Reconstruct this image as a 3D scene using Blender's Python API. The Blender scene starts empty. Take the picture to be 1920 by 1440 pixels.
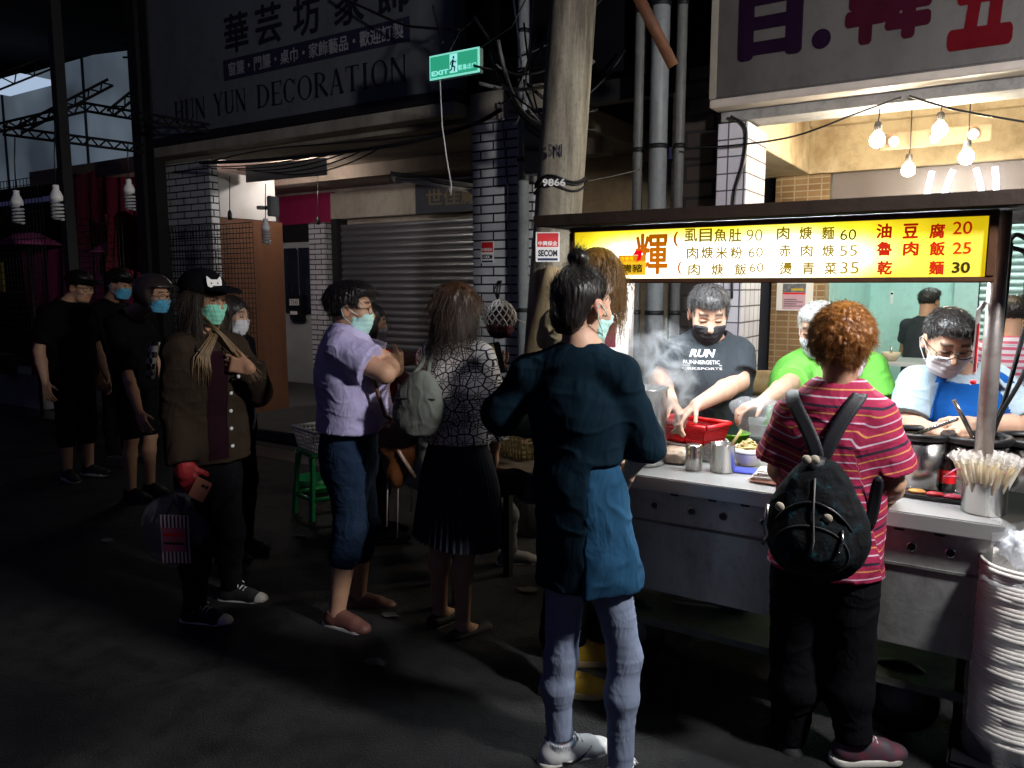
import bpy, bmesh, math, random
import numpy as np
from mathutils import Vector, Matrix

random.seed(7)
RNG = np.random.default_rng(11)
scn = bpy.context.scene
col = scn.collection
R = math.radians

# ------------------------------------------------------------------ camera, world, exposure
F_PX, EYE = 1450.0, 1.5
PIT, YAW = math.atan(185 / 1450.0), R(32.5)      # street frame: X along the shopfronts, Y into them
cam_d = bpy.data.cameras.new('camera')
cam_d.sensor_width = 36
cam_d.lens = F_PX / 1920 * 36
cam_d.clip_start, cam_d.clip_end = 0.05, 300
cam = bpy.data.objects.new('camera', cam_d)
cam.location = (0, 0, EYE)
cam.rotation_euler = (math.pi / 2 - PIT, 0, YAW)
col.objects.link(cam)
scn.camera = cam
world = bpy.data.worlds.new('World')
scn.world = world
world.use_nodes = True
bgn = world.node_tree.nodes['Background']
bgn.inputs[0].default_value = (0.38, 0.38, 1.0, 1)     # the last blue of the evening sky
bgn.inputs[1].default_value = 0.034
scn.view_settings.view_transform = 'Standard'
scn.view_settings.look = 'None'
scn.view_settings.exposure = 0.0
scn.view_settings.gamma = 1.0
scn.cycles.use_denoising = True
scn.cycles.max_bounces = 8
scn.cycles.transparent_max_bounces = 16
scn.cycles.sample_clamp_indirect = 4.0
scn.cycles.caustics_reflective = False
scn.cycles.caustics_refractive = False

# ------------------------------------------------------------------ surveying: where a sight line meets a known depth, height or wall
def ray(px, py):
    sx, sy = (px - 960) / F_PX, (720 - py) / F_PX
    return sx, math.cos(PIT) + sy * math.sin(PIT), -math.sin(PIT) + sy * math.cos(PIT)
CY, SY = math.cos(YAW), math.sin(YAW)
def st(x, d, z): return np.array((x * CY - d * SY, x * SY + d * CY, z))
def pd(px, py, d):
    x, f, z = ray(px, py); k = d / f
    return st(x * k, d, EYE + z * k)
def pz(px, py, z0=0.0):
    x, f, z = ray(px, py); k = (z0 - EYE) / z
    return st(x * k, f * k, z0)
def pv(px, py, v):
    x, f, z = ray(px, py); k = v / (x * SY + f * CY)
    return st(x * k, f * k, EYE + z * k)
def hdir(deg):                                   # compass seen from the camera: 0 away, 90 right, 180 towards
    return st(math.sin(R(deg)), math.cos(R(deg)), 0.0)
UP = np.array((0, 0, 1.0))
def V(*a): return np.array(a, float)
def nrm(a): a = np.asarray(a, float); return a / (np.linalg.norm(a) + 1e-9)
def lerp(a, b, t): return np.asarray(a) * (1 - t) + np.asarray(b) * t

# ------------------------------------------------------------------ tagging and linking
def tag(o, label=None, cat=None, group=None, kind=None):
    if label: o['label'] = label
    if cat: o['category'] = cat
    if group: o['group'] = group
    if kind: o['kind'] = kind
    return o
def link(name, mesh, m=None, parent=None, loc=None):
    o = bpy.data.objects.new(name, mesh)
    col.objects.link(o)
    if m is not None:
        for mm in (m if isinstance(m, (list, tuple)) else [m]):
            mesh.materials.append(mm)
    if parent is not None: o.parent = parent
    if loc is not None: o.location = [float(t) for t in loc]
    return o
def empty(name, loc=(0, 0, 0), rz=0.0):
    o = bpy.data.objects.new(name, None)
    o.empty_display_size = 0.05
    col.objects.link(o)
    o.location = [float(t) for t in loc]; o.rotation_euler = (0, 0, rz)
    return o
def np_mesh(name, v, f, smooth=True, mi=None):
    me = bpy.data.meshes.new(name)
    v = np.ascontiguousarray(v, np.float32); f = np.asarray(f, np.int32)
    n, m, k = len(v), len(f), f.shape[1]
    me.vertices.add(n); me.vertices.foreach_set('co', v.ravel())
    me.loops.add(m * k); me.loops.foreach_set('vertex_index', f.ravel())
    me.polygons.add(m); me.polygons.foreach_set('loop_start', np.arange(0, m * k, k, dtype=np.int32))
    me.polygons.foreach_set('use_smooth', np.full(m, smooth))
    if mi is not None: me.polygons.foreach_set('material_index', np.asarray(mi, np.int32))
    me.update(calc_edges=True); me.validate()
    return me
def copy_tree(o, parent=None):
    c = o.copy(); col.objects.link(c); c.parent = parent
    for ch in [x for x in bpy.data.objects if x.parent == o]: copy_tree(ch, c)
    return c

# ------------------------------------------------------------------ mesh builder for hard things
class MB:
    def __init__(s): s.bm = bmesh.new(); s.mi = 0
    def _fin(s, vs, mi=None):
        mi = s.mi if mi is None else mi
        for f in {f for v in vs for f in v.link_faces}: f.material_index = mi
    def box(s, c, size, rot=None, bevel=0.0, mi=None):
        M = Matrix.Translation([float(t) for t in c]) @ (rot.to_4x4() if rot is not None else Matrix())
        r = bmesh.ops.create_cube(s.bm, size=1, matrix=M @ Matrix.Diagonal([float(t) for t in size] + [1]))
        s._fin(r['verts'], mi)
        if bevel:
            es = list({e for v in r['verts'] for e in v.link_edges})
            bmesh.ops.bevel(s.bm, geom=es, offset=bevel, segments=2, affect='EDGES', clamp_overlap=True)
        return s
    def span(s, lo, hi, bevel=0.0, mi=None):
        lo, hi = np.array(lo, float), np.array(hi, float)
        return s.box((lo + hi) / 2, np.abs(hi - lo), None, bevel, mi)
    def tube(s, pts, r, seg=8, cap=True, mi=None, sq=None):
        pts = [np.asarray(p, float) for p in pts]
        n = len(pts)
        rr = list(r) if isinstance(r, (list, tuple, np.ndarray)) else [r] * n
        rings, side = [], None
        for i, p in enumerate(pts):
            t = nrm(pts[min(i + 1, n - 1)] - pts[max(i - 1, 0)])
            if side is None:
                side = nrm(np.cross(t, UP if abs(t[2]) < .9 else V(1, 0, 0)))
            side = nrm(side - t * np.dot(side, t)); up = np.cross(t, side)
            rings.append([s.bm.verts.new(p + rr[i] * (math.cos(a) * side + math.sin(a) * up))
                          for a in np.arange(seg) * 2 * math.pi / seg])
        mi = s.mi if mi is None else mi
        for a, b in zip(rings, rings[1:]):
            for j in range(seg):
                f = s.bm.faces.new((a[j], a[(j + 1) % seg], b[(j + 1) % seg], b[j])); f.smooth = True; f.material_index = mi
        if cap:
            f = s.bm.faces.new(rings[0][::-1]); f.material_index = mi
            f = s.bm.faces.new(rings[-1]); f.material_index = mi
        return s
    def lathe(s, prof, c=(0, 0, 0), seg=32, mi=None, axis=None):
        c = np.asarray(c, float)
        Rm = np.eye(3)
        if axis is not None:
            z = nrm(axis); x = nrm(np.cross(z, V(0.3, 1, 0.1))); Rm = np.stack([x, np.cross(z, x), z], 1)
        rings = []
        for rad, z in prof:
            if rad < 1e-6: rings.append([s.bm.verts.new(c + Rm @ V(0, 0, z))])
            else: rings.append([s.bm.verts.new(c + Rm @ V(rad * math.cos(a), rad * math.sin(a), z)) for a in np.arange(seg) * 2 * math.pi / seg])
        mi = s.mi if mi is None else mi
        for a, b in zip(rings, rings[1:]):
            for j in range(seg):
                q = [a[j % len(a)], a[(j + 1) % len(a)], b[(j + 1) % len(b)], b[j % len(b)]]
                q = list(dict.fromkeys(q))
                if len(q) > 2:
                    f = s.bm.faces.new(q); f.smooth = True; f.material_index = mi
        return s
    def poly(s, pts, mi=None, smooth=False):
        f = s.bm.faces.new([s.bm.verts.new([float(t) for t in p]) for p in pts])
        f.material_index = s.mi if mi is None else mi; f.smooth = smooth
        return s
    def prism(s, pts2, frame, depth, mi=None):
        o, ex, ey, ez = [np.asarray(t, float) for t in frame]
        a = [s.bm.verts.new(o + ex * p[0] + ey * p[1]) for p in pts2]
        b = [s.bm.verts.new(o + ex * p[0] + ey * p[1] + ez * depth) for p in pts2]
        fs = [s.bm.faces.new(a[::-1]), s.bm.faces.new(b)]
        n = len(a)
        for i in range(n): fs.append(s.bm.faces.new((a[i], a[(i + 1) % n], b[(i + 1) % n], b[i])))
        for f in fs: f.material_index = s.mi if mi is None else mi
        return s
    def build(s, name, m, parent=None, loc=None, smooth=None):
        me = bpy.data.meshes.new(name)
        bmesh.ops.recalc_face_normals(s.bm, faces=s.bm.faces)
        if loc is not None: bmesh.ops.translate(s.bm, verts=s.bm.verts, vec=[-float(t) for t in loc])
        if smooth is not None:
            for f in s.bm.faces: f.smooth = smooth
        s.bm.to_mesh(me); s.bm.free()
        return link(name, me, m, parent, loc if parent is None else None)
def struct(name, mb, m): return tag(mb.build(name, m), kind='structure')

def text_mesh(body, size, offset=0.0, spacing=1.0, extrude=0.0, align='LEFT'):
    c = bpy.data.curves.new('lettering', 'FONT')
    c.body = body; c.size = size; c.offset = offset; c.space_character = spacing; c.extrude = extrude
    c.align_x = align; c.resolution_u = 3
    o = bpy.data.objects.new('lettering', c); col.objects.link(o)
    dg = bpy.context.evaluated_depsgraph_get()
    me = bpy.data.meshes.new_from_object(o.evaluated_get(dg))
    bpy.data.objects.remove(o); bpy.data.curves.remove(c)
    me.materials.clear()
    return me
def text_fit(me, x0, y0, x1, y1, shear=0.0):
    """scale a flat lettering mesh into the rectangle"""
    n = len(me.vertices); a = np.empty(n * 3, np.float32); me.vertices.foreach_get('co', a); a = a.reshape(-1, 3)
    lo, hi = a.min(0), a.max(0)
    a[:, 0] = x0 + (a[:, 0] - lo[0]) / max(hi[0] - lo[0], 1e-6) * (x1 - x0)
    a[:, 1] = y0 + (a[:, 1] - lo[1]) / max(hi[1] - lo[1], 1e-6) * (y1 - y0)
    a[:, 0] += shear * (a[:, 1] - y0)
    me.vertices.foreach_set('co', a.ravel()); me.update()
    return me
def text_on(name, me, m, parent, o, ex, ey):
    """stand the lettering mesh on a plane spanned by ex, ey at o (in the parent's space)"""
    ez = np.cross(ex, ey)
    M = Matrix(((ex[0], ey[0], ez[0], o[0]), (ex[1], ey[1], ez[1], o[1]), (ex[2], ey[2], ez[2], o[2]), (0, 0, 0, 1)))
    me.transform(M)
    return link(name, me, m, parent)
def fat_text(body, size, r, n=10):
    """bolder lettering: the same glyphs struck n times round a small circle, each a hair behind the last"""
    base = text_mesh(body, size); ms = []
    for i in range(n):
        m_ = base.copy(); a = 6.2832 * i / n
        m_.transform(Matrix.Translation((r * math.cos(a), r * math.sin(a), -.00012 * i))); ms.append(m_)
    return join_meshes(ms)
def join_meshes(ms):
    bm = bmesh.new()
    for m in ms: bm.from_mesh(m)
    me = bpy.data.meshes.new('lettering'); bm.to_mesh(me); bm.free()
    return me

# ------------------------------------------------------------------ materials
def nodes(name):
    m = bpy.data.materials.new(name); m.use_nodes = True
    t = m.node_tree; b = t.nodes['Principled BSDF']
    return m, t, b
def N(t, kind, **kw):
    n = t.nodes.new(kind)
    for k, v in kw.items():
        if hasattr(n, k): setattr(n, k, v)
        else: n.inputs[k].default_value = v
    return n
def mixc(t, fac, a, b, blend='MIX'):
    n = t.nodes.new('ShaderNodeMix'); n.data_type = 'RGBA'; n.blend_type = blend
    for s, v in ((0, fac), (6, a), (7, b)):
        if hasattr(v, 'is_output'): t.links.new(v, n.inputs[s])
        else: n.inputs[s].default_value = v if s == 0 else ((*v, 1) if len(v) == 3 else v)
    return n.outputs[2]
def math_n(t, op, a, b=0.0, c=None):
    n = t.nodes.new('ShaderNodeMath'); n.operation = op
    for i, v in enumerate((a, b, c)):
        if v is None: continue
        if hasattr(v, 'is_output'): t.links.new(v, n.inputs[i])
        else: n.inputs[i].default_value = v
    return n.outputs[0]
def ramp(t, fac, stops):
    n = t.nodes.new('ShaderNodeValToRGB'); t.links.new(fac, n.inputs[0])
    e = n.color_ramp.elements
    while len(e) < len(stops): e.new(0.5)
    for x, (p, c) in zip(e, stops): x.position = p; x.color = (*c, 1) if len(c) == 3 else c
    return n.outputs[0]
def tex(t, scale=5, detail=4, rough=.6, coord='Object', kind='noise', stretch=None, dist=0.0):
    tc = t.nodes.new('ShaderNodeTexCoord')
    src = tc.outputs[coord]
    if stretch:
        mp = t.nodes.new('ShaderNodeMapping'); mp.inputs['Scale'].default_value = stretch
        t.links.new(src, mp.inputs[0]); src = mp.outputs[0]
    if kind == 'noise':
        n = N(t, 'ShaderNodeTexNoise', Scale=scale, Detail=detail, Roughness=rough, Distortion=dist)
        t.links.new(src, n.inputs['Vector']); return n.outputs['Fac']
    n = N(t, 'ShaderNodeTexVoronoi', Scale=scale); t.links.new(src, n.inputs['Vector']); return n.outputs['Distance']
def bump(t, b, h, strength=.3, dist=.01):
    n = N(t, 'ShaderNodeBump', Strength=strength, Distance=dist)
    t.links.new(h, n.inputs['Height']); t.links.new(n.outputs[0], b.inputs['Normal'])
def mat(name, c, rough=.75, metal=0.0, var=.25, vs=6, bs=0, bstr=.25, bdist=.004, c2=None, stretch=None, spec=None, rvar=.12, sheen=0):
    m, t, b = nodes(name)
    c = np.array(c, float)
    c2 = c * (1 - var) if c2 is None else np.array(c2, float)
    f = tex(t, vs, 5, .62, stretch=stretch)
    f2 = ramp(t, f, [(.3, (0, 0, 0)), (.7, (1, 1, 1))])
    t.links.new(mixc(t, f2, tuple(c), tuple(c2)), b.inputs['Base Color'])
    rr = math_n(t, 'MULTIPLY_ADD', f, rvar * 2, rough - rvar); t.links.new(rr, b.inputs['Roughness'])
    b.inputs['Metallic'].default_value = metal
    if spec is not None: b.inputs['Specular IOR Level'].default_value = spec
    if sheen: b.inputs['Sheen Weight'].default_value = sheen; b.inputs['Sheen Roughness'].default_value = .5
    if bs: bump(t, b, tex(t, bs, 4, .6, stretch=stretch), bstr, bdist)
    return m
def glow(name, c, strength):
    m, t, b = nodes(name)
    b.inputs['Base Color'].default_value = (.8, .8, .8, 1)
    b.inputs['Emission Color'].default_value = (*c, 1); b.inputs['Emission Strength'].default_value = strength
    return m
def cloth(name, c, var=.2, weave=900, fold=7, fstr=.35, rough=.9, c2=None, sheen=.0, spec=None):
    m, t, b = nodes(name)
    c = np.array(c, float)
    f = tex(t, 5, 4, .6); wv = tex(t, weave, 1, .5); fo = tex(t, fold, 3, .55, dist=.6, stretch=(1.4, 1.4, .7))
    c2 = c * (1 - var) if c2 is None else np.array(c2)
    base = mixc(t, f, tuple(c), tuple(c2))
    t.links.new(base, b.inputs['Base Color'])
    b.inputs['Roughness'].default_value = rough
    b.inputs['Specular IOR Level'].default_value = spec if spec is not None else (.06 if max(c) < .05 else .2)
    if sheen: b.inputs['Sheen Weight'].default_value = sheen
    h = math_n(t, 'MULTIPLY_ADD', wv, .04, fo)
    bump(t, b, h, fstr, .03)
    return m

# ------------------------------------------------------------------ implicit surfaces (bodies, clothes, hair, soft things)
_tab = RNG.random((32, 32, 32)).astype(np.float32)
def vnoise(p):
    i = np.floor(p).astype(int); f = (p - i).astype(np.float32); f = f * f * (3 - 2 * f); i &= 31
    o = 0
    for dx in (0, 1):
        for dy in (0, 1):
            for dz in (0, 1):
                w = (f[:, 0] if dx else 1 - f[:, 0]) * (f[:, 1] if dy else 1 - f[:, 1]) * (f[:, 2] if dz else 1 - f[:, 2])
                o = o + w * _tab[(i[:, 0] + dx) & 31, (i[:, 1] + dy) & 31, (i[:, 2] + dz) & 31]
    return o * 2 - 1
def smin(a, b, k):
    if k <= 0: return np.minimum(a, b)
    h = np.maximum(k - np.abs(a - b), 0) / k
    return np.minimum(a, b) - h * h * k * .25
class Field:
    def __init__(s, lo, hi, h):
        s.h = h; s.lo = np.asarray(lo, float); n = np.ceil((np.asarray(hi) - s.lo) / h).astype(int) + 1
        s.ax = [(s.lo[i] + h * np.arange(n[i])).astype(np.float32) for i in range(3)]
        s.d = np.full(n, .3, np.float32)
    def sub(s, lo, hi):
        sl, out = [], []
        for i in range(3):
            a = max(0, int((lo[i] - s.lo[i]) / s.h)); b = min(len(s.ax[i]), int((hi[i] - s.lo[i]) / s.h) + 2)
            if b - a < 2: return None, None
            sl.append(slice(a, b)); sh = [1, 1, 1]; sh[i] = b - a; out.append(s.ax[i][a:b].reshape(sh))
        return tuple(sl), out
    def put(s, sl, d, k, op):
        g = s.d[sl]
        if op == 'u': s.d[sl] = smin(g, d, k)
        elif op == 's': s.d[sl] = -smin(-g, d, k)
        elif op == 'i': s.d[sl] = -smin(-g, -d, k)
    def cone(s, a, b, ra, rb=None, k=.02, n=None, sq=1.0, op='u', cut='', whole=False):
        rb = ra if rb is None else rb
        a, b = np.asarray(a, np.float32), np.asarray(b, np.float32)
        m = max(ra, rb) + k + 3 * s.h
        sl, g = s.sub(np.minimum(a, b) - m, np.maximum(a, b) + m)
        if sl is None: return s
        P = [g[i] - a[i] for i in range(3)]; ba = b - a
        raw = None
        if cut: raw = P[0] * ba[0] + P[1] * ba[1] + P[2] * ba[2]
        L0 = float(np.linalg.norm(ba)) + 1e-6
        if n is not None:
            n = nrm(n).astype(np.float32)
            c = (P[0] * n[0] + P[1] * n[1] + P[2] * n[2]) * (sq - 1)
            P = [P[i] + n[i] * c for i in range(3)]; ba = ba + n * np.dot(ba, n) * (sq - 1)
        L2 = float(np.dot(ba, ba)) + 1e-9
        t = np.clip((P[0] * ba[0] + P[1] * ba[1] + P[2] * ba[2]) / L2, 0, 1)
        d = np.sqrt((P[0] - ba[0] * t) ** 2 + (P[1] - ba[1] * t) ** 2 + (P[2] - ba[2] * t) ** 2) - (ra + (rb - ra) * t)
        if 'b' in cut: d = np.maximum(d, raw / L0 - L0)
        if 'a' in cut: d = np.maximum(d, -raw / L0)
        s.put(sl, d, k, op); return s
    def ell(s, c, rad, fr=None, k=.02, op='u'):
        c = np.asarray(c, np.float32); rad = np.asarray(rad, np.float32)
        m = rad.max() + k + 3 * s.h
        sl, g = s.sub(c - m, c + m)
        if sl is None: return s
        P = [g[i] - c[i] for i in range(3)]
        if fr is not None:
            fr = np.asarray(fr, np.float32)
            P = [P[0] * fr[0, i] + P[1] * fr[1, i] + P[2] * fr[2, i] for i in range(3)]
        k0 = np.sqrt((P[0] / rad[0]) ** 2 + (P[1] / rad[1]) ** 2 + (P[2] / rad[2]) ** 2)
        k1 = np.sqrt((P[0] / rad[0] ** 2) ** 2 + (P[1] / rad[1] ** 2) ** 2 + (P[2] / rad[2] ** 2) ** 2) + 1e-6
        s.put(sl, (k0 * (k0 - 1) / k1).astype(np.float32), k, op); return s
    def box(s, c, half, fr=None, rnd=.0, k=.0, op='u'):
        c = np.asarray(c, np.float32); half = np.asarray(half, np.float32) - rnd
        m = np.linalg.norm(half) + rnd + k + 3 * s.h
        sl, g = s.sub(c - m, c + m) if op != 'i' else s.sub(s.lo, s.lo + 99)
        if sl is None: return s
        P = [g[i] - c[i] for i in range(3)]
        if fr is not None:
            fr = np.asarray(fr, np.float32)
            P = [P[0] * fr[0, i] + P[1] * fr[1, i] + P[2] * fr[2, i] for i in range(3)]
        q = [np.abs(P[i]) - half[i] for i in range(3)]
        d = np.sqrt(np.maximum(q[0], 0) ** 2 + np.maximum(q[1], 0) ** 2 + np.maximum(q[2], 0) ** 2) \
            + np.minimum(np.maximum(q[0], np.maximum(q[1], q[2])), 0) - rnd
        s.put(sl, d.astype(np.float32), k, op); return s
    def half(s, p, n, k=0.0):                     # keep the side the normal points away from
        n = nrm(n); g = [s.ax[i].reshape([-1 if j == i else 1 for j in range(3)]) for i in range(3)]
        d = sum((g[i] - p[i]) * n[i] for i in range(3)).astype(np.float32)
        s.d = -smin(-s.d, -d, k); return s
    def mesh(s):
        d = s.d; ins = d < 0
        c = np.zeros(tuple(np.array(d.shape) - 1), np.uint8)
        for i in (0, 1):
            for j in (0, 1):
                for k in (0, 1):
                    c += ins[i:d.shape[0] - 1 + i, j:d.shape[1] - 1 + j, k:d.shape[2] - 1 + k]
        act = (c > 0) & (c < 8)
        idx = np.argwhere(act); m = len(idx)
        if m == 0: return np.zeros((0, 3)), np.zeros((0, 4), int)
        vid = np.full(act.shape, -1, np.int32); vid[act] = np.arange(m)
        acc = np.zeros((m, 3), np.float32); cnt = np.zeros(m, np.float32)
        cr = [(i, j, k) for i in (0, 1) for j in (0, 1) for k in (0, 1)]
        val = {q: d[idx[:, 0] + q[0], idx[:, 1] + q[1], idx[:, 2] + q[2]] for q in cr}
        for q in cr:
            for a in range(3):
                if q[a]: continue
                q2 = list(q); q2[a] = 1; q2 = tuple(q2)
                A, B = val[q], val[q2]; x = (A < 0) != (B < 0)
                t = A / np.where(x, A - B, 1)
                p = np.tile(np.array(q, np.float32), (m, 1)); p[:, a] = t
                acc[x] += p[x]; cnt[x] += 1
        v = (idx + acc / cnt[:, None]) * s.h + s.lo
        fs = []
        for a in range(3):
            b, e = (a + 1) % 3, (a + 2) % 3
            sl0 = [slice(1, -1)] * 3; sl0[a] = slice(0, -1); sl1 = list(sl0); sl1[a] = slice(1, None)
            A = ins[tuple(sl0)]; B = ins[tuple(sl1)]
            for flip, msk in ((False, A & ~B), (True, ~A & B)):
                w = np.argwhere(msk)
                if not len(w): continue
                w = w + 1; w[:, a] -= 1
                def vv(db, de):
                    z = w.copy(); z[:, b] -= db; z[:, e] -= de
                    return vid[z[:, 0], z[:, 1], z[:, 2]]
                q = np.stack([vv(0, 0), vv(1, 0), vv(1, 1), vv(0, 1)], 1)
                fs.append(q if not flip else q[:, ::-1])
        f = np.concatenate(fs)
        return v, f[(f >= 0).all(1)]
def vnormals(v, f):
    n = np.cross(v[f[:, 2]] - v[f[:, 0]], v[f[:, 3]] - v[f[:, 1]])
    o = np.zeros_like(v)
    for i in range(4): np.add.at(o, f[:, i], n)
    return o / (np.linalg.norm(o, axis=1, keepdims=True) + 1e-9)
def relax(v, f, it=1, lam=.5):
    e = np.concatenate([f[:, [0, 1]], f[:, [1, 2]], f[:, [2, 3]], f[:, [3, 0]]])
    for _ in range(it):
        s = np.zeros_like(v); c = np.zeros(len(v))
        np.add.at(s, e[:, 0], v[e[:, 1]]); np.add.at(c, e[:, 0], 1)
        np.add.at(s, e[:, 1], v[e[:, 0]]); np.add.at(c, e[:, 1], 1)
        v = v * (1 - lam) + lam * s / np.maximum(c, 1)[:, None]
    return v
def wrinkle(v, f, amp=.004, sc=(9, 9, 16), seed=0.0):
    n = vnormals(v, f)
    w = vnoise(v * V(*sc) + seed)
    w2 = vnoise(v * V(*sc) * 2.1 + seed + 5)
    w3 = vnoise(v * V(*sc) * 1.7 + seed + 9 + w[:, None] * .8)
    r = np.maximum(0, 1 - np.abs(w3) * 2.6) ** 1.5             # narrow folds between slack cloth
    return v + n * (amp * (r * .55 + w * .75 + w2 * .35))[:, None]
# ------------------------------------------------------------------ people
def skin_mat(name, c):
    m, t, b = nodes(name)
    a = N(t, 'ShaderNodeAttribute', attribute_name='tint')
    f = tex(t, 30, 4, .6)
    base = mixc(t, f, tuple(np.array(c) * 1.06), tuple(np.array(c) * (.84, .78, .76)))
    t.links.new(mixc(t, 1.0, base, a.outputs['Color'], 'MULTIPLY'), b.inputs['Base Color'])
    b.inputs['Roughness'].default_value = .52
    b.inputs['Specular IOR Level'].default_value = .35
    b.inputs['Subsurface Weight'].default_value = .08
    b.inputs['Subsurface Radius'].default_value = (.012, .005, .003)
    bump(t, b, tex(t, 240, 3, .6), .12, .002)
    return m
SKIN = {'fair': skin_mat('skin_fair', (.60, .38, .27)), 'mid': skin_mat('skin_mid', (.50, .295, .19)), 'tan': skin_mat('skin_tan', (.40, .22, .135))}
def hair_mat(name, c, rough=.42):
    m, t, b = nodes(name)
    f = tex(t, 60, 3, .6, stretch=(1, 1, .12))
    t.links.new(mixc(t, f, tuple(c), tuple(np.array(c) * .45)), b.inputs['Base Color'])
    b.inputs['Roughness'].default_value = rough
    b.inputs['Specular IOR Level'].default_value = .5
    bump(t, b, tex(t, 160, 2, .5, stretch=(1, 1, .1)), .5, .004)
    return m
HAIR = {'black': hair_mat('hair_black', (.012, .009, .008)), 'greying': hair_mat('hair_greying', (.045, .042, .042), .45),
        'grey': hair_mat('hair_grey', (.62, .62, .60), .6), 'auburn': hair_mat('hair_auburn', (.36, .13, .016)),
        'brown': hair_mat('hair_brown', (.055, .023, .008)), 'amber': hair_mat('hair_amber', (.20, .10, .022)), 'straw': hair_mat('hair_straw', (.26, .17, .08)), 'darkbrown': hair_mat('hair_dark_brown', (.045, .026, .013))}

def frame_of(yaw_deg, pitch=0.0, roll=0.0):
    f0 = hdir(yaw_deg); p = R(pitch)
    y = f0 * math.cos(p) - UP * math.sin(p); z = f0 * math.sin(p) + UP * math.cos(p)
    x = np.cross(y, z); r = R(roll)
    return np.stack([x * math.cos(r) + z * math.sin(r), y, z * math.cos(r) - x * math.sin(r)], 1)

def hand(fd, w, dn, pn, ts, curl=.5, s=1.0, spread=1.0, glove=0.0):
    dn = nrm(dn); pn = nrm(pn - dn * np.dot(pn, dn)); lat = np.cross(dn, pn)
    fd.box(w + dn * .045 * s, V(.037, .047, .0125) * s + glove, np.stack([lat, dn, pn], 1), .012 * s, .012)
    for i in range(4):
        off = (-1.5 + i) * .0215 * s * ts
        p = w + dn * .084 * s + lat * off
        ln = (.92, 1.0, .94, .74)[i if ts < 0 else 3 - i] if False else (.74, .94, 1.0, .92)[i]
        a = 0.0; d0 = nrm(dn + lat * off * 3.0 * spread)
        for L, c in ((.042, .55), (.026, .95), (.021, .6)):
            a += c * curl * (1 + .12 * (1.5 - i))
            q = p + (d0 * math.cos(a) + pn * math.sin(a)) * L * ln * s
            fd.cone(p, q, .0088 * s + glove, .0076 * s + glove, .004); p = q
    p = w + dn * .022 * s + lat * ts * .03 * s
    d1 = nrm(dn * .75 + lat * ts * .62 + pn * .42)
    q = p + d1 * .045 * s; fd.cone(p, q, .0115 * s + glove, .0095 * s + glove, .012)
    d2 = nrm(d1 + pn * .5 * curl + dn * .4); fd.cone(q, q + d2 * .03 * s, .0095 * s + glove, .0078 * s + glove, .004)

def head_prims(fd, hp, fr, s, male=True, grow=0.0, face_only=False):
    g = grow
    if not face_only:
        fd.ell(hp(0, -.014, .036), V(.076, .096, .082) * s + g, fr, .02)
    fd.ell(hp(0, .024, -.03), V(.061, .068, .080) * s + g, fr, .035)
    fd.cone(hp(-.026, .036, -.082), hp(.026, .036, -.082), (.026 if male else .023) * s + g, k=.03)
    fd.ell(hp(0, .066, -.094), V(.020, .018, .016) * s + g, fr, .025)
    nz_ = .103 if g == 0 else .090
    fd.cone(hp(0, .086, .012), hp(0, nz_, -.026), .0085 * s + g, .0135 * s + g, .016)
    fd.cone(hp(-.012, .091, -.031), hp(.012, .091, -.031), .0085 * s + g, k=.008)
    if g: fd.cone(hp(-.012, .084, -.060), hp(.012, .084, -.060), .010 * s + g, k=.03)
    for q in (-1, 1): fd.ell(hp(q * .04, .058, -.018), V(.026, .024, .024) * s + g, fr, .025)
    if g == 0:
        fd.cone(hp(-.036, .077, .031), hp(.036, .077, .031), .0105 * s, k=.02)
        for q in (-1, 1):
            fd.ell(hp(q * .031, .099, .010), V(.017, .017, .011) * s, fr, .014, 's')
            fd.ell(hp(q * .031, .078, .008), V(.016, .012, .0105) * s, fr, .004)
        fd.cone(hp(-.017, .083, -.058), hp(.017, .083, -.058), .0058 * s, k=.006)
        fd.cone(hp(-.014, .082, -.068), hp(.014, .082, -.068), .0068 * s, k=.006)
        for q in (-1, 1):
            fd.ell(hp(q * .078, -.008, -.004), V(.009, .021, .032) * s, fr, .006)
            fd.ell(hp(q * .087, .000, -.002), V(.008, .011, .018) * s, fr, .006, 's')

def strands(v, n, pick, cnt, fr, c, comb, length, rad=.0011, lift=.25, wave=0.0, grav=.25, seg=6):
    idx = np.flatnonzero(pick)
    if not len(idx): return np.zeros((0, 3)), np.zeros((0, 4), int)
    idx = RNG.choice(idx, cnt)
    p = v[idx]; nn = n[idx]
    loc = (p - c) @ fr
    d = comb(loc) @ fr.T
    d = d - nn * (d * nn).sum(1, keepdims=True) * .9
    d = d / (np.linalg.norm(d, axis=1, keepdims=True) + 1e-6)
    L = length * (.6 + .8 * RNG.random(cnt))[:, None]
    jit = RNG.normal(0, .16, (cnt, 3))
    ph = RNG.random(cnt)[:, None] * 6.28; e1 = np.cross(d, nn)
    vs = []
    for k in range(seg):
        t = k / (seg - 1)
        q = p - nn * .002 + (d + jit * t) * L * t + nn * lift * L * (t - .55 * t * t) - UP * grav * L * t * t
        if wave: q = q + wave * t * (np.cos(ph + t * 9) * e1 + np.sin(ph + t * 9) * nn)
        r = rad * (1 - .8 * t)
        e2 = np.cross(d, e1)
        for a in range(3):
            an = a * 2.094
            vs.append(q + r * (math.cos(an) * e1 + math.sin(an) * e2))
    vs = np.stack(vs, 1)                                  # cnt, seg*3, 3
    fs = [(k * 3 + a, k * 3 + (a + 1) % 3, (k + 1) * 3 + (a + 1) % 3, (k + 1) * 3 + a) for k in range(seg - 1) for a in range(3)]
    f = (np.arange(cnt)[:, None, None] * seg * 3 + np.array(fs)[None]).reshape(-1, 4)
    return vs.reshape(-1, 3), f

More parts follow.
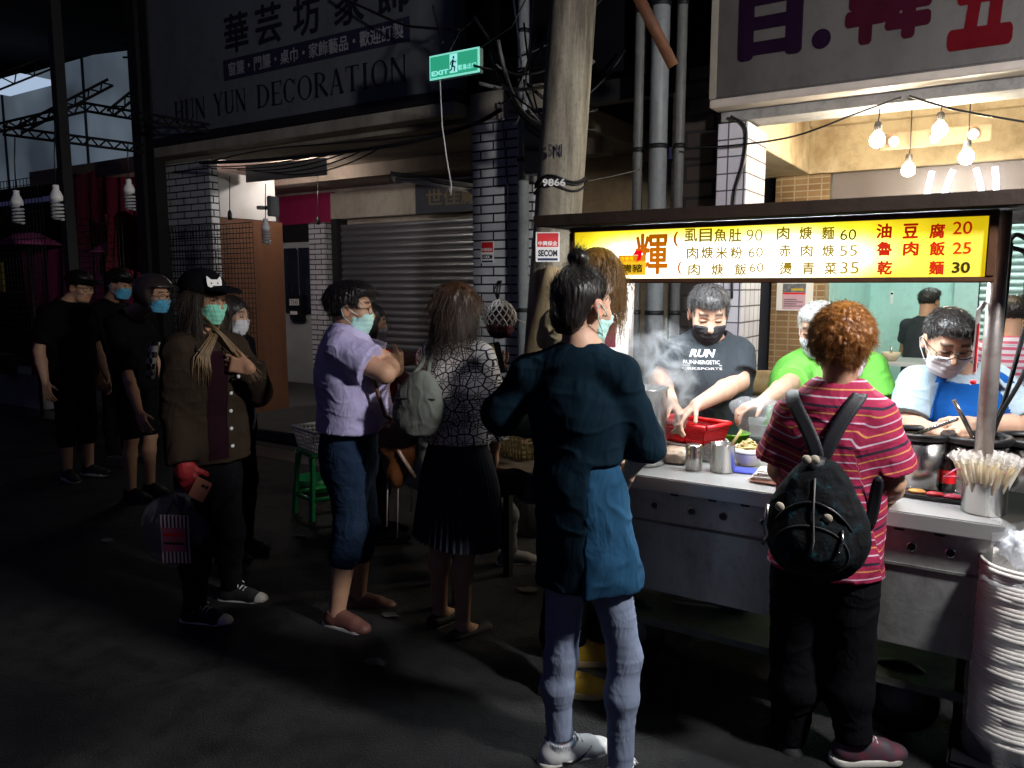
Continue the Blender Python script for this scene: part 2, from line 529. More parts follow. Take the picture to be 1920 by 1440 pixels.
def add_shoe(P, base, ank, hd, m, sole_m, s=1.0, high=False, name='shoe', tip=0.0, lace=None, toecap=None, flat=False):
    f = nrm(V(hd[0], hd[1], 0)); f = nrm(f - UP * tip); x = nrm(np.cross(f, UP)); z = np.cross(x, f); fr = np.stack([x, f, z], 1)
    gz = ank[2] - .075 * s
    o = V(ank[0], ank[1], gz)
    q = lambda a, b, c: o + fr @ (V(a, b, c) * s)
    fd = Field(o - .24 * s, o + .24 * s, .0045)
    if flat:
        fd.cone(q(0, -.040, .030), q(0, .125, .022), .040 * s, .043 * s, .01, z, 1.3)
        fd.ell(q(0, .030, .070), V(.030, .062, .045) * s, fr, .005, 's')
    else:
        fd.cone(q(0, -.035, .04), q(0, .10, .028), .037 * s, .041 * s, .02)
        fd.ell(q(0, .13, .026), V(.043, .06, .034) * s, fr, .02)
        fd.cone(q(0, -.02, .05), q(0, -.012, .135 if high else .085), .042 * s, .04 * s, .02, cut='b')
        fd.cone(q(0, .02, .07), q(0, .1, .05), .03 * s, .026 * s, .02)
    fd.half(q(0, 0, .014), -z)
    v, fc = fd.mesh(); v = relax(v, fc, 1)
    sh = link(name, np_mesh(name, v - base, fc), m, P)
    fs = Field(o - .24 * s, o + .24 * s, .005)
    fs.cone(q(0, -.04, .012), q(0, .125, .012), .041 * s, .047 * s, .01)
    fs.half(q(0, 0, .0), -z); fs.half(q(0, 0, .012 if flat else .027), z)
    v, fc = fs.mesh()
    link('sole', np_mesh('sole', v - base, fc), sole_m, sh)
    if lace is not None:
        mb = MB()
        for i in range(5):
            y, zz = .035 + i * .018, .100 - i * .0085
            mb.tube([q(-.024, y, zz - .008), q(0, y + .004, zz + .002), q(.024, y, zz - .008)], .0035 * s, 5)
        for i in (-1, 1): mb.tube([q(0, .03, .104), q(.02 * i, .045, .112), q(.035 * i, .05, .095)], .003 * s, 5)
        mb.build('laces', lace, sh, base, None)
    if toecap is not None:
        ft = Field(o - .24 * s, o + .24 * s, .0045)
        ft.ell(q(0, .137, .024), V(.046, .056, .036) * s, fr); ft.half(q(0, 0, .02), -z); ft.half(q(0, .138, 0), -f)
        v, fc = ft.mesh()
        if len(v): link('toe_cap', np_mesh('toe_cap', v - base, fc), toecap, sh)
    return sh

def cloth_obj(name, fd, m, P, base, wr=.004, sc=(9, 9, 16), seed=0.0, rel=1, attr=None):
    v, f = fd.mesh()
    v = relax(v, f, rel)
    if wr: v = wrinkle(v, f, wr, sc, seed)
    me = np_mesh(name, v - base, f)
    if attr is not None:
        a = me.attributes.new('along', 'FLOAT', 'POINT'); a.data.foreach_set('value', attr(v).astype(np.float32))
    return link(name, me, m, P)

def person(label, foot, heading, height=1.65, head=None, hyaw=None, hpitch=8, hroll=0, girth=1.0, J=None, h=.006,
           skin='mid', male=True, top=None, bottom=None, shoes=None, hair=None, mask=None, glasses=None, hands=None,
           group=None, feet=None, legs=True, hair_h=.0045):
    base = np.array(foot, float); H = height; fw = hdir(heading); rt = np.cross(fw, UP); hyaw = heading if hyaw is None else hyaw
    s = H / 1.68
    def at(x, y, z): return base + rt * x * s + fw * y * s + UP * z * H
    Q = dict(nb=at(0, -.015, .838), sL=at(-.150, -.01, .802), sR=at(.150, -.01, .802), ch=at(0, 0, .74), wa=at(0, .0, .62), pe=at(0, 0, .525),
             eL=at(-.23, -.03, .63), eR=at(.23, -.03, .63), wL=at(-.25, .06, .485), wR=at(.25, .06, .485),
             hL=at(-.085, 0, .515), hR=at(.085, 0, .515), kL=at(-.09, .02, .285), kR=at(.09, .02, .285), aL=at(-.09, -.01, .045), aR=at(.09, -.01, .045))
    Q['hc'] = at(0, .03, .932) if head is None else np.array(head, float)
    for k, p in (J or {}).items(): Q[k] = np.array(p, float)
    HF = frame_of(hyaw, hpitch, hroll)
    hs = s
    hp = lambda x, y, z: Q['hc'] + HF @ (V(x, y, z) * hs)
    tf = nrm(np.cross(UP, Q['sR'] - Q['sL']))              # chest normal
    if np.dot(tf, fw) < 0: tf = -tf
    g = girth
    pts = np.array(list(Q.values())); lo = pts.min(0) - .22; hi = pts.max(0) + .22; lo[2] = max(lo[2], base[2] - .02)
    # --- body
    fd = Field(lo, hi, h)
    head_prims(fd, hp, HF, hs, male)
    nr = (.056 if male else .048) * s * (g ** .3)
    fd.cone(hp(0, -.022, -.05), Q['nb'], nr, nr * 1.08, .02)
    for q in 'LR': fd.cone(Q['nb'] - UP * .01, Q['s' + q], .05 * s, .045 * s, .03)
    tw = .78
    if legs:
        fd.cone(Q['pe'], Q['wa'], .150 * s * g * tw, .135 * s * g * tw, .03, tf, 1.5)
        fd.cone(Q['wa'], Q['ch'], .135 * s * g * tw, .15 * s * g * tw, .03, tf, 1.5)
        fd.cone(Q['ch'], Q['nb'] - UP * .04, .15 * s * g * tw, .07 * s, .03, tf, 1.5)
    ga = g ** .6; bk = (bottom or {}).get('kind', 'pants'); lt, lc_ = (.84 if bk in ('pants', 'capri') else 1.0), (.78 if bk == 'pants' else .95)
    for q in 'LR':
        fd.cone(Q['s' + q], Q['e' + q], .047 * s * ga, .039 * s * ga, .02)
        m1 = lerp(Q['e' + q], Q['w' + q], .35)
        fd.cone(Q['e' + q], m1, .039 * s * ga, .040 * s * ga, .015)
        fd.cone(m1, Q['w' + q], .040 * s * ga, .026 * s * (ga ** .5), .015)
        hh = (hands or {}).get(q, {})
        dn = hh.get('d', nrm(Q['w' + q] - Q['e' + q]))
        pn = hh.get('n', rt * (1 if q == 'L' else -1) * .6 - fw * .2 + V(0, 0, -.1))
        lat = np.cross(nrm(dn), nrm(pn)); want = hh.get('t', fw)
        hand(fd, Q['w' + q], dn, pn, 1 if np.dot(lat, want) >= 0 else -1, hh.get('c', .55), s * .98)
        if legs:
            fd.cone(Q['h' + q], Q['k' + q], .074 * s * ga * lt, .05 * s * ga * lt, .02)
            kf = lerp(Q['k' + q], Q['a' + q], .3) - nrm((feet or {}).get(q, fw)) * .014
            fd.cone(Q['k' + q], kf, .048 * s * ga * lt, .053 * s * ga * lc_, .02); fd.cone(kf, Q['a' + q], .053 * s * ga * lc_, .032 * s * ga, .02)
            ft = nrm((feet or {}).get(q, fw)); a = Q['a' + q]
            k_ = .78 if shoes else 1.0; fd.cone(a - UP * .01, a + ft * .05 - UP * .035, .034 * s, .034 * s * k_, .02); fd.cone(a + ft * .04 - UP * .040, a + ft * .135 - UP * .050, .034 * s * k_, .026 * s * k_, .02)
    v, f = fd.mesh(); v = relax(v, f, 1, .35)
    me = np_mesh('person', v - base, f)
    L = (v - Q['hc']) @ HF / hs
    t = np.ones((len(v), 4), np.float32)
    x, y, z = np.abs(L[:, 0]), L[:, 1], L[:, 2]
    near = np.linalg.norm(L, axis=1) < .17
    def paint(w, c):
        w = (np.clip(w, 0, 1) * near)[:, None]; t[:, :3] = t[:, :3] * (1 - w) + np.array(c) * w
    paint((1.2 - np.abs((z - .034 - .004 * np.sin(x * 60)) / .0065)) * ((x > .012) & (x < .05) & (y > .04)) * 1.6, (.10, .09, .09))
    paint((1.3 - np.abs((z - .006) / .0048)) * ((x > .016) & (x < .046) & (y > .05)) * 1.5, (.07, .05, .05))
    paint((1.3 - np.abs((z + .063) / .010)) * ((x < .024) & (y > .06)), (1.0, .52, .5))
    paint((1.4 - np.hypot(x - .078, z) / .03) * (y < .03) * (x > .07), (1.0, .75, .72))
    a = me.attributes.new('tint', 'FLOAT_COLOR', 'POINT'); a.data.foreach_set('color', t.ravel())
    P = link('person', me, SKIN[skin]); P.location = [float(q) for q in base]
    tag(P, label, 'person', group)
    # --- top
    if top:
        ex = top.get('fit', 1.0); hem = top.get('hem', .5) * H + base[2]; th = top.get('h', h)
        fd = Field(lo, hi, th)
        fl = top.get('flare', 1.0)
        lowp = np.array([Q['pe'][0], Q['pe'][1], min(Q['pe'][2], hem)]) - UP * .06
        fd.cone(lowp, Q['wa'], .178 * s * g * ex * fl, .158 * s * g * ex, .03, tf, 1.36)
        fd.cone(Q['wa'], Q['ch'], .152 * s * g * ex, .162 * s * g * ex, .03, tf, 1.4)
        fd.cone(Q['ch'], lerp(Q['ch'], Q['nb'], .6), .162 * s * g * ex, .13 * s * g, .04, tf, 1.45)
        if top.get('bust'):
            for q in (-1, 1): fd.ell(Q['ch'] + tf * .075 * s * g + nrm(Q['sR'] - Q['sL']) * q * .075 * s - UP * .02, V(1, 1, 1) * top['bust'] * s, None, .05)
        if top.get('belly'): fd.ell(Q['wa'] + tf * .05 * s - UP * .03, V(1, 1, 1) * top['belly'] * s, None, .06)
        for q in 'LR':
            S, E, W = Q['s' + q], Q['e' + q], Q['w' + q]
            fd.cone(Q['nb'] - UP * .02, S, .058 * s, .058 * s * ex, .03)
            sl = top.get('sleeve', 'short'); puff = top.get('puff', 1.0)
            if sl == 'short':
                fd.cone(S, lerp(S, E, top.get('cut', .8)), .063 * s * ex * ga, .066 * s * ex * ga * puff, .025, cut='b')
            elif sl == 'long':
                fd.cone(S, E, .063 * s * ex * ga, .058 * s * ex * ga * puff, .03)
                fd.cone(E, lerp(E, W, top.get('cut', .96)), .056 * s * ex * ga * puff, .042 * s * ex * top.get('cuff', 1.0), .03, cut='b')
        fd.half(V(0, 0, hem), -UP)
        if top.get('lit_cutout'):
            cb_, hb_, ha_ = top['lit_cutout']; fd.box(cb_, hb_, frame_of(ha_), .03, .01, 's')
        nk = top.get('neck', .066) * s
        fd.cone(Q['nb'] - UP * .005 + tf * top.get('drop', .012), Q['nb'] + UP * .2 + tf * .03, nk, nk * 1.05, .006, op='s')
        attr = None
        if top.get('along'):
            def attr(vv):
                o = vv[:, 2] - base[2]; o = o.copy()
                for q in 'LR':
                    S, E = Q['s' + q], Q['e' + q]; ax = nrm(E - S)
                    u = (vv - S) @ ax; dd = np.linalg.norm(vv - S - np.clip(u, 0, 1)[:, None] * ax, axis=1)
                    out = (vv - S) @ (nrm(S - Q['nb']))
                    w = np.clip((out + .01) / .03, 0, 1) * (dd < .12)
                    o = o * (1 - w) + (S[2] - base[2] - u) * w
                return o
        T = cloth_obj(top.get('name', 'shirt'), fd, top['m'], P, base, top.get('wr', .005), top.get('sc', (9, 9, 14)), top.get('seed', heading), 1, attr)
    # --- bottom
    if bottom and legs:
        kind = bottom.get('kind', 'pants'); bx = bottom.get('fit', 1.0)
        if kind in ('pants', 'capri', 'shorts'):
            fd = Field(lo, np.array([hi[0], hi[1], Q['wa'][2] + .1]), h)
            fd.cone(Q['pe'] + UP * .06 * s, Q['pe'], .148 * s * g, .150 * s * g, .03, tf, 1.4)
            for q in 'LR':
                hh, k, a = Q['h' + q], Q['k' + q], Q['a' + q]
                fd.cone(lerp(hh, Q['pe'], .1), k, .086 * s * ga * bx, .064 * s * ga * bx, .03, cut='b' if kind == 'shorts' else '')
                if kind != 'shorts':
                    e = lerp(k, a, bottom.get('cut', .97 if kind == 'pants' else .5))
                    cf = lerp(k, a, .33) - nrm((feet or {}).get(q, fw)) * .012
                    fd.cone(k, cf, .063 * s * ga * bx, .065 * s * ga * bx, .03)
                    if kind == 'pants' or bottom.get('cut', .5) > .4: fd.cone(cf, e, .060 * s * ga * bx, .048 * s * bx * bottom.get('ankle', 1.0), .03, cut='b')
            cloth_obj(bottom.get('name', 'trousers'), fd, bottom['m'], P, base, bottom.get('wr', .0045), bottom.get('sc', (8, 8, 13)), heading + 3.3)
        elif kind == 'skirt':
            z0, z1 = Q['wa'][2] + .02, base[2] + bottom.get('hem', .3) * H
            nseg, rows, pl = 336, 26, 42
            vs = []
            for i in range(rows):
                tt = i / (rows - 1); zz = z0 + (z1 - z0) * tt
                for j in range(nseg):
                    an = 2 * math.pi * j / nseg
                    saw = (j * pl / nseg) % 1.0
                    fold = (saw - .5) * .020 * min(1, tt * 2.2)
                    rx = (.135 + .062 * tt + .03 * math.sin(min(tt * 2, 1) * 1.57)) * s * g; ry = (.105 + .075 * tt + .015 * math.sin(min(tt * 2, 1) * 1.57)) * s * g
                    w = .008 * tt * math.sin(3 * an + 1.3 + heading)
                    c = lerp(Q['wa'], Q['pe'], min(1, tt * 2)) * V(1, 1, 0)
                    vs.append(c + rt * math.cos(an) * (rx + fold + w) + fw * math.sin(an) * (ry + fold + w) + UP * (zz - .012 * tt * math.cos(an)))
            fc = [(i * nseg + j, i * nseg + (j + 1) % nseg, (i + 1) * nseg + (j + 1) % nseg, (i + 1) * nseg + j) for i in range(rows - 1) for j in range(nseg)]
            link('skirt', np_mesh('skirt', np.array(vs) - base, fc), bottom['m'], P)
    # --- shoes
    if shoes and legs:
        for q in 'LR':
            sp = shoes.get(q, shoes)
            add_shoe(P, base, Q['a' + q], (feet or {}).get(q, fw), sp['m'], sp['sole'], s * sp.get('s', 1.0), sp.get('high', False), 'shoe', sp.get('tip', 0.0), sp.get('lace'), sp.get('toe'), sp.get('flat', False))
    # --- hair
    if hair:
        st_ = hair['style']; vol = hair.get('vol', 1.0)
        ext = .34 if st_ == 'long' else .2
        fd = Field(Q['hc'] - .2 - UP * (ext - .2), Q['hc'] + .2, hair_h)
        if st_ == 'bald':
            fd.ell(hp(0, -.022, .012), V(.083, .099, .075) * hs, HF); fd.half(hp(0, .03, .055), HF @ V(0, .25, 1))
            fd.box(hp(0, .11, -.03), V(.12, .09, .12), HF, op='s')
        else:
            fd.ell(hp(0, -.017, .040), V(.085, .103, .087) * hs * vol, HF)
            if st_ == 'short': fd.ell(hp(0, .035, .088), V(.068, .058, .036) * hs * vol, HF, .03)
            if st_ in ('curly',): fd.ell(hp(0, -.03, .01), V(.098, .105, .09) * hs, HF, .02)
            if st_ in ('bob', 'long'):
                dz = -.05 if st_ == 'bob' else -.13
                hl = .10 if st_ == 'bob' else .19
                fd.ell(hp(0, -.05, dz), V(.085, .06, hl) * hs, HF, .03)
                for q in (-1, 1): fd.ell(hp(q * .072, .0, dz), V(.026, .055, hl) * hs, HF, .03)
            if st_ == 'bun':
                b0 = hair.get('bun', (0, -.045, .135))
                fd.ell(hp(*b0), V(.034, .034, .026) * hs, HF, .006)
                fd.ell(hp(0, -.06, -.03), V(.058, .045, .06) * hs, HF, .03)
        if st_ in ('short', 'bun', 'curly'):
            fd.box(hp(0, .13, -.035 if st_ != 'curly' else -.03), V(.09, .085, .10) * hs, HF, rnd=.02, op='s', k=.012)      # face
            fd.half(hp(0, -.06, -.075 if st_ == 'short' else -.085), HF @ V(0, -.35, -1))                 # nape
            for q in (-1, 1): fd.ell(hp(q * .086, .012, -.028), V(.03, .04, .05) * hs, HF, .01, 's')   # ears
        elif st_ in ('bob', 'long'):
            fd.ell(hp(0, .085, -.06), V(.058, .075, .12) * hs, HF, .01, 's')
            if st_ == 'bob': fd.half(hp(0, 0, hair.get('end', -.13)), HF @ V(0, .12, -1))
        v, f = fd.mesh(); v = relax(v, f, 1)
        n = vnormals(v, f); Lh = (v - Q['hc']) @ HF
        amp = {'curly': .008, 'short': .003, 'bun': .0018}.get(st_, .0025)
        if st_ == 'curly': v = v + n * (np.abs(vnoise(Lh * 70)) * 1.4 - .5)[:, None] * amp + n * (vnoise(Lh * 160) * .4)[:, None] * amp
        else: v = v + n * (vnoise(Lh * V(160, 160, 25)) * amp)[:, None]
        n = vnormals(v, f); Lh = (v - Q['hc']) @ HF
        cr = V(0, -.05, .12)
        if st_ == 'bob' or st_ == 'long': comb = lambda l: np.stack([l[:, 0] * 2, l[:, 1] * 2, -.25 - 6 * np.maximum(.12 - l[:, 2], 0)], 1)
        elif st_ == 'bun': comb = lambda l: (V(*hair.get('bun', (0, -.045, .135))) - l)
        else: comb = lambda l: (l - cr) + V(0, .05, 0)
        cnt = hair.get('n', 1600)
        parts_v, parts_f, o = [v], [f], len(v)
        def addst(sv, sf):
            nonlocal o
            parts_v.append(sv); parts_f.append(sf + o); o += len(sv)
        allv = np.ones(len(v), bool)
        if st_ == 'curly': addst(*strands(v, n, allv, cnt, HF, Q['hc'], comb, .020, .0009, .55, .006, .35, 8))
        elif st_ == 'short': addst(*strands(v, n, Lh[:, 2] > -.03, cnt, HF, Q['hc'], comb, hair.get('len', .022), .0012, hair.get('lift', .55), 0, .05, 4))
        elif st_ == 'bun':
            addst(*strands(v, n, allv, cnt, HF, Q['hc'], comb, .045, .0009, .03, 0, .0, 5))
            addst(*strands(v, n, Lh[:, 2] < .11, cnt // 16, HF, Q['hc'], comb, .04, .0006, .8, .006, .4, 8))
        elif st_ == 'bald': addst(*strands(v, n, allv, cnt, HF, Q['hc'], comb, .03, .001, .2, 0, .3, 4))
        else: addst(*strands(v, n, Lh[:, 2] > -.09, cnt, HF, Q['hc'], comb, .085, .0011, .03, .002, .35, 7))
        link('hair', np_mesh('hair', np.concatenate(parts_v) - base, np.concatenate(parts_f)), HAIR[hair['c']], P)
    # --- mask
    if mask is not None:
        fd = Field(Q['hc'] - .16, Q['hc'] + .16, .0035)
        head_prims(fd, hp, HF, hs, male, grow=.0065, face_only=True)
        fd.box(hp(0, .10, -.060), V(.066, .085, .048) * hs, HF, .012, .002, op='i')
        v, f = fd.mesh(); v = relax(v, f, 2)
        n = vnormals(v, f); Lm = (v - Q['hc']) @ HF / hs
        stp = np.abs(((Lm[:, 2] + .06) / .022) % 1 - .5)
        v = v + n * ((stp - .25) * .0035)[:, None]
        mk = link('face_mask', np_mesh('face_mask', v - base, f), mask, P)
        for q in (-1, 1):
            mb = MB()
            mb.tube([hp(q * .060, .06, -.025), hp(q * .078, .03, -.012), hp(q * .086, -.01, .016), hp(q * .089, -.026, .0), hp(q * .085, -.014, -.032), hp(q * .074, .02, -.062), hp(q * .054, .05, -.095)], .0016, 5)
            mb.build('ear_loop', mask, mk, base)
    if glasses is not None:
        mb = MB()
        for q in (-1, 1):
            cx = q * .033
            mb.tube([hp(cx + .027 * math.cos(a) * (1 + .15 * abs(math.cos(a))), .104 - .012 * abs(cx + .027 * math.cos(a)) / .06, .004 + .019 * math.sin(a)) for a in np.linspace(0, 2 * math.pi, 17)], .0018, 5, False)
            mb.tube([hp(q * .062, .094, .012), hp(q * .078, .05, .012), hp(q * .086, -.012, .012), hp(q * .086, -.03, -.004)], .0017, 5)
        mb.tube([hp(-.008, .104, .008), hp(0, .107, .012), hp(.008, .104, .008)], .0017, 5)
        mb.build('glasses', glasses, P, base)
    P_INFO[P.name] = dict(Q=Q, HF=HF, hp=hp, hs=hs, base=base, fw=fw, rt=rt, tf=tf, s=s, H=H, lo=lo, hi=hi)
    return P
P_INFO = {}
# ------------------------------------------------------------------ setting: materials
def asphalt():
    m, t, b = nodes('asphalt')
    big = tex(t, .9, 5, .6); mid = tex(t, 7, 5, .65); fine = tex(t, 190, 3, .6)
    spk = tex(t, 120, 0, 0, kind='vor')
    c = mixc(t, ramp(t, big, [(.35, (0, 0, 0)), (.65, (1, 1, 1))]), (.011, .0115, .013), (.042, .0415, .040))
    c = mixc(t, ramp(t, mid, [(.45, (0, 0, 0)), (.75, (1, 1, 1))]), c, (.010, .010, .011))
    c = mixc(t, ramp(t, spk, [(.0, (.75, .75, .75)), (.13, (0, 0, 0))]), c, (.20, .19, .165))
    crack = N(t, 'ShaderNodeTexVoronoi', feature='DISTANCE_TO_EDGE', Scale=.9)
    tc = t.nodes.new('ShaderNodeTexCoord'); nz = N(t, 'ShaderNodeTexNoise', Scale=3, Detail=4)
    t.links.new(tc.outputs['Object'], nz.inputs['Vector']); t.links.new(mixc(t, .12, tc.outputs['Object'], nz.outputs['Color']), crack.inputs['Vector'])
    c = mixc(t, ramp(t, crack.outputs['Distance'], [(.0, (.35, .35, .35)), (.010, (0, 0, 0))]), c, (.005, .005, .006))
    t.links.new(c, b.inputs['Base Color'])
    t.links.new(math_n(t, 'MULTIPLY_ADD', ramp(t, big, [(.4, (0, 0, 0)), (.6, (1, 1, 1))]), .28, .50), b.inputs['Roughness'])
    b.inputs['Specular IOR Level'].default_value = .15
    h = math_n(t, 'MULTIPLY_ADD', spk, .6, math_n(t, 'MULTIPLY_ADD', mid, .8, fine))
    bump(t, b, h, .7, .006)
    return m
def tiles(name, c, c2, mortar, bw, rh, ms=.007, axis='XZ', offset=.5, rough=.35, dirt=.35, dirtc=(.05, .05, .045)):
    m, t, b = nodes(name)
    tc = t.nodes.new('ShaderNodeTexCoord'); sp = t.nodes.new('ShaderNodeSeparateXYZ'); cb = t.nodes.new('ShaderNodeCombineXYZ')
    t.links.new(tc.outputs['Object'], sp.inputs[0])
    if axis == 'XZ': t.links.new(math_n(t, 'ADD', sp.outputs[0], sp.outputs[1]), cb.inputs[0])
    else: t.links.new(sp.outputs[1], cb.inputs[0])
    t.links.new(sp.outputs[2], cb.inputs[1])
    br = N(t, 'ShaderNodeTexBrick', offset=offset, Scale=1.0)
    for k, v in (('Color1', (*c, 1)), ('Color2', (*c2, 1)), ('Mortar', (*mortar, 1)), ('Mortar Size', ms), ('Brick Width', bw), ('Row Height', rh), ('Mortar Smooth', .1), ('Bias', 0.0)):
        br.inputs[k].default_value = v
    t.links.new(cb.outputs[0], br.inputs['Vector'])
    d = ramp(t, tex(t, 2.2, 6, .7, stretch=(1, 1, .35)), [(.42, (0, 0, 0)), (.72, (dirt, dirt, dirt))])
    t.links.new(mixc(t, d, br.outputs['Color'], dirtc), b.inputs['Base Color'])
    t.links.new(math_n(t, 'MULTIPLY_ADD', br.outputs['Fac'], .45, rough), b.inputs['Roughness'])
    inv = math_n(t, 'MULTIPLY_ADD', br.outputs['Fac'], -1.0, math_n(t, 'MULTIPLY', tex(t, 40, 2), .12))
    bump(t, b, inv, .8, .006)
    return m
def stained(name, c, stain, rough=.8, sc=1.6, amt=(.45, .75), streak=(1, 1, .25), bs=25):
    m, t, b = nodes(name)
    f = tex(t, sc, 7, .68, stretch=streak); g = tex(t, sc * 5, 5, .7)
    cc = mixc(t, ramp(t, f, [(amt[0], (0, 0, 0)), (amt[1], (1, 1, 1))]), c, stain)
    cc = mixc(t, ramp(t, g, [(.5, (0, 0, 0)), (.8, (.5, .5, .5))]), cc, tuple(np.array(stain) * .6))
    t.links.new(cc, b.inputs['Base Color']); b.inputs['Roughness'].default_value = rough
    bump(t, b, tex(t, bs, 5, .6), .35, .006)
    return m
M = {}
M['asphalt'] = asphalt()
M['white_tile'] = tiles('white_brick_tile', (.64, .65, .66), (.52, .53, .56), (.02, .02, .024), .235, .0685, .0075)
M['square_tile'] = tiles('white_square_tile', (.72, .70, .74), (.62, .58, .66), (.10, .09, .10), .105, .105, .005, offset=0.0, rough=.2, dirt=.15)
M['brown_tile'] = tiles('brown_tile', (.34, .21, .095), (.24, .14, .06), (.42, .34, .22), .108, .052, .005, offset=0.0, rough=.4, dirt=.5, dirtc=(.06, .035, .02))
M['dark_tile'] = tiles('dark_brown_tile', (.055, .042, .034), (.038, .030, .026), (.012, .010, .010), .4, .11, .012, rough=.4, dirt=.6, dirtc=(.02, .016, .014))
M['plaster'] = stained('old_plaster', (.34, .31, .25), (.16, .13, .09))
M['cream'] = stained('cream_plaster', (.64, .52, .33), (.26, .15, .06), amt=(.50, .72), sc=1.3, streak=(1, 1, .6))
M['ceil_dark'] = stained('arcade_ceiling', (.22, .17, .13), (.12, .09, .07))
M['grey_wall'] = stained('grey_panel', (.34, .36, .38), (.2, .2, .21), sc=.8)
M['mint'] = stained('mint_paint', (.42, .66, .60), (.36, .50, .46), sc=1.5, amt=(.52, .8), rough=.5)
M['mint2'] = stained('mint_paint_light', (.46, .68, .62), (.40, .56, .52), sc=1.1, rough=.5)
M['night'] = mat('night_dark_wall', (.005, .005, .007), .9, vs=2, bs=14, spec=.05)  # near-black base puts the darkness of night into the colour
M['steel'] = mat('brushed_steel', (.66, .66, .65), .36, .65, .12, 3, 120, .08, .001, stretch=(.05, 1, 1), rvar=.07)
M['steel_v'] = mat('spun_steel', (.58, .57, .55), .26, 1.0, .2, 9, 160, .06, .001, stretch=(1, 1, .08), rvar=.06)
M['galv'] = stained('galvanised_pipe', (.27, .29, .30), (.13, .13, .13), rough=.5, sc=5, streak=(1, 1, .2))
M['pipe_dark'] = stained('grimy_pipe', (.15, .155, .15), (.06, .055, .05), rough=.55, sc=6, streak=(1, 1, .2))
M['black'] = mat('black_plastic', (.007, .007, .008), .45)
M['cable'] = mat('black_cable', (.010, .010, .011), .5)
M['white'] = mat('white_plastic', (.78, .78, .76), .45, var=.08)
M['iron'] = mat('painted_iron', (.008, .008, .009), .6, bs=40)
M['wood'] = stained('plywood', (.13, .048, .020), (.065, .024, .011), rough=.7, sc=2, streak=(3, 3, .3))
M['paper'] = mat('paper', (.80, .79, .76), .9, var=.05)
M['red_ink'] = mat('red_print', (.62, .012, .015), .6, var=.1)
M['dark_ink'] = mat('dark_print', (.010, .010, .022), .6, var=.1)
M['navy_ink'] = mat('navy_print', (.01, .02, .10), .6)

# ------------------------------------------------------------------ ground
def sheet(name, x0, y0, x1, y1, z, m, nx=1):
    v, f = [], []
    for i in range(nx + 1):
        for j in range(nx + 1): v.append((x0 + (x1 - x0) * i / nx, y0 + (y1 - y0) * j / nx, z))
    for i in range(nx):
        for j in range(nx):
            a = i * (nx + 1) + j; f.append((a, a + nx + 1, a + nx + 2, a + 1))
    return tag(link(name, np_mesh(name, np.array(v), f, False), m), kind='structure')
sheet('street', -70, -40, 60, 70, 0.0, M['asphalt'])
struct('arcade_floor', MB().span((-14, 4.95, .004), (6, 14, .11), .01), stained('terrazzo', (.05, .05, .05), (.02, .02, .02)))
sheet('drain_strip', -14, 4.45, 6, 4.75, 0.004, stained('wet_concrete', (.04, .04, .04), (.02, .02, .02), rough=.35))

# ------------------------------------------------------------------ left shophouse
LB = empty('shophouse', (-5.3, 5.1, 0))
tag(LB, 'dark shophouse with white brick tile columns and an arcade behind the queue', 'building')
def part(parent, name, mb, m):
    o = parent.location
    return mb.build(name, m, parent, o)
part(LB, 'column', MB().span((-3.62, 5.1, .1), (-3.06, 5.55, 2.76), .006), M['white_tile'])
part(LB, 'column', MB().span((-7.62, 5.1, .1), (-6.86, 5.2, 2.76), .006), M['white_tile'])
part(LB, 'beam', MB().span((-7.66, 5.12, 2.765), (-3.0, 5.4, 2.98)), M['plaster'])
part(LB, 'ceiling', MB().span((-11, 5.41, 2.80), (-3.05, 7.8, 2.98)), M['ceil_dark'])
part(LB, 'ceiling_beam', MB().span((-9.4, 6.35, 2.66), (-3.1, 6.55, 2.798)), M['ceil_dark'])
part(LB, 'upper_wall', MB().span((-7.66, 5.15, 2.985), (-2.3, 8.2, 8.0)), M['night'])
part(LB, 'back_wall', MB().span((-11, 7.82, .11), (-3.05, 8.0, 2.80)), M['plaster'])
# partition next to the left column: white board above, brown plywood below
pt = part(LB, 'partition', MB().span((-6.905, 5.205, .11), (-6.87, 6.02, 2.19)), M['wood'])
part(LB, 'white_board', MB().span((-6.91, 5.205, 2.195), (-6.862, 5.93, 2.65), .004), mat('whitewashed_board', (.60, .57, .56), .8, var=.15, vs=3))
# maroon fascia on the back wall, cream box, dark name board
part(LB, 'fascia', MB().span((-8.93, 7.77, 2.36), (-7.84, 7.815, 2.76), .005), mat('maroon_paint', (.34, .015, .085), .6, vs=2))
part(LB, 'shutter_box', MB().span((-7.75, 7.62, 2.38), (-5.3, 7.815, 2.72), .01), M['plaster'])
nb_ = part(LB, 'name_board', MB().span((-6.24, 7.57, 2.37), (-5.2, 7.61, 2.74), .006), mat('dark_board', (.028, .030, .05), .6))
me = fat_text('世佳廠', .2, .004, 6); text_fit(me, -6.06, 2.45, -5.28, 2.66)
text_on('lettering', me, mat('dull_gold_paint', (.22, .17, .10), .7), nb_, V(0, 7.565, 0) - V(*LB.location), V(1, 0, 0), V(0, 0, 1))
def slats(x0, x1, z0, z1, pitch, y, amp=.012, flip=1):
    prof, n = [], int((z1 - z0) / pitch)
    for i in range(n):
        for a in np.linspace(0, 1, 7)[:-1]: prof.append((y - flip * amp * math.sin(a * math.pi) ** .7, z0 + (i + a) * pitch))
    v, f = [], []
    for yy, zz in prof: v += [(x0, yy, zz), (x1, yy, zz)]
    for i in range(len(prof) - 1): f.append((2 * i, 2 * i + 1, 2 * i + 3, 2 * i + 2))
    return v, f
v, f = slats(-7.62, -5.30, .12, 2.37, .088, 7.70, .022)
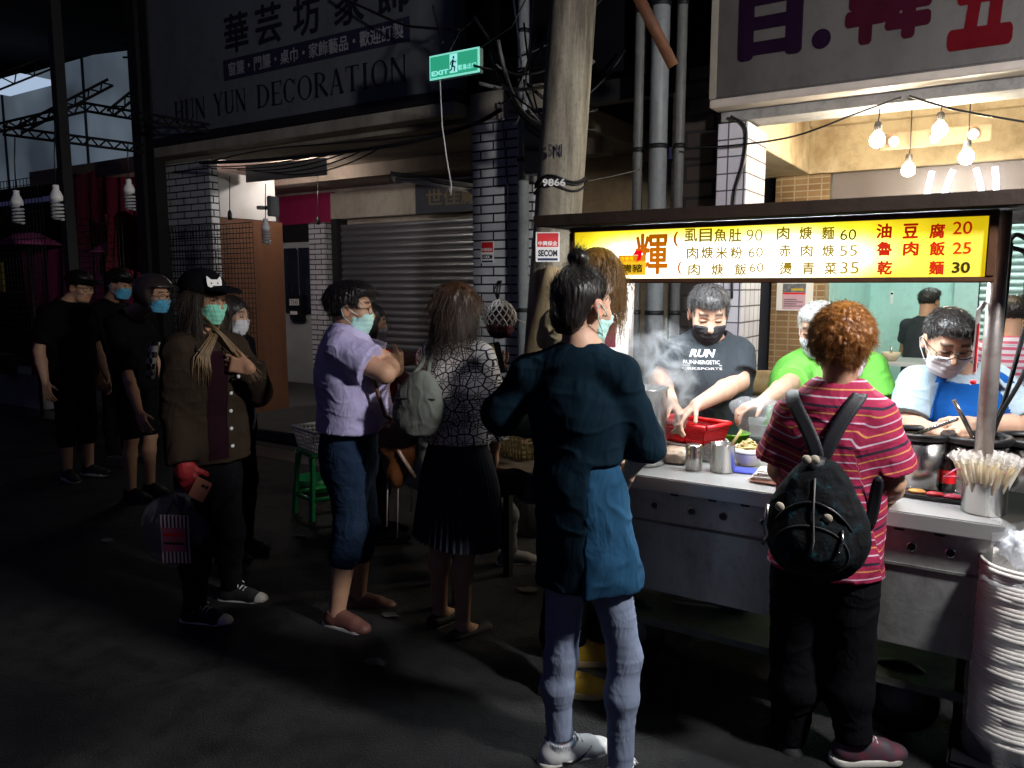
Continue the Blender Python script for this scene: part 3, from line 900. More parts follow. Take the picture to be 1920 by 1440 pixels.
rs = link('roller_shutter', np_mesh('roller_shutter', np.array(v) - np.array(LB.location), f, False), mat('shutter_steel', (.33, .34, .35), .38, .85, .3, 3, stretch=(.3, 1, 1)), LB)
mb = MB(); mb.span((-7.72, 7.60, .11), (-7.62, 7.80, 2.38)); mb.span((-5.30, 7.60, .11), (-5.2, 7.80, 2.38)); part(LB, 'shutter_rail', mb, M['iron'])
# small tiled pier beside the door, door with a glazed upper half
part(LB, 'pier', MB().span((-8.10, 7.55, .11), (-7.80, 7.815, 2.34), .005), M['white_tile'])
dr = part(LB, 'door', MB().span((-8.78, 7.66, .11), (-8.12, 7.72, 2.10), .006), mat('pale_door_paint', (.42, .45, .43), .6, vs=3))
d0 = V(*LB.location)
mb = MB(); mb.span((-8.90, 7.62, .11), (-8.79, 7.80, 2.34)); mb.span((-8.79, 7.62, 2.11), (-8.11, 7.80, 2.34)); mb.build('door_frame', M['iron'], LB, d0)
MB().span((-8.71, 7.645, 1.10), (-8.47, 7.658, 2.02)).build('pane', mat('dark_glass', (.015, .018, .03), .15), dr, d0)
MB().span((-8.42, 7.645, 1.10), (-8.19, 7.658, 2.02)).build('pane', bpy.data.materials['dark_glass'], dr, d0)
mb = MB()
for i in range(5): mb.span((-8.70 + i * .125, 7.630, 1.12), (-8.68 + i * .125, 7.643, 2.0))
mb.build('window_bars', M['iron'], dr, d0)

# electricity meter
mt = empty('electricity_meter', (-8.42, 7.60, 1.16)); tag(mt, 'black electricity meter with white dial box mounted on the pale door', 'meter')
part(mt, 'case', MB().span((-8.56, 7.56, 1.0), (-8.28, 7.64, 1.36), .02), M['black'])
part(mt, 'dial', MB().span((-8.53, 7.548, 1.22), (-8.34, 7.557, 1.31), .003), M['paper'])
part(mt, 'number_plate', MB().span((-8.52, 7.548, 1.09), (-8.38, 7.557, 1.14), .003), M['paper'])
me = text_mesh('17245', .06); text_fit(me, -8.52, 1.235, -8.35, 1.295); text_on('lettering', me, M['dark_ink'], mt, V(0, 7.545, 0) - V(*mt.location), V(1, 0, 0), V(0, 0, 1))

# ------------------------------------------------------------------ shop sign over the left arcade
YS = 4.93
SG = empty('shop_sign', (-5.8, YS, 2.99)); tag(SG, 'long dim grey shop sign with black characters and English word DECORATION above the arcade', 'sign')
q = lambda px, py: pv(px, py, YS - .004)
part(SG, 'panel', MB().span((-7.62, YS, 2.99), (-3.66, 5.10, 4.75), .004), stained('sign_enamel', (.13, .14, .155), (.075, .08, .09), sc=1.0, rough=.55))
part(SG, 'lower_trim', MB().span((-7.64, YS - .02, 2.90), (-3.64, 5.11, 2.985), .006), M['iron'])
part(SG, 'soffit_strip', MB().span((-7.62, YS - .01, 2.80), (-3.66, 5.09, 2.895), .004), M['plaster'])
so = V(*SG.location)
def rect_px(x0, y0, x1, y1, xb, yb):
    """plane rectangle from the lower left, lower right and upper right sight lines"""
    a, b, c = q(x0, y0), q(x1, y1), q(xb, yb)
    return a[0], (a[2] + b[2]) / 2, c[0], c[2]
ink = mat('sign_black', (.010, .010, .014), .5)
ms = []
for ch, (x0, y0, x1, y1) in zip('華芸坊家飾', ((424, 149, 466, 68), (482, 136, 528, 46), (552, 115, 600, 20), (628, 96, 682, -8), (708, 78, 768, -30))):
    a, b = q(x0, y0), q(x1, y1)
    m_ = fat_text(ch, .3, .006, 8); ms.append(text_fit(m_, a[0], 3.63, b[0], 3.98))
text_on('lettering', join_meshes(ms), ink, SG, V(0, YS - .004, 0) - so, V(1, 0, 0), V(0, 0, 1))
xa, xb_ = q(422, 180)[0], q(769, 100)[0]
part(SG, 'slogan_band', MB().span((xa, YS - .006, 3.40), (xb_, YS - .001, 3.585), .001), mat('sign_navy', (.022, .02, .045), .5))
me = fat_text('窗簾・門簾・桌巾・家飾藝品・歡迎訂製', .1, .0018, 6); text_fit(me, xa + .07, 3.43, xb_ - .06, 3.555)
text_on('lettering', me, mat('sign_pale', (.35, .35, .38), .6), SG, V(0, YS - .009, 0) - so, V(1, 0, 0), V(0, 0, 1))
# serif capitals drawn stroke by stroke
def serif_line(words, x0, x1, z0, h):
    mb = MB(); w = {'A': .78, 'C': .72, 'D': .78, 'E': .64, 'H': .8, 'I': .4, 'N': .8, 'O': .82, 'R': .74, 'T': .68, 'U': .78, 'Y': .74, ' ': .5}
    tot = sum(w[c] + .12 for c in words); k = (x1 - x0) / tot; x = x0; th, tn, sf = .14, .05, .045
    def bar(ax, az, bx, bz, t):
        d = nrm(V(bx - ax, 0, bz - az)); n = V(-d[2], 0, d[0]) * t / 2
        s_ = lambda p: V(x + p[0] * k, 0, z0 + p[2] * h)
        mb.poly([s_(V(ax, 0, az) - n), s_(V(bx, 0, bz) - n), s_(V(bx, 0, bz) + n), s_(V(ax, 0, az) + n)])
    def arc(cx, cz, rx, rz, a0, a1):
        ps = np.radians(np.linspace(a0, a1, 22)); o_, i_ = [], []
        for a in ps:
            t = tn + (th - tn) * abs(math.cos(a)) ** 1.5
            o_.append((cx + rx * math.cos(a), cz + rz * math.sin(a))); i_.append((cx + (rx - t) * math.cos(a), cz + (rz - tn) * math.sin(a)))
        s_ = lambda p: (x + p[0] * k, 0, z0 + p[1] * h)
        for j in range(21): mb.poly([s_(o_[j]), s_(o_[j + 1]), s_(i_[j + 1]), s_(i_[j])])
    stem = lambda cx, t=th: (bar(cx, 0, cx, 1, t), bar(cx - t * .9, sf / 2, cx + t * .9, sf / 2, sf), bar(cx - t * .9, 1 - sf / 2, cx + t * .9, 1 - sf / 2, sf))
    for c in words:
        W = w[c]
        if c == 'I': stem(W / 2)
        elif c == 'H': stem(.14); stem(W - .14); bar(.14, .52, W - .14, .52, tn)
        elif c == 'N': stem(.1, tn); stem(W - .1, tn); bar(.1, .97, W - .1, .03, th)
        elif c == 'U': bar(.14, .25, .14, 1, th); bar(W - .12, .25, W - .12, 1, tn); arc(W / 2, .3, W / 2 - .06, .3, 180, 360); bar(.0, .98, .28, .98, sf); bar(W - .25, .98, W, .98, sf)
        elif c == 'Y': bar(W / 2, 0, W / 2, .5, th); bar(.08, 1, W / 2, .46, th); bar(W - .08, 1, W / 2, .46, tn); bar(W / 2 - .13, .02, W / 2 + .13, .02, sf); bar(0, .98, .24, .98, sf); bar(W - .22, .98, W, .98, sf)
        elif c == 'D': stem(.14); arc(.2, .5, W - .2, .5, -90, 90)
        elif c == 'E': stem(.14); bar(.14, .975, W, .975, tn); bar(.14, .5, W - .14, .5, tn); bar(.14, .025, W, .025, tn); bar(W - .02, .8, W - .02, 1, sf); bar(W - .02, 0, W - .02, .2, sf)
        elif c == 'C': arc(W / 2, .5, W / 2, .5, 40, 320); bar(W - .06, .72, W - .06, .95, sf)
        elif c == 'O': arc(W / 2, .5, W / 2, .5, 0, 360)
        elif c == 'R': stem(.14); arc(.2, .74, W - .3, .26, -90, 90); bar(.34, .48, W, 0, th)
        elif c == 'A': bar(.08, 0, W / 2, 1, tn); bar(W - .1, 0, W / 2 - .02, 1, th); bar(.2, .34, W - .2, .34, tn); bar(0, .02, .2, .02, sf); bar(W - .24, .02, W, .02, sf)
        elif c == 'T': stem(W / 2); bar(0, .975, W, .975, tn); bar(.02, .8, .02, 1, sf); bar(W - .02, .8, W - .02, 1, sf)
        x += (W + .12) * k
    return mb
xl_, xr_ = q(330, 250)[0], q(768, 180)[0]; wd_ = {'HUN': (0, .165), 'YUN': (.203, .362), 'DECORATION': (.405, 1)}
for w_, (f0, f1) in wd_.items():
    mb = serif_line(w_, xl_ + (xr_ - xl_) * f0, xl_ + (xr_ - xl_) * f1, 3.10, .205); mb.build('word', ink, SG, V(0, -(YS - .005), 0) + so)

# ------------------------------------------------------------------ right shophouse
RB = empty('shophouse', (-.3, 5.0, 0)); tag(RB, 'eatery shophouse with warm lit arcade ceiling and mint green dining room', 'building')
part(RB, 'column', MB().span((-1.63, 5.0, .1), (-1.44, 5.45, 2.52), .004), M['square_tile'])
part(RB, 'beam', MB().span((-1.62, 5.02, 2.53), (3.2, 5.28, 2.84), .004), stained('grey_beam', (.30, .29, .28), (.14, .13, .13), sc=6, streak=(1, 1, 1)))
part(RB, 'side_beam', MB().span((-1.85, 5.285, 2.42), (-1.46, 6.88, 2.84), .004), M['cream'])
part(RB, 'back_beam', MB().span((-1.85, 6.90, 2.42), (3.2, 7.15, 2.84), .004), M['cream'])
part(RB, 'ceiling', MB().span((-1.85, 5.285, 2.845), (3.2, 7.15, 2.95)), M['cream'])
part(RB, 'cornice', MB().span((-1.455, 6.79, 2.78), (3.2, 6.895, 2.842), .01), M['cream'])
part(RB, 'pillar', MB().span((-1.74, 6.93, .11), (-1.30, 7.13, 2.415), .005), M['brown_tile'])
part(RB, 'dark_door', MB().span((-2.12, 7.0, .11), (-1.75, 7.06, 2.1), .006), mat('dark_door_paint', (.022, .026, .034), .5, bs=8))
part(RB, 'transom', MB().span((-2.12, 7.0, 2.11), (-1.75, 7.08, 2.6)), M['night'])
part(RB, 'gap_wall', MB().span((-2.02, 5.22, .11), (-1.635, 5.32, 2.95)), M['dark_tile'])
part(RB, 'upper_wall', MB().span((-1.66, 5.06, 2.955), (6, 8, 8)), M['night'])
part(RB, 'name_panel', MB().span((-1.29, 6.96, 1.98), (3.2, 7.02, 2.415), .004), mat('taupe_panel', (.20, .17, .165), .35, var=.2, vs=2))
part(RB, 'inner_wall', MB().span((-1.40, 7.16, .11), (-1.30, 9.5, 2.9)), M['mint'])
part(RB, 'rear_wall', MB().span((-1.30, 9.50, .11), (-.34, 9.6, 2.9)), M['mint'])
part(RB, 'pilaster', MB().span((-.48, 9.42, .11), (-.26, 9.498, 2.9), .004), M['mint2'])
part(RB, 'room_ceiling', MB().span((-1.4, 7.16, 2.86), (3.2, 9.6, 2.93)), M['mint2'])
v, f = slats(-.25, 2.2, .12, 2.6, .072, 9.50, .018)
link('roller_shutter', np_mesh('roller_shutter', np.array(v) - np.array(RB.location), f, False), mat('pale_shutter', (.42, .55, .52), .4, .4, .2, 3), RB)
part(RB, 'far_side_wall', MB().span((2.2, 5.3, .11), (2.3, 9.6, 2.84)), M['mint2'])

# big sign over the eatery
YR = 4.86
BS = empty('shop_sign', (0.2, YR, 2.62)); tag(BS, 'large cream shop sign with fat dark red and purple brush characters over the eatery', 'sign')
bo = V(*BS.location)
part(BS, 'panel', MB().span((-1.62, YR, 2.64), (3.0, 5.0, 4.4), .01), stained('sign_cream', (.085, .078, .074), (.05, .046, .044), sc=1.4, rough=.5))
part(BS, 'lower_trim', MB().span((-1.64, YR - .012, 2.59), (3.02, 5.01, 2.636), .006), mat('cream_trim', (.55, .48, .42), .5))
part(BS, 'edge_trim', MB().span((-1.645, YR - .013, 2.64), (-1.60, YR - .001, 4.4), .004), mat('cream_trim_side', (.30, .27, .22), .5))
q2 = lambda px, py: pv(px, py, YR - .004)
def fat(ch, x0, y0, x1, top, off=.06):
    a, b = q2(x0, y0), q2(x1, y0)
    m_ = fat_text(ch, 1.0, off, 20); return text_fit(m_, a[0], a[2], b[0], top)
pur, red = mat('sign_purple', (.010, .002, .013), .8, spec=.08), mat('sign_red', (.095, .002, .006), .8, spec=.08)
text_on('character', fat('日', 1382, 118, 1502, 3.22), pur, BS, V(0, YR - .005, 0) - bo, V(1, 0, 0), V(0, 0, 1))
text_on('character', fat('韓', 1582, 90, 1742, 3.40, .042), mat('sign_plum', (.034, .002, .010), .8, spec=.08), BS, V(0, YR - .005, 0) - bo, V(1, 0, 0), V(0, 0, 1))
text_on('character', fat('五', 1774, 98, 1896, 3.22), red, BS, V(0, YR - .005, 0) - bo, V(1, 0, 0), V(0, 0, 1))
c0 = q2(1540, 73); mb = MB(); mb.poly([c0 + V(math.cos(a) * .052, -.001, math.sin(a) * .055) for a in np.linspace(0, 6.283, 25)[:-1]]); mb.build('dot', pur, BS, bo)

# ring light on the name panel
RL = empty('ring_light', (-.42, 6.93, 2.1)); tag(RL, 'pair of curved white neon tubes glowing on the taupe name panel', 'neon light')
gl = glow('neon_white', (.90, .92, 1.0), 4.0)
for px0, bow in ((1742, -.03), (1776, -.07), (1838, .07), (1868, .03)):
    c = pv(px0, 340, 6.93); part(RL, 'tube', MB().tube([V(c[0] - bow * 1.0 * t ** 2.4 + bow * .5, 6.93, 2.375 - .46 * (1 - t)) for t in np.linspace(0, 1, 11)], .021, 8), gl)

# bulbs under the arcade beam
gb = glow('bulb_glass', (1.0, .88, .68), 370.0)
brass = mat('lamp_holder', (.06, .055, .05), .5)
for (px, py, v_, lab) in ((1645, 262, 5.15, 'lit round bulb hanging on its own left of the three other bulbs'), (1703, 318, 5.95, 'lit round bulb hanging lowest of the four'),
                     (1762, 243, 5.45, 'lit round bulb hanging highest, in front of the rusty lamp plate'), (1812, 294, 5.6, 'lit round bulb hanging from the right end of the rusty lamp plate')):
    c = pv(px, py, v_)
    bl = empty('light_bulb', c); tag(bl, lab, 'light bulb', 'bulbs under the arcade ceiling')
    part(bl, 'glass', MB().lathe([(0, -.045), (.02, -.042), (.037, -.028), (.043, -.005), (.038, .016), (.024, .036), (.018, .046), (0, .046)], c, 20), gb)
    part(bl, 'holder', MB().lathe([(.019, .044), (.022, .05), (.022, .085), (.018, .10), (.006, .106), (0, .106)], c, 14), brass)
    topz = 2.84 if v_ > 5.3 else 2.62
    part(bl, 'wire', MB().tube([c + V(0, 0, .105), c + V(.004, 0, .14), V(c[0] - .004, c[1], topz)], .004, 6), M['cable'])
lp = empty('lamp_plate', pv(1760, 258, 6.0)); tag(lp, 'rusty brown lamp plate with old sockets fixed under the arcade ceiling', 'lamp plate')
c = V(*lp.location); part(lp, 'plate', MB().span((c[0] - .36, c[1], c[2] - .05), (c[0] + .30, c[1] + .03, c[2] + .06), .004), stained('rusty_plate', (.26, .17, .10), (.12, .07, .04)))
for dx in (-.27, -.02, .20): part(lp, 'socket', MB().lathe([(0, 0), (.035, 0), (.035, .03), (.022, .05), (0, .05)], c + V(dx, 0, 0), 16, axis=V(0, -1, 0)), M['white'])

# globe lamp of the next stall, just beyond the right edge of the photo: it lights the queue from the right
c = V(.98, 2.05, 2.58); SL = empty('globe_lamp', c); tag(SL, 'white globe lamp of the next stall hanging over the street right of the menu sign', 'lamp')
part(SL, 'globe', MB().lathe([(.12 * math.sin(a), -.12 * math.cos(a)) for a in np.linspace(0, math.pi, 15)], c, 24), glow('globe_glass', (1.0, .97, .96), 620.0))
part(SL, 'holder', MB().lathe([(.03, .115), (.032, .16), (.018, .18), (0, .18)], c, 14), brass)
part(SL, 'wire', MB().tube([c + V(0, 0, .17), V(.98, 2.05, 3.5), V(.95, 4.84, 3.7)], .004, 6), M['cable'])
# fluorescent lamp on the dining room ceiling
DL = empty('ceiling_lamp', (-.2, 8.3, 2.80)); tag(DL, 'white fluorescent lamp on the ceiling of the mint dining room', 'lamp')
part(DL, 'tube', MB().tube([(-.9, 8.3, 2.79), (.9, 8.3, 2.79)], .016, 10), glow('room_tube', (.90, 1.0, .96), 190.0)); part(DL, 'batten', MB().span((-.95, 8.26, 2.81), (.95, 8.34, 2.855)), M['white'])

BL = empty('wall_lamp', (-7.15, 5.30, 2.30)); tag(BL, 'added unseen pinkish bulb behind the left tile column, lighting the curtains and parasols', 'lamp')  # unseen bulb added to brighten the curtains and parasols
part(BL, 'glass', MB().lathe([(.04 * math.sin(a), -.04 * math.cos(a)) for a in np.linspace(0, math.pi, 11)], (-7.15, 5.30, 2.30), 16), glow('added_bulb_pink', (1.0, .82, .86), 480.0)); part(BL, 'holder', MB().tube([(-7.15, 5.30, 2.34), (-7.15, 5.30, 2.50)], .02, 10), brass)
# scraps on the road
random.seed(5)
for px, py, lab in ((990, 1108, 'pale'), (735, 1155, 'grey'), (1430, 1085, 'small'), (560, 1005, 'torn'), (700, 1245, 'tiny'), (40, 797, 'flat'), (200, 1015, 'thin'), (1045, 1165, 'folded')):
    c = pz(px, py, .004); n = 7; vv = []
    for i in range(n):
        a = 6.283 * i / n; r = .022 + .020 * random.random(); vv.append(c + V(r * 1.5 * math.cos(a), r * math.sin(a), .004 + .008 * random.random()))
    mb = MB(); mb.poly(vv); o = mb.build('paper_scrap', bpy.data.materials.get('scrap_paper') or mat('scrap_paper', (.11, .105, .09), .8), None, c); md = o.modifiers.new('thickness', 'SOLIDIFY'); md.thickness = .0015
    tag(o, 'scrap of pale paper lying on the dark road', 'litter', 'paper scraps on the road')
# ------------------------------------------------------------------ utility pole and what is fixed to it
a0, a1 = pd(1012, 880, 4.62), pd(1086, -150, 4.62)
ax = a1 - a0; k = -a0[2] / ax[2]; a0 = a0 + ax * k
up_ = empty('utility_pole', a0); tag(up_, 'thick weathered grey utility pole leaning slightly beside the stall', 'pole')
mb = MB(); mb.tube([lerp(a0, a1, t) for t in np.linspace(0, 1, 9)], list(np.linspace(.152, .128, 9)), 32)
poleM = stained('weathered_pole', (.36, .325, .25), (.085, .072, .054), rough=.85, sc=8, amt=(.38, .60), streak=(1, 1, .10), bs=40)
mb.build('shaft', poleM, up_, a0)
pole_at = lambda z: lerp(a0, a1, z / a1[2])
mb = MB()
for z in (2.05, 2.085, 2.10): mb.tube([pole_at(z) + V(math.cos(a), math.sin(a), .02 * math.sin(3 * a)) * V(.147, .147, 1) for a in np.linspace(0, 6.283, 25)], .007, 6, False)
mb.build('wire_band', M['iron'], up_, a0)
tagp = pole_at(2.075) + nrm(V(*cam.location) - pole_at(2.075)) * V(1, 1, 0) * .150
fx = nrm(np.cross(UP, nrm((V(*cam.location) - tagp) * V(1, 1, 0)))); fx = fx
me = text_mesh('9866', .07, .002); text_fit(me, -.10, -.02, .03, .022)
text_on('number_plate', me, M['white'], up_, tagp - a0 + nrm((V(*cam.location) - tagp) * V(1, 1, 0)) * .004, fx, UP)
me = text_mesh('5 N', .07, .002); text_fit(me, -.07, .12, .01, .19)
text_on('lettering', me, M['dark_ink'], up_, tagp - a0 + nrm((V(*cam.location) - tagp) * V(1, 1, 0)) * .004 + UP * .02, fx, UP)

def secom(name, label, c, w, h, ex, parent=None):
    n = np.cross(ex, UP); s_ = empty(name, c); tag(s_, label, 'sign', 'security company stickers')
    def quad(nm, x0, z0, x1, z1, off, m, th=.003):
        mb = MB(); mb.prism([(x0, z0), (x1, z0), (x1, z1), (x0, z1)], (c + n * off, ex, UP, n), th); return mb.build(nm, m, s_, c)
    quad('card', -w / 2, -h / 2, w / 2, h / 2, 0, M['paper'])
    quad('red_field', -w * .44, h * .0, w * .44, h * .46, .0035, M['red_ink'], .001)
    quad('blue_line', -w * .42, -h * .46, w * .42, -h * .38, .0035, M['navy_ink'], .001)
    me = fat_text('中興保全', .1, .0035, 6); text_fit(me, -w * .40, h * .04, w * .40, h * .20); text_on('characters', me, M['paper'], s_, n * .0055, ex, UP)
    me = text_mesh('SECOM', .1, .004); text_fit(me, -w * .40, -h * .32, w * .40, -h * .10); text_on('lettering', me, M['dark_ink'], s_, n * .0055, ex, UP)
    return s_
pc = pole_at(1.72); tc_ = nrm((V(*cam.location) - pc) * V(1, 1, 0))
secom('sticker', 'larger red and white security sticker fixed to the utility pole', pd(1027, 463, 4.42), .135, .165, nrm(np.cross(UP, tc_)))
secom('sticker', 'smaller red and white security sticker on the white brick tile column', pv(914, 473, 5.094), .125, .17, V(1, 0, 0))
lg = MB(); p0, p1 = pd(1038, 500, 4.42), pd(1006, 640, 4.42)
lg.tube([p0, lerp(p0, p1, .3), lerp(p0, p1, .6), p1, p1 + (p1 - p0) * .8], [.045, .052, .05, .053, .05], 14); tag(lg.build('log', stained('bare_wood', (.42, .31, .17), (.18, .12, .06), sc=9, streak=(1, 1, .2)), None, p1), 'short barkless wooden log tied upright against the utility pole', 'log')

# ------------------------------------------------------------------ pipes between the two buildings
def pipe(px, v_, r, label, m, z1=6.0, px2=None, band=True):
    a = pv(px, 400, v_); o = empty('drain_pipe', (a[0], v_, 0)); tag(o, label, 'pipe', 'pipes on the building fronts')
    part(o, 'pipe', MB().tube([(a[0], v_, .0), (a[0], v_, z1)], r, 18), m)
    for z in (1.3, 2.4, 3.3): part(o, 'bracket', MB().tube([(a[0], v_, z), (a[0], v_, z + .03)], r + .006, 18), M['iron'])
pipe(1194, 5.05, .036, 'thin dark drain pipe left of the thick one in the gap between buildings', M['pipe_dark'])
pipe(1231, 5.0, .060, 'thick grey drain pipe in the middle of the gap between buildings', M['galv'])
pipe(1270, 5.05, .034, 'thin grey drain pipe right of the thick one in the gap between buildings', M['pipe_dark'])
pipe(981, 4.98, .042, 'grey drain pipe in front of the white brick tile column', M['galv'])
br_ = MB(); br_.tube([pd(1190, -20, 4.6), pd(1262, 122, 4.75)], .045, 4); tag(br_.build('brace', M['wood'], None, pd(1225, 50, 4.65)), 'slanting brown wooden brace in front of the drain pipes', 'brace')
# beige wall far back in the gap and the sheet above it
ga_, gb__ = pv(1085, 397, 7.4), pv(1200, 240, 7.4); gw = MB().span((ga_[0], 7.4, .11), (gb__[0], 7.5, gb__[2])).build('passage_wall', stained('beige_board', (.46, .36, .25), (.30, .22, .15)), None, (ga_[0], 7.45, 0)); tag(gw, 'beige plaster wall in the passage behind the utility pole', 'wall')
mb = MB()
for i in range(9):
    x = -2.85 + i * .085; mb.box((x, 5.6, 3.75), (.05, .9, .015), Matrix.Rotation(R(38), 3, 'Y'))
tag(mb.build('awning', mat('pale_sheet_metal', (.45, .52, .56), .4, .6), None, (-2.5, 5.6, 3.7)), 'pale corrugated metal awning high up behind the utility pole', 'awning')
mb = MB(); mb.span((-3.05, 5.2, 2.80), (-2.0, 5.3, 2.95)); tag(mb.build('cross_beam', M['iron'], None, (-2.6, 4.95, 2.62)), 'dark iron cross beam spanning the gap behind the utility pole', 'beam')
jb = MB(); jb.span((-2.95, 4.78, 2.28), (-2.72, 4.92, 2.72), .01); tag(jb.build('junction_box', M['black'], None, (-2.84, 4.85, 2.28)), 'black cable junction box left of the utility pole', 'junction box')

# ------------------------------------------------------------------ exit sign
e0 = pv(851, 120, 4.25); EXS = empty('exit_sign', e0); tag(EXS, 'green EXIT sign with running figure hanging from cables in front of the grey shop sign', 'exit sign')
L_, R_ = pv(804, 131, 4.25), pv(897, 110, 4.25)
hw = (R_[0] - L_[0]) / 2
part(EXS, 'case', MB().span((e0[0] - hw, 4.255, e0[2] - .078), (e0[0] + hw, 4.30, e0[2] + .078), .006), mat('exit_case', (.25, .4, .35), .5))
def glow_var(name, c1, c2, s1, s2, sc, stretch):
    m, t, b = nodes(name); f = tex(t, sc, 3, .5, stretch=stretch); cc = mixc(t, f, c1, c2)
    b.inputs['Base Color'].default_value = (.1, .3, .2, 1); t.links.new(cc, b.inputs['Emission Color'])
    t.links.new(math_n(t, 'MULTIPLY_ADD', f, s2 - s1, s1), b.inputs['Emission Strength']); return m
part(EXS, 'border', MB().span((e0[0] - hw, 4.250, e0[2] - .078), (e0[0] + hw, 4.2545, e0[2] + .078)), glow('exit_rim', (.12, .75, .58), .75))
part(EXS, 'face', MB().span((e0[0] - hw + .012, 4.246, e0[2] - .066), (e0[0] + hw - .012, 4.2495, e0[2] + .066)), glow_var('exit_green', (.005, .36, .20), (.01, .24, .13), .8, 1.1, 9, (1, 1, 1)))
ew = glow('exit_pale', (.22, .85, .80), .85)
part(EXS, 'figure_field', MB().span((e0[0] - .03, 4.243, e0[2] - .055), (e0[0] + .03, 4.2455, e0[2] + .062)), ew)
rm = MB()
def limb(pts, r):
    for a, b in zip(pts, pts[1:]):
        a, b = V(a[0], 0, a[1]), V(b[0], 0, b[1]); d = nrm(b - a); n = V(-d[2], 0, d[0]) * r; o = V(e0[0], 4.2425, e0[2])
        rm.poly([o + a - n - d * r * .6, o + b - n + d * r * .6, o + b + n + d * r * .6, o + a + n - d * r * .6])
limb([(-.002, .022), (-.008, -.012)], .0085); limb([(0, .02), (.016, .008), (.024, .014)], .0035); limb([(-.004, .02), (-.02, .012), (-.022, -.002)], .0035)
limb([(-.006, -.012), (.012, -.022), (.008, -.045)], .005); limb([(-.009, -.012), (-.014, -.032), (-.026, -.04)], .005)
rm.poly([V(e0[0] + .003 + .008 * math.cos(a), 4.2425, e0[2] + .04 + .009 * math.sin(a)) for a in np.linspace(0, 6.28, 13)[:-1]])
rm.build('running_figure', mat('exit_dark', (.01, .12, .09), .5), EXS, e0)
me = text_mesh('EXIT', .1, .003); text_fit(me, -hw + .022, -.056, -.040, -.026); text_on('lettering', me, ew, EXS, V(0, -.0075, 0), V(1, 0, 0), UP)
me = text_mesh('緊急出口', .1, .001); text_fit(me, .038, -.048, hw - .02, -.014); text_on('characters', me, ew, EXS, V(0, -.0075, 0), V(1, 0, 0), UP)
part(EXS, 'hanger', MB().tube([V(e0[0] - .06, 4.27, e0[2] + .078), V(e0[0] - .06, 4.4, e0[2] + .25), V(e0[0] - .1, 4.9, e0[2] + .6)], .005, 6), M['iron'])
part(EXS, 'hanger', MB().tube([R_ + V(0, .02, .07), pd(960, 50, 4.9), pd(985, 0, 4.9)], .004, 6), M['cable'])
pc_ = [pv(825, 150, 4.25), pv(829, 235, 4.25), pv(838, 300, 4.25), pv(846, 345, 4.25), pv(846, 366, 4.25), pv(842, 352, 4.25)]
part(EXS, 'cord', MB().tube(pc_, .0045, 6), M['white'])

# ------------------------------------------------------------------ loose cables
def cable(label, pts, r=.008, m=None, name='cable', cat='cable'):
    P3 = [np.asarray(p, float) for p in pts]; out = []
    for i in range(len(P3) - 1):
        p0, p1, p2, p3 = P3[max(i - 1, 0)], P3[i], P3[i + 1], P3[min(i + 2, len(P3) - 1)]
        for t in np.linspace(0, 1, 7)[:-1]:
            out.append(.5 * (2 * p1 + (p2 - p0) * t + (2 * p0 - 5 * p1 + 4 * p2 - p3) * t * t + (3 * p1 - p0 - 3 * p2 + p3) * t ** 3))
    out.append(P3[-1])
    return tag(MB().tube(out, r, 7).build(name, m or M['cable'], None, P3[0]), label, cat)
cable('thick black cable sagging under the grey shop sign', [pv(375, 305, 4.8), pv(470, 302, 4.75), pv(600, 290, 4.75), pv(760, 268, 4.75), pv(880, 236, 4.75), pv(940, 205, 4.8)], .016)
cable('thin black cable sagging just below the thick one under the grey shop sign', [pv(380, 306, 4.85), pv(500, 262 + 18, 4.85), pv(640, 268, 4.85), pv(800, 252, 4.85), pv(890, 232, 4.85)], .007)
cable('thin pale wire running down in front of the upper drain pipe', [pd(962, -10, 5.2), pd(975, 100, 5.2), pd(985, 190, 5.2), pd(1016, 232, 5.2)], .006, M['white'])
cable('grey wire looping down the white brick tile column', [pv(937, 190, 5.07), pv(945, 260, 5.07), pv(952, 350, 5.07), pv(955, 470, 5.07), pv(958, 560, 5.07)], .007, M['pipe_dark'])
cable('black wire strung from the arcade beam across the tile column to the left', [pv(1285, 278, 4.95), pv(1380, 272, 4.95), pv(1490, 255, 4.95), pv(1600, 215, 4.97), pv(1690, 182, 4.99)], .006)
cable('black wire strung from the arcade beam to the right of the bulbs', [pv(1705, 180, 4.99), pv(1790, 205, 4.95), pv(1930, 230, 4.95)], .006)
cable('black cable running down the white square tile column', [pv(1370, 218, 4.98), pv(1398, 240, 4.98), pv(1395, 300, 4.98), pv(1378, 360, 4.98), pv(1375, 420, 4.98), pv(1372, 560, 4.98)], .009)
cable('thin wire strung across the utility pole towards the pipes', [pd(1100, 340, 4.45), pd(1150, 330, 4.7), pd(1200, 318, 4.9)], .004)
cable('dark twig like cable hanging above the exit sign', [pv(640, -5, 4.8), pv(745, 42, 4.7), pv(800, 52, 4.6), pv(862, 55, 4.6)], .010)
cable('dark cable hanging straight down onto the exit sign', [pv(812, 10, 4.5), pv(822, 50, 4.5), pv(830, 80, 4.35)], .009)

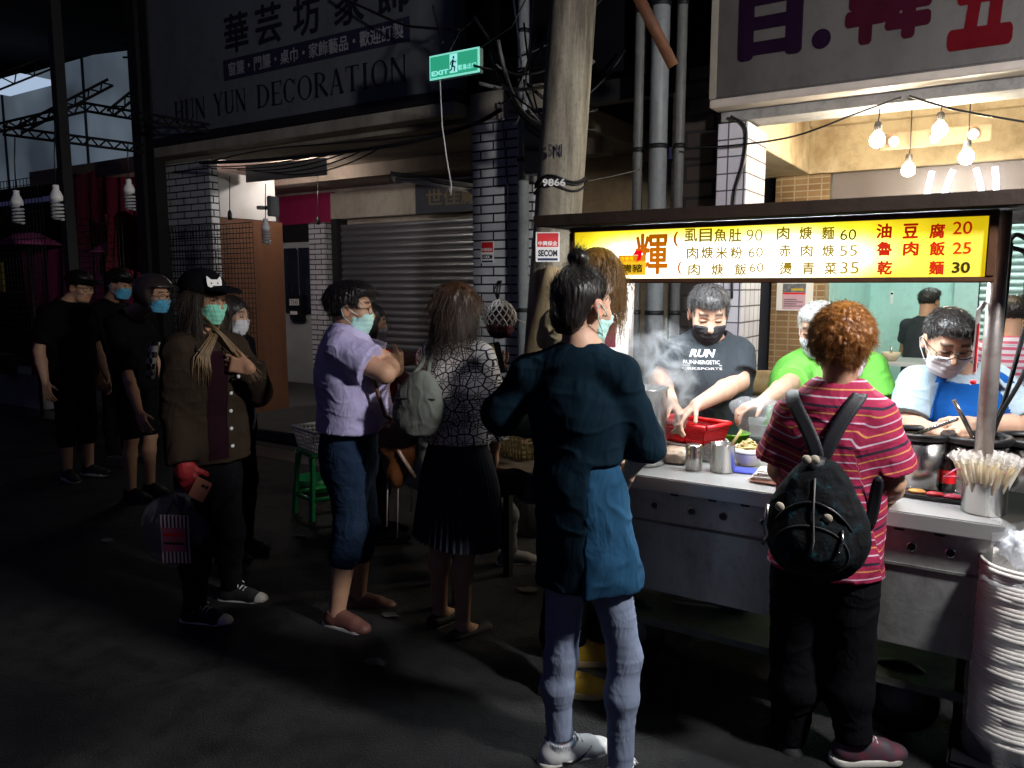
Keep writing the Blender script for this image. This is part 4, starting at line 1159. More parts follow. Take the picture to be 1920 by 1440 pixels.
# ------------------------------------------------------------------ arcade lamps of the left shop
def tube_lamp(label, a, b, m_t, grp=None):
    o = empty('tube_lamp', a); tag(o, label, 'lamp')
    o_ = V(*a); MB().tube([a, b], .017, 10).build('tube', m_t, o, o_)
    n = nrm(b - a)
    MB().tube([a - n * .05, a], .03, 10).build('end_cap', M['white'], o, o_); MB().tube([b, b + n * .05], .03, 10).build('end_cap', M['white'], o, o_)
    MB().tube([a + UP * .045 - n * .05, b + UP * .045 + n * .05], .02, 4).build('batten', M['galv'], o, o_)
tube_lamp('unlit white tube lamp slanting under the arcade ceiling near the tile column', pd(742, 336, 7.2), pd(884, 358, 6.9), M['white'])
a, b = pd(478, 326, 8.3), pd(600, 314, 8.1); CL = empty('ceiling_lamp', a); tag(CL, 'grey hooded ceiling lamp shining on the arcade back wall near the white board', 'lamp'); o_ = V(*a)
MB().tube([lerp(a, b, .08) + V(0, .10, -.03), lerp(a, b, .92) + V(0, .10, -.03)], .014, 10).build('tube', glow('arcade_tube', (1.0, .93, .86), 120.0), CL, o_)
mb = MB(); n_ = nrm(np.cross(b - a, UP)); n_ = n_ if n_[1] > 0 else -n_
for off, z0_, z1_ in ((-.03, -.085, .085),): mb.prism([(-.09, z0_), (np.linalg.norm(b - a) + .09, z0_), (np.linalg.norm(b - a) + .09, z1_), (-.09, z1_)], (a + n_ * off, nrm(b - a), UP, n_), .012)
mb.build('hood', mat('grey_reflector', (.16, .16, .17), .4), CL, o_)
def dropper(px, py0, py1, d, label):
    o = empty('pull_switch', pd(px, py1, d)); tag(o, label, 'pull switch'); c = V(*o.location)
    MB().tube([pd(px, py0, d), c + UP * .05], .004, 5).build('cord', M['cable'], o, c); MB().lathe([(0, -.035), (.018, -.035), (.02, .02), (.01, .05), (0, .05)], c, 10).build('grip', M['black'], o, c)
dropper(431, 330, 405, 7.0, 'black pull switch hanging in front of the white board'); dropper(596, 330, 415, 8.6, 'black pull switch hanging in front of the maroon fascia')
wl = empty('wall_lamp', pd(512, 387, 7.6)); tag(wl, 'small grey wall lamp on a bracket at the edge of the white board', 'lamp'); c = V(*wl.location)
MB().box(c, (.05, .12, .19), None, .01).build('shade', M['galv'], wl, c); MB().tube([c, c + V(-.16, .02, .0)], .015, 8).build('bracket', M['iron'], wl, c); MB().lathe([(0, 0), (.05, 0), (.05, .03), (0, .03)], c + V(-.16, .0, -.02), 12).build('base', M['galv'], wl, c)
spM = mat('spiral_tube', (.45, .46, .47), .3)
def cfl(px, py, d, label, top=None, sc=1.0):
    c = pd(px, py, d); o = empty('spiral_bulb', c); tag(o, label, 'light bulb', 'unlit spiral bulbs')
    MB().tube([c + V(.030 * math.cos(a), .030 * math.sin(a), -.075 + .0105 * a / 6.283 * 2.0) * V(sc, sc, sc) for a in np.linspace(0, 6.283 * 5, 80)], .0075 * sc, 6).build('spiral', spM, o, c)
    MB().lathe([(0, .035 * sc), (.034 * sc, .035 * sc), (.036 * sc, .06 * sc), (.026 * sc, .085 * sc), (.018 * sc, .10 * sc), (.018 * sc, .125 * sc), (0, .13 * sc)], c, 16).build('ballast', M['white'], o, c)
    MB().tube([c + UP * .12 * sc, c + V(.01, 0, .3), pd(*top)] if top else [c + UP * .12, c + UP * .6], .004, 5).build('wire', M['cable'], o, c)
cfl(33, 396, 4.9, 'unlit white spiral bulb nearest the steel truss end', (28, 258, 4.9), 1.0)
cfl(107, 388, 4.9, 'unlit white spiral bulb in front of the dark iron post', (103, 235, 4.9), 1.05)
cfl(243, 372, 5.6, 'unlit white spiral bulb beside the grey green pier', (240, 270, 5.6), 1.05)
cfl(499, 440, 6.4, 'unlit white spiral bulb hanging in front of the brown plywood', (498, 345, 6.4), 1.0)

# ------------------------------------------------------------------ market hall on the left
MH = empty('market_hall', (-11, 5, 0)); tag(MH, 'dark open market hall with steel posts and sheet roof beside the shophouse', 'building')
for px, py_, d, w in ((120, 300, 7.0, .085), (271, 300, 8.3, .15), (299, 420, 8.25, .13)):
    a = pd(px, py_, d); part(MH, 'post', MB().span((a[0] - w / 2, a[1] - w / 2, 0), (a[0] + w / 2, a[1] + w / 2, 5.2)), M['iron'])
a = pd(272, 420, 8.7); part(MH, 'pier', MB().span((a[0] - .10, a[1], 0), (a[0] + .10, a[1] + .2, 2.6), .01), stained('grey_green_paint', (.24, .28, .25), (.13, .15, .13)))
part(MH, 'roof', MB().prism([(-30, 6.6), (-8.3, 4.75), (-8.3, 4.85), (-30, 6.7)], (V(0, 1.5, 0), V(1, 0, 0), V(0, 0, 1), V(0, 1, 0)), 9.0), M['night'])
pbs, t_, b_ = nodes('glow_wall_sheet'); f_ = tex(t_, .55, 3, .5); t_.links.new(mixc(t_, f_, (.30, .34, .38), (.42, .47, .52)), b_.inputs['Base Color'])
b_.inputs['Emission Color'].default_value = (.62, .80, 1.0, 1); t_.links.new(math_n(t_, 'MULTIPLY', ramp(t_, f_, [(.35, (.25, .25, .25)), (.65, (1, 1, 1))]), .13), b_.inputs['Emission Strength'])  # cool light on the pale wall is put in as a faint glow
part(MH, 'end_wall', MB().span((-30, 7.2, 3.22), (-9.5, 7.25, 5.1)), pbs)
for px_ in (12, 165): c_ = pv(px_, 260, 7.2); part(MH, 'sheet_seam', MB().span((c_[0] - .02, 7.17, 3.22), (c_[0] + .02, 7.195, 5.1)), M['iron'])
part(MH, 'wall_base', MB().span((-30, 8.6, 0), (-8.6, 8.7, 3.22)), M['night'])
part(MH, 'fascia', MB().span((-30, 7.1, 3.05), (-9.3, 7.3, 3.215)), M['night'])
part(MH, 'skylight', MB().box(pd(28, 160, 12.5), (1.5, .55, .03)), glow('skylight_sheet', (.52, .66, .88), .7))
gl_ = pd(257, 66, 8.9); mb = MB(); mb.prism([(-.12, -.32), (.10, -.34), (.09, .3), (.02, .38)], (gl_, st(1, 0, 0), UP, st(0, 1, 0)), .02); part(MH, 'roof_gap_sheet', mb, bpy.data.materials['skylight_sheet'])
mb = MB()
for i in range(5): z = -.25 + i * .13; mb.tube([gl_ + st(-.14, -.06, z), gl_ + st(.14, -.06, z)], .012, 5)
part(MH, 'roof_gap_bars', mb, M['iron'])
lat = mat('truss_steel', (.010, .010, .011), .6, spec=.2)
def lattice(a, b, label, w=.07, step=.12):
    a, b = np.asarray(a), np.asarray(b); d = nrm(b - a); s_ = nrm(np.cross(d, hdir(0))); s_ = s_ if s_[2] > 0 else -s_
    mb = MB(); mb.tube([a, b], .013, 5); mb.tube([a + s_ * w, b + s_ * w], .013, 5); n = int(np.linalg.norm(b - a) / step)
    for i in range(n):
        t0, t1 = i / n, (i + .5) / n; mb.tube([lerp(a, b, t0), lerp(a, b, t1) + s_ * w], .008, 4); mb.tube([lerp(a, b, t1) + s_ * w, lerp(a, b, (i + 1) / n)], .008, 4)
    return tag(mb.build('steel_truss', lat, None, a), label, 'truss', 'light steel trusses')
lattice(pd(40, 250, 7.2), pd(212, 160, 7.6), 'light steel truss brace slanting steeply up behind the iron post')
lattice(pd(-20, 252, 7.2), pd(165, 208, 7.4), 'light steel truss bar rising gently from the photo edge to the joint')
lattice(pd(160, 208, 7.4), pd(392, 248, 7.6), 'light steel truss bar running down from the joint towards the shop sign')
lattice(pd(5, 252, 7.2), pd(270, 286, 7.6), 'lowest light steel truss bar, above the spiral bulbs')
lattice(pd(212, 218, 7.5), pd(256, 182, 7.6), 'short light steel truss strut next to the thick iron post')
lattice(pd(-10, 172, 9.5), pd(100, 128, 9.7), 'far steel truss crossing in front of the roof skylight', .16, .2)
def wire_panel(label, o, ex, w, h, n, m_):
    mb = MB()
    for i in range(n + 1): mb.tube([o + ex * w * i / n, o + ex * w * i / n + UP * h], .004, 4)
    k = int(round(h / w * n))
    for i in range(k + 1): mb.tube([o + UP * h * i / k, o + UP * h * i / k + ex * w], .004, 4)
    return tag(mb.build('wire_panel', M['iron'], None, o), label, 'wire panel', 'wire mesh panels')
c = pd(-20, 640, 8.0); wire_panel('black wire mesh panel behind the man in the black polo shirt', V(c[0], c[1], 1.0), V(1, 0, 0), 1.25, 1.5, 20, None)
c = pd(132, 640, 8.0); wire_panel('black wire mesh panel between the iron post and the grey green pier', V(c[0], c[1], 1.0), V(1, 0, 0), 1.05, 1.15, 17, None)
c = pv(318, 700, 5.03); wire_panel('black wire mesh panel in front of the brown plywood and left tile column', V(c[0], 5.03, .75), V(1, 0, 0), 1.45, 1.35, 30, None)
cm = cloth('maroon_drape', (.22, .012, .03), fold=12, fstr=.8)
def drape(label, px0, px1, py0, py1, d, m_):
    a, b = pd(px0, py0, d), pd(px1, py0, d); z1 = pd(px0, py1, d)[2]; v, f = [], []; n, rows = 60, 12
    for j in range(rows):
        for i in range(n):
            t = i / (n - 1); p = lerp(a, b, t); u = j / (rows - 1)
            v.append((p[0], p[1] + .05 * math.sin(t * 31 + 2 * u) * (.3 + u), p[2] + (z1 - p[2]) * u - .03 * math.sin(t * 9)))
    for j in range(rows - 1):
        for i in range(n - 1): f.append((j * n + i, j * n + i + 1, (j + 1) * n + i + 1, (j + 1) * n + i))
    return tag(link('curtain', np_mesh('curtain', np.array(v) - a, f), m_, None, a), label, 'curtain')
drape('dark maroon curtain hanging behind the men on the left', 125, 262, 322, 640, 9.6, cloth('dark_maroon', (.085, .006, .02), fold=12, fstr=.8))
drape('bright red curtain beside the grey green pier', 196, 264, 400, 505, 9.0, cm)
drape('purple curtain behind the man in the black polo shirt', 40, 188, 470, 700, 9.2, cloth('purple_drape', (.10, .008, .045), fold=12, fstr=.8))
def parasol(px, py, d, r, label):
    c = pd(px, py, d); o = empty('parasol', (c[0], c[1], 0)); tag(o, label, 'parasol', 'pink stall parasols')
    prof = [(0, .24 * r * 1.4), (.35 * r, .2 * r * 1.4), (.75 * r, .07 * r), (r, -.08 * r), (.97 * r, -.09 * r), (.7 * r, .04 * r), (0, .22 * r * 1.4)]
    MB().lathe(prof, c, 8).build('canopy', bpy.data.materials['parasol_pink'], o, V(c[0], c[1], 0)); MB().tube([(c[0], c[1], 0), c + UP * .3 * r], .018, 8).build('pole', M['iron'], o, V(c[0], c[1], 0))
cloth('parasol_pink', (.46, .10, .24), fold=6)
parasol(54, 455, 8.8, .36, 'faded pink parasol canopy behind the wire mesh near the photo edge')
parasol(218, 470, 9.4, .34, 'faded pink parasol canopy beside the grey green pier')
yb = pd(2, 520, 7.9); tag(MB().box(yb, (.10, .02, .30)).build('notice', mat('yellow_card', (.60, .46, .05), .7), None, yb), 'yellow paper notice hung on the wire mesh at the photo edge', 'notice')
# low stall tables far left
for px, py, d, lab in ((20, 700, 7.3, 'low grey concrete stall block under the wire mesh at the photo edge'),):
    c = pz(px, 760, 0); mb = MB(); mb.span((c[0] - 1.2, c[1], 0), (c[0] + .75, c[1] + .5, .42), .01); tag(mb.build('stall_block', stained('stall_concrete', (.22, .22, .21), (.1, .1, .1)), None, (c[0], c[1], 0)), lab, 'stall')
cb_ = pd(8, 690, 9.5); tag(MB().box(V(cb_[0], cb_[1] , .54), (.26, .2, .24), None, .01).build('carton', mat('brown_card', (.16, .09, .05), .85), None, V(cb_[0], cb_[1], .42)), 'small brown carton on the low stall block at the photo edge', 'carton')

# tangle of service cables between the sign, the column and the pole
random.seed(21)
for i in range(14):
    x0, y0, x1, y1 = random.uniform(880, 990), random.uniform(-20, 235), random.uniform(1000, 1180), random.uniform(-20, 260); d = random.uniform(5.0, 5.5)
    mx, my = (x0 + x1) / 2 + random.uniform(-25, 25), max(y0, y1) + random.uniform(5, 45)
    MBc = MB(); P0, P1, P2 = pd(x0, y0, d), pd(mx, my, d), pd(x1, y1, d)
    MBc.tube([(1 - t) ** 2 * P0 + 2 * t * (1 - t) * P1 + t * t * P2 for t in np.linspace(0, 1, 15)], random.choice((.006, .008, .012)), 6)
    tag(MBc.build('cable', M['cable'] if i % 4 else M['pipe_dark'], None, P0), 'slack service cable tangled between the exit sign and the utility pole', 'cable', 'tangled service cables')
for i in range(5):
    x0 = 385 + i * 30; P0, P2 = pv(x0, 312 + 3 * i, 5.0), pv(x0 + 210, 292 - 4 * i, 5.0); P1 = (P0 + P2) / 2 - UP * (.06 + .03 * i)
    tag(MB().tube([(1 - t) ** 2 * P0 + 2 * t * (1 - t) * P1 + t * t * P2 for t in np.linspace(0, 1, 15)], .006, 6).build('cable', M['cable'], None, P0), 'thin black cable drooping under the shop sign edge', 'cable', 'thin cables under the grey shop sign')
# ------------------------------------------------------------------ the food cart
VF = 2.62
CT = empty('food_cart', (-.68, 2.9, 0)); tag(CT, 'stainless steel street food cart with dark roof and glowing yellow menu sign', 'food cart')
co = V(*CT.location)
frameM = stained('brown_frame', (.10, .045, .022), (.05, .022, .012), rough=.45, sc=4)
pan = stained('dull_steel_panel', (.44, .45, .45), (.20, .19, .175), rough=.40, sc=3.5, streak=(1, 1, .3)); pan.node_tree.nodes['Principled BSDF'].inputs['Metallic'].default_value = .55
part(CT, 'counter', MB().span((-1.42, VF, .755), (.03, 3.16, .80), .006), M['steel'])
part(CT, 'lip', MB().span((-1.43, VF - .012, .752), (.04, VF - .001, .805), .004), M['steel'])
fp = part(CT, 'front_panel', MB().span((-1.40, VF + .02, .36), (.0, VF + .035, .75), .004), pan)
part(CT, 'side_panel', MB().span((-1.415, VF + .036, .36), (-1.40, 3.12, .75)), pan); part(CT, 'side_panel', MB().span((.0, VF + .036, .36), (.015, 3.12, .75)), pan)
part(CT, 'seam', MB().span((-1.40, VF + .012, .625), (.0, VF + .019, .633)), M['pipe_dark'])
for i, px in enumerate((1228, 1297, 1357, 1434, 1506, 1574, 1640, 1715, 1790)):
    u_ = pv(px, 930, VF + .015)[0]; c = V(u_, VF + .019, .690)
    e = MB().lathe([(.0115, .0), (.0155, .0), (.0155, .002), (.0115, .003)], c, 18, axis=V(0, -1, 0)).build('eyelet', M['steel_v'], CT, co)
    MB().lathe([(0, .001), (.0114, .001)], c, 18, axis=V(0, -1, 0)).build('hole', M['black'], e, co)
    if i < 8: MB().box(c + V(.075, -.002, .052), (.03, .006, .010), None, .002).build('slot', M['black'], CT, co)
part(CT, 'shelf', MB().span((-1.38, 2.68, .20), (-.02, 3.12, .225)), M['pipe_dark'])
for x, y in ((-1.36, 2.72), (-.04, 2.72), (-1.36, 3.08), (-.04, 3.08)): part(CT, 'leg', MB().span((x - .018, y - .018, .0), (x + .018, y + .018, .75)), M['iron'])
for x in (-1.18, -.22):
    w = part(CT, 'wheel', MB().lathe([(.06, -.022), (.115, -.022), (.125, -.012), (.125, .012), (.115, .022), (.06, .022)], (x, 2.78, .126), 28, axis=V(0, 1, 0)), M['black'])
    MB().lathe([(0, -.02), (.06, -.018), (.06, .018), (0, .02)], (x, 2.78, .126), 18, axis=V(0, 1, 0)).build('rim', M['galv'], w, co)
# roof, posts, side board
part(CT, 'roof', MB().span((-1.53, 2.58, 1.722), (.32, 3.42, 1.758), .004), mat('dark_roof', (.02, .015, .015), .6, bs=30))
part(CT, 'roof_edge', MB().span((-1.54, 2.565, 1.718), (.33, 2.579, 1.762), .003), stained('roof_rim', (.035, .022, .016), (.016, .010, .008), rough=.5))
postM = stained('worn_post', (.36, .33, .31), (.22, .12, .09), rough=.42, sc=6, streak=(1, 1, .15)); postM.node_tree.nodes['Principled BSDF'].inputs['Metallic'].default_value = .6
for x, y, z1 in ((-.030, 2.80, 1.72), (-1.39, 2.80, 1.72), (-.035, 3.12, 1.72), (-1.39, 3.12, 1.72)):
    part(CT, 'post', MB().tube([(x, y, .80), (x, y, z1)], .026, 16), postM)
part(CT, 'side_board', MB().span((-1.378, 2.84, .82), (-1.370, 3.09, 1.70), .002), mat('white_side_board', (.62, .60, .56), .6, var=.15, vs=3))
# lamp under the roof
tl = part(CT, 'tube_lamp', MB().tube([(-1.28, 2.96, 1.668), (-.15, 2.96, 1.668)], .014, 12), glow('cool_tube', (.90, .96, 1.0), 250.0))
MB().span((-1.32, 2.93, 1.686), (-.11, 2.99, 1.72)).build('batten', M['white'], tl, co)
# menu sign
SX0, SX1, SZ0, SZ1 = -1.405, -.035, 1.508, 1.714
SB = part(CT, 'sign_box', MB().span((SX0, 2.625, SZ0), (SX1, 2.74, SZ1)), frameM)
def frame_bar(lo, hi): MB().span(lo, hi, .003).build('frame', frameM, SB, co)
frame_bar((SX0, 2.604, SZ0), (SX1, 2.624, SZ0 + .016)); frame_bar((SX0, 2.604, SZ1 - .018), (SX1, 2.624, SZ1)); frame_bar((SX0, 2.604, SZ0 + .017), (SX0 + .02, 2.624, SZ1 - .019)); frame_bar((SX1 - .024, 2.604, SZ0 + .017), (SX1, 2.624, SZ1 - .019))
def menu_mat():
    m, t, b = nodes('backlit_menu')
    tc = t.nodes.new('ShaderNodeTexCoord'); sp = t.nodes.new('ShaderNodeSeparateXYZ'); t.links.new(tc.outputs['Object'], sp.inputs[0])
    x = math_n(t, 'ADD', sp.outputs[0], .0)                    # origin -0.68
    def hump(c, w): return math_n(t, 'POWER', 2.718, math_n(t, 'MULTIPLY', math_n(t, 'POWER', math_n(t, 'DIVIDE', math_n(t, 'SUBTRACT', x, c), w), 2.0), -1.0))
    zc = math_n(t, 'POWER', 2.718, math_n(t, 'MULTIPLY', math_n(t, 'POWER', math_n(t, 'DIVIDE', math_n(t, 'SUBTRACT', sp.outputs[2], 1.588), .095), 2.0), -1.0))
    f = math_n(t, 'MULTIPLY', math_n(t, 'ADD', hump(.05, .36), math_n(t, 'MULTIPLY', hump(-.45, .24), .85)), math_n(t, 'MULTIPLY', zc, 1.25))
    f = math_n(t, 'ADD', f, math_n(t, 'MULTIPLY', math_n(t, 'SUBTRACT', tex(t, 9, 4, .6), .5), .25))
    c = ramp(t, f, [(.08, (.72, .52, .004)), (.35, (1.0, .82, .03)), (.62, (1.0, .98, .35)), (.85, (1.0, 1.0, .86))])
    s = math_n(t, 'MULTIPLY_ADD', math_n(t, 'MAXIMUM', f, 0.0), 1.4, .86)
    t.links.new(c, b.inputs['Emission Color']); t.links.new(s, b.inputs['Emission Strength'])
    b.inputs['Base Color'].default_value = (.6, .5, .1, 1); b.inputs['Roughness'].default_value = .3
    return m
MB().span((SX0 + .021, 2.612, SZ0 + .0165), (SX1 - .025, 2.6245, SZ1 - .0185)).build('menu_face', menu_mat(), SB, co)
YM = 2.6105
def ink_glow(name, c, e): m = glow(name, c, e); m.node_tree.nodes['Principled BSDF'].inputs['Base Color'].default_value = (*c, 1); return m
i_or = ink_glow('menu_olive', (.26, .17, .0), .8); i_red = ink_glow('menu_red', (.42, .012, .0), .8); i_dk = ink_glow('menu_black', (.03, .02, .0), .6); i_yel = ink_glow('menu_pale', (.75, .66, .0), .9); i_br = ink_glow('menu_orange', (.46, .12, .0), .9)
def menu(body, x0, y0, x1, y1, m, off=.006, spacing=1.0):
    a, b = pv(x0, y1, YM), pv(x1, y0, YM)
    zc = (pv((x0 + x1) / 2, (y0 + y1) / 2, YM))[2]; hh = (y1 - y0) * .5 * (pv(x0, y0, YM)[2] - a[2]) / max(y1 - y0, 1)
    me = (fat_text(body, .1, off, 8) if off > .0015 else text_mesh(body, .1, off, spacing)); text_fit(me, a[0], zc - hh, b[0], zc + hh)
    text_on('lettering', me, m, SB, V(0, YM, 0) - co, V(1, 0, 0), UP)
def spread(chars, x0, x1, y, w, h, m, off=.0022):
    n = len(chars)
    for i, ch in enumerate(chars):
        if ch == ' ': continue
        xc = x0 + w / 2 + (x1 - x0 - w) * (i / (n - 1)); yy = y if not callable(y) else y(xc)
        menu(ch, xc - w / 2, yy - h / 2, xc + w / 2, yy + h / 2, m, off)
spread('虱目魚肚', 1283, 1391, 441, 25, 25, i_or); spread('肉焿米粉', 1287, 1392, 474, 23, 23, i_or); spread('肉焿飯', 1290, 1400, 505, 23, 22, i_or)
spread('肉焿麵', 1456, 1565, 437, 25, 25, i_or); spread('赤肉焿', 1460, 1565, 470, 24, 23, i_or); spread('燙青菜', 1461, 1570, 503, 25, 23, i_or)
spread('油豆腐', 1642, 1773, 433, 31, 28, i_red, .0036); spread('魯肉飯', 1643, 1773, 466, 31, 27, i_red, .0036); spread('乾 麵', 1644, 1771, 502, 30, 26, i_red, .0036)
menu('90', 1399, 430, 1430, 452, i_or, -.001); menu('60', 1403, 464, 1431, 482, i_or, 0); menu('60', 1405, 493, 1432, 510, i_or, 0)
menu('60', 1575, 430, 1606, 450, i_dk, 0); menu('55', 1574, 460, 1608, 480, i_or, 0); menu('35', 1575, 491, 1611, 513, i_or, 0)
menu('20', 1786, 415, 1824, 439, i_red, .001); menu('25', 1786, 454, 1822, 476, i_red, .001); menu('30', 1784, 491, 1820, 512, i_dk, .003)
menu('輝', 1190, 438, 1253, 514, i_br, .0022); menu('(', 1262, 434, 1272, 462, i_br, .0035); menu('(', 1270, 490, 1278, 514, i_br, .0035)
# small pork label on the sign
a, b = pv(1160, 516, YM - .002), pv(1211, 478, YM - .002)
lb = MB().span((a[0], YM - .003, a[2]), (b[0], YM - .001, b[2]), .0).build('origin_label', ink_glow('label_yellow', (.85, .50, .02), .8), SB, co)
MB().span((a[0], YM - .0045, b[2] - .020), (b[0], YM - .0032, b[2])).build('label_band', ink_glow('label_orange', (.65, .22, .01), .8), lb, co)
def lab(body, x0, y0, x1, y1, m):
    me = fat_text(body, .1, .002, 6); p, r_ = pv(x0, y1, YM), pv(x1, y0, YM); text_fit(me, p[0], p[2], r_[0], r_[2]); text_on('lettering', me, m, lb, V(0, YM - .0052, 0) - co, V(1, 0, 0), UP)
lab('店使用', 1164, 481, 1188, 489, i_yel); lab('灣豬', 1166, 495, 1206, 511, i_dk)
mb = MB(); p = pv(1196, 476, YM); mb.prism([(-.018, -.004), (.004, -.004), (-.004, -.03), (.014, -.02), (.018, .012), (-.008, .010)], (p + V(0, -.004, 0), V(1, 0, 0), UP, V(0, -1, 0)), .001); mb.build('red_arrow', ink_glow('arrow_red', (.75, .0, .01), .9), lb, co)

# paper price note on the side board
pn_ = pv(1143, 628, 2.86); PN = MB().box(pn_, (.055, .004, .10)).build('price_note', mat('pink_paper', (.80, .22, .42), .8), None, pn_); tag(PN, 'pink price note with handwritten 6 and 7 beside the white side board', 'note')
for ch, dz in (('6', .012), ('7', -.035)):
    me = text_mesh(ch, .03, -.001); text_fit(me, -.002, dz - .012, .014, dz + .012); text_on('lettering', me, M['dark_ink'], PN, V(0, -.004, 0), V(1, 0, 0), UP)

# ------------------------------------------------------------------ goods on the counter
Z0 = .802
def thing(name, label, cat, c, group=None):
    o = empty(name, c); return tag(o, label, cat, group)
def lathe_thing(name, label, cat, c, parts, group=None):
    o = thing(name, label, cat, c, group)
    for nm, prof, m, *rest in parts: MB().lathe(prof, c, 40).build(nm, m, o, c)
    return o
# shaker tin
c = pz(1300, 880, Z0); r_, h_ = .031, .098
lathe_thing('shaker_tin', 'small lidded stainless tin at the counter edge left of the open pot', 'tin', c, [('can', [(0, 0), (r_ - .002, 0), (r_, .002), (r_, h_ * .78), (r_ - .001, h_ * .8), (0, h_ * .8)], M['steel_v']), ('lid', [(r_ + .001, h_ * .79), (r_ + .0015, h_ * .92), (r_ - .002, h_), (0, h_ + .001)], M['steel_v'])])
c = pz(1354, 883, Z0); r_, h_ = .0455, .105
pot = lathe_thing('steel_pot', 'open stainless sauce pot with a bamboo spoon at the counter edge', 'pot', c, [('body', [(0, 0), (r_ - .002, 0), (r_, .003), (r_, h_), (r_ + .002, h_ + .002), (r_ - .002, h_ + .001), (r_ - .003, .01), (0, .01)], M['steel_v']), ('sauce', [(0, h_ * .72), (r_ - .0032, h_ * .72)], mat('brown_sauce', (.20, .09, .03), .2))])
sp_ = MB(); sp_.tube([c + V(.0, .01, .05), c + V(.035, .02, .115), c + V(.06, .03, .16)], .006, 6); tag(sp_.build('spoon', mat('bamboo', (.42, .34, .14), .6), None, c + V(0, .01, .05)), 'olive bamboo spoon standing in the open sauce pot', 'spoon')
# white bowl of noodles
c = pz(1397, 874, Z0) + V(0, .03, 0)
def bowl_prof(r, h, t=.004): return [(0, 0), (r * .55, 0), (r * .6, .006), (r * .85, h * .45), (r, h), (r - t, h), (r * .83 - t, h * .45), (r * .5, .010), (0, .010)]
lathe_thing('noodle_bowl', 'white bowl with thin blue lines holding noodles behind the sauce pot', 'bowl', c, [('bowl', bowl_prof(.062, .07), M['white']), ('stripe', [(.0575, .05), (.0592, .05), (.0596, .053), (.058, .053)], M['navy_ink']), ('stripe', [(.049, .028), (.0505, .028), (.051, .031), (.0495, .031)], M['navy_ink'])])
noodM = mat('noodles', (.72, .60, .30), .45, c2=(.55, .42, .16), vs=60, bs=140, bstr=.6)
def noodle_heap(label, c, r, h, n, m, name='noodles'):
    mb = MB()
    for i in range(n):
        a0_ = random.random() * 6.28; rr = r * (.25 + .7 * random.random()); z = h * (1 - (rr / r) ** 2) * random.random() + .004
        mb.tube([c + V(rr * math.cos(a0_ + t), rr * math.sin(a0_ + t), z + .004 * math.sin(3 * t + i)) for t in np.linspace(0, 2.2 + random.random(), 8)], .0026, 5)
    return tag(mb.build(name, m, None, c), label, 'food')
o_ = noodle_heap('heap of yellow noodles in the white bowl', c + V(0, 0, .055), .052, .042, 70, noodM)
# green bowl, glass bowl
c = pz(1366, 842, Z0) + V(.0, .05, 0)
lathe_thing('green_bowl', 'bright green plastic bowl behind the sauce pot', 'bowl', c, [('bowl', [(0, 0), (.045, 0), (.05, .005), (.068, .06), (.075, .062), (.075, .066), (.066, .066), (.046, .010), (0, .009)], mat('green_plastic', (.20, .55, .015), .35, var=.08))])
glassM, t_, b_ = nodes('clear_glass'); b_.inputs['Base Color'].default_value = (.85, .93, .92, 1); b_.inputs['Roughness'].default_value = .08; b_.inputs['Alpha'].default_value = .32
c = pz(1398, 830, Z0) + V(.03, .12, 0)
gbw = lathe_thing('glass_bowl', 'wide clear glass bowl behind the green bowl', 'bowl', c, [('bowl', [(0, 0), (.06, 0), (.08, .02), (.105, .078), (.110, .08), (.106, .084), (.10, .078), (.075, .022), (0, .006)], glassM)])
sp_ = MB(); sp_.tube([c + V(-.07, -.03, .05), c + V(-.10, -.04, .11), c + V(-.105, -.045, .135)], [.006, .005, .007], 6); tag(sp_.build('spoon', M['white'], None, c + V(-.07, -.03, .05)), 'white spoon handle leaning on the glass bowl rim', 'spoon')
# red basket on a lidded tub
def crate(name, label, cat, c, ex, L, W, H_, m, taper=.84, nx=16, nz=5, solid=.35, t=.006, group=None, rim=.010):
    ex = nrm(ex); ey = np.cross(UP, ex); o = thing(name, label, cat, c, group); c = np.asarray(c, float)
    def P3(a, b, z):
        k = taper + (1 - taper) * z / H_; return c + ex * a * L / 2 * k + ey * b * W / 2 * k + UP * z
    mb = MB(); bar = lambda p, q, r_: mb.tube([p, q], r_, 4)
    mb.box(c + UP * t / 2, (1, 1, 1)) if False else None
    mb.poly([P3(-1, -1, t), P3(1, -1, t), P3(1, 1, t), P3(-1, 1, t)]); mb.poly([P3(-1, -1, 0), P3(-1, 1, 0), P3(1, 1, 0), P3(1, -1, 0)])
    sides = [((-1, -1), (1, -1), nx), ((1, -1), (1, 1), max(4, int(nx * W / L))), ((1, 1), (-1, 1), nx), ((-1, 1), (-1, -1), max(4, int(nx * W / L)))]
    for (a0_, b0), (a1_, b1), n in sides:
        if solid:
            z0, z1 = H_ * (.5 - solid / 2), H_ * (.5 + solid / 2)
            q_ = [P3(a0_, b0, z0), P3(a1_, b1, z0), P3(a1_, b1, z1), P3(a0_, b0, z1)]; mb.poly(q_)
            nn = nrm(np.cross(q_[1] - q_[0], q_[3] - q_[0])) * t * .6; mb.poly([p - nn for p in q_][::-1])
        for i in range(n + 1):
            u_ = i / n; a, b = a0_ + (a1_ - a0_) * u_, b0 + (b1 - b0) * u_
            bar(P3(a, b, 0), P3(a, b, H_), t * .55)
        for i in range(nz + 1): z = H_ * i / nz; bar(P3(a0_, b0, z), P3(a1_, b1, z), t * .55)
    mb.build('basket', m, o, c)
    mb = MB(); k = 1.03
    R4 = [P3(-k, -k, H_), P3(k, -k, H_), P3(k, k, H_), P3(-k, k, H_)]
    for i in range(4): mb.tube([R4[i], R4[(i + 1) % 4]], rim, 6)
    mb.build('rim', m, o, c)
    return o
redM = mat('red_plastic', (.72, .012, .018), .35, var=.08)
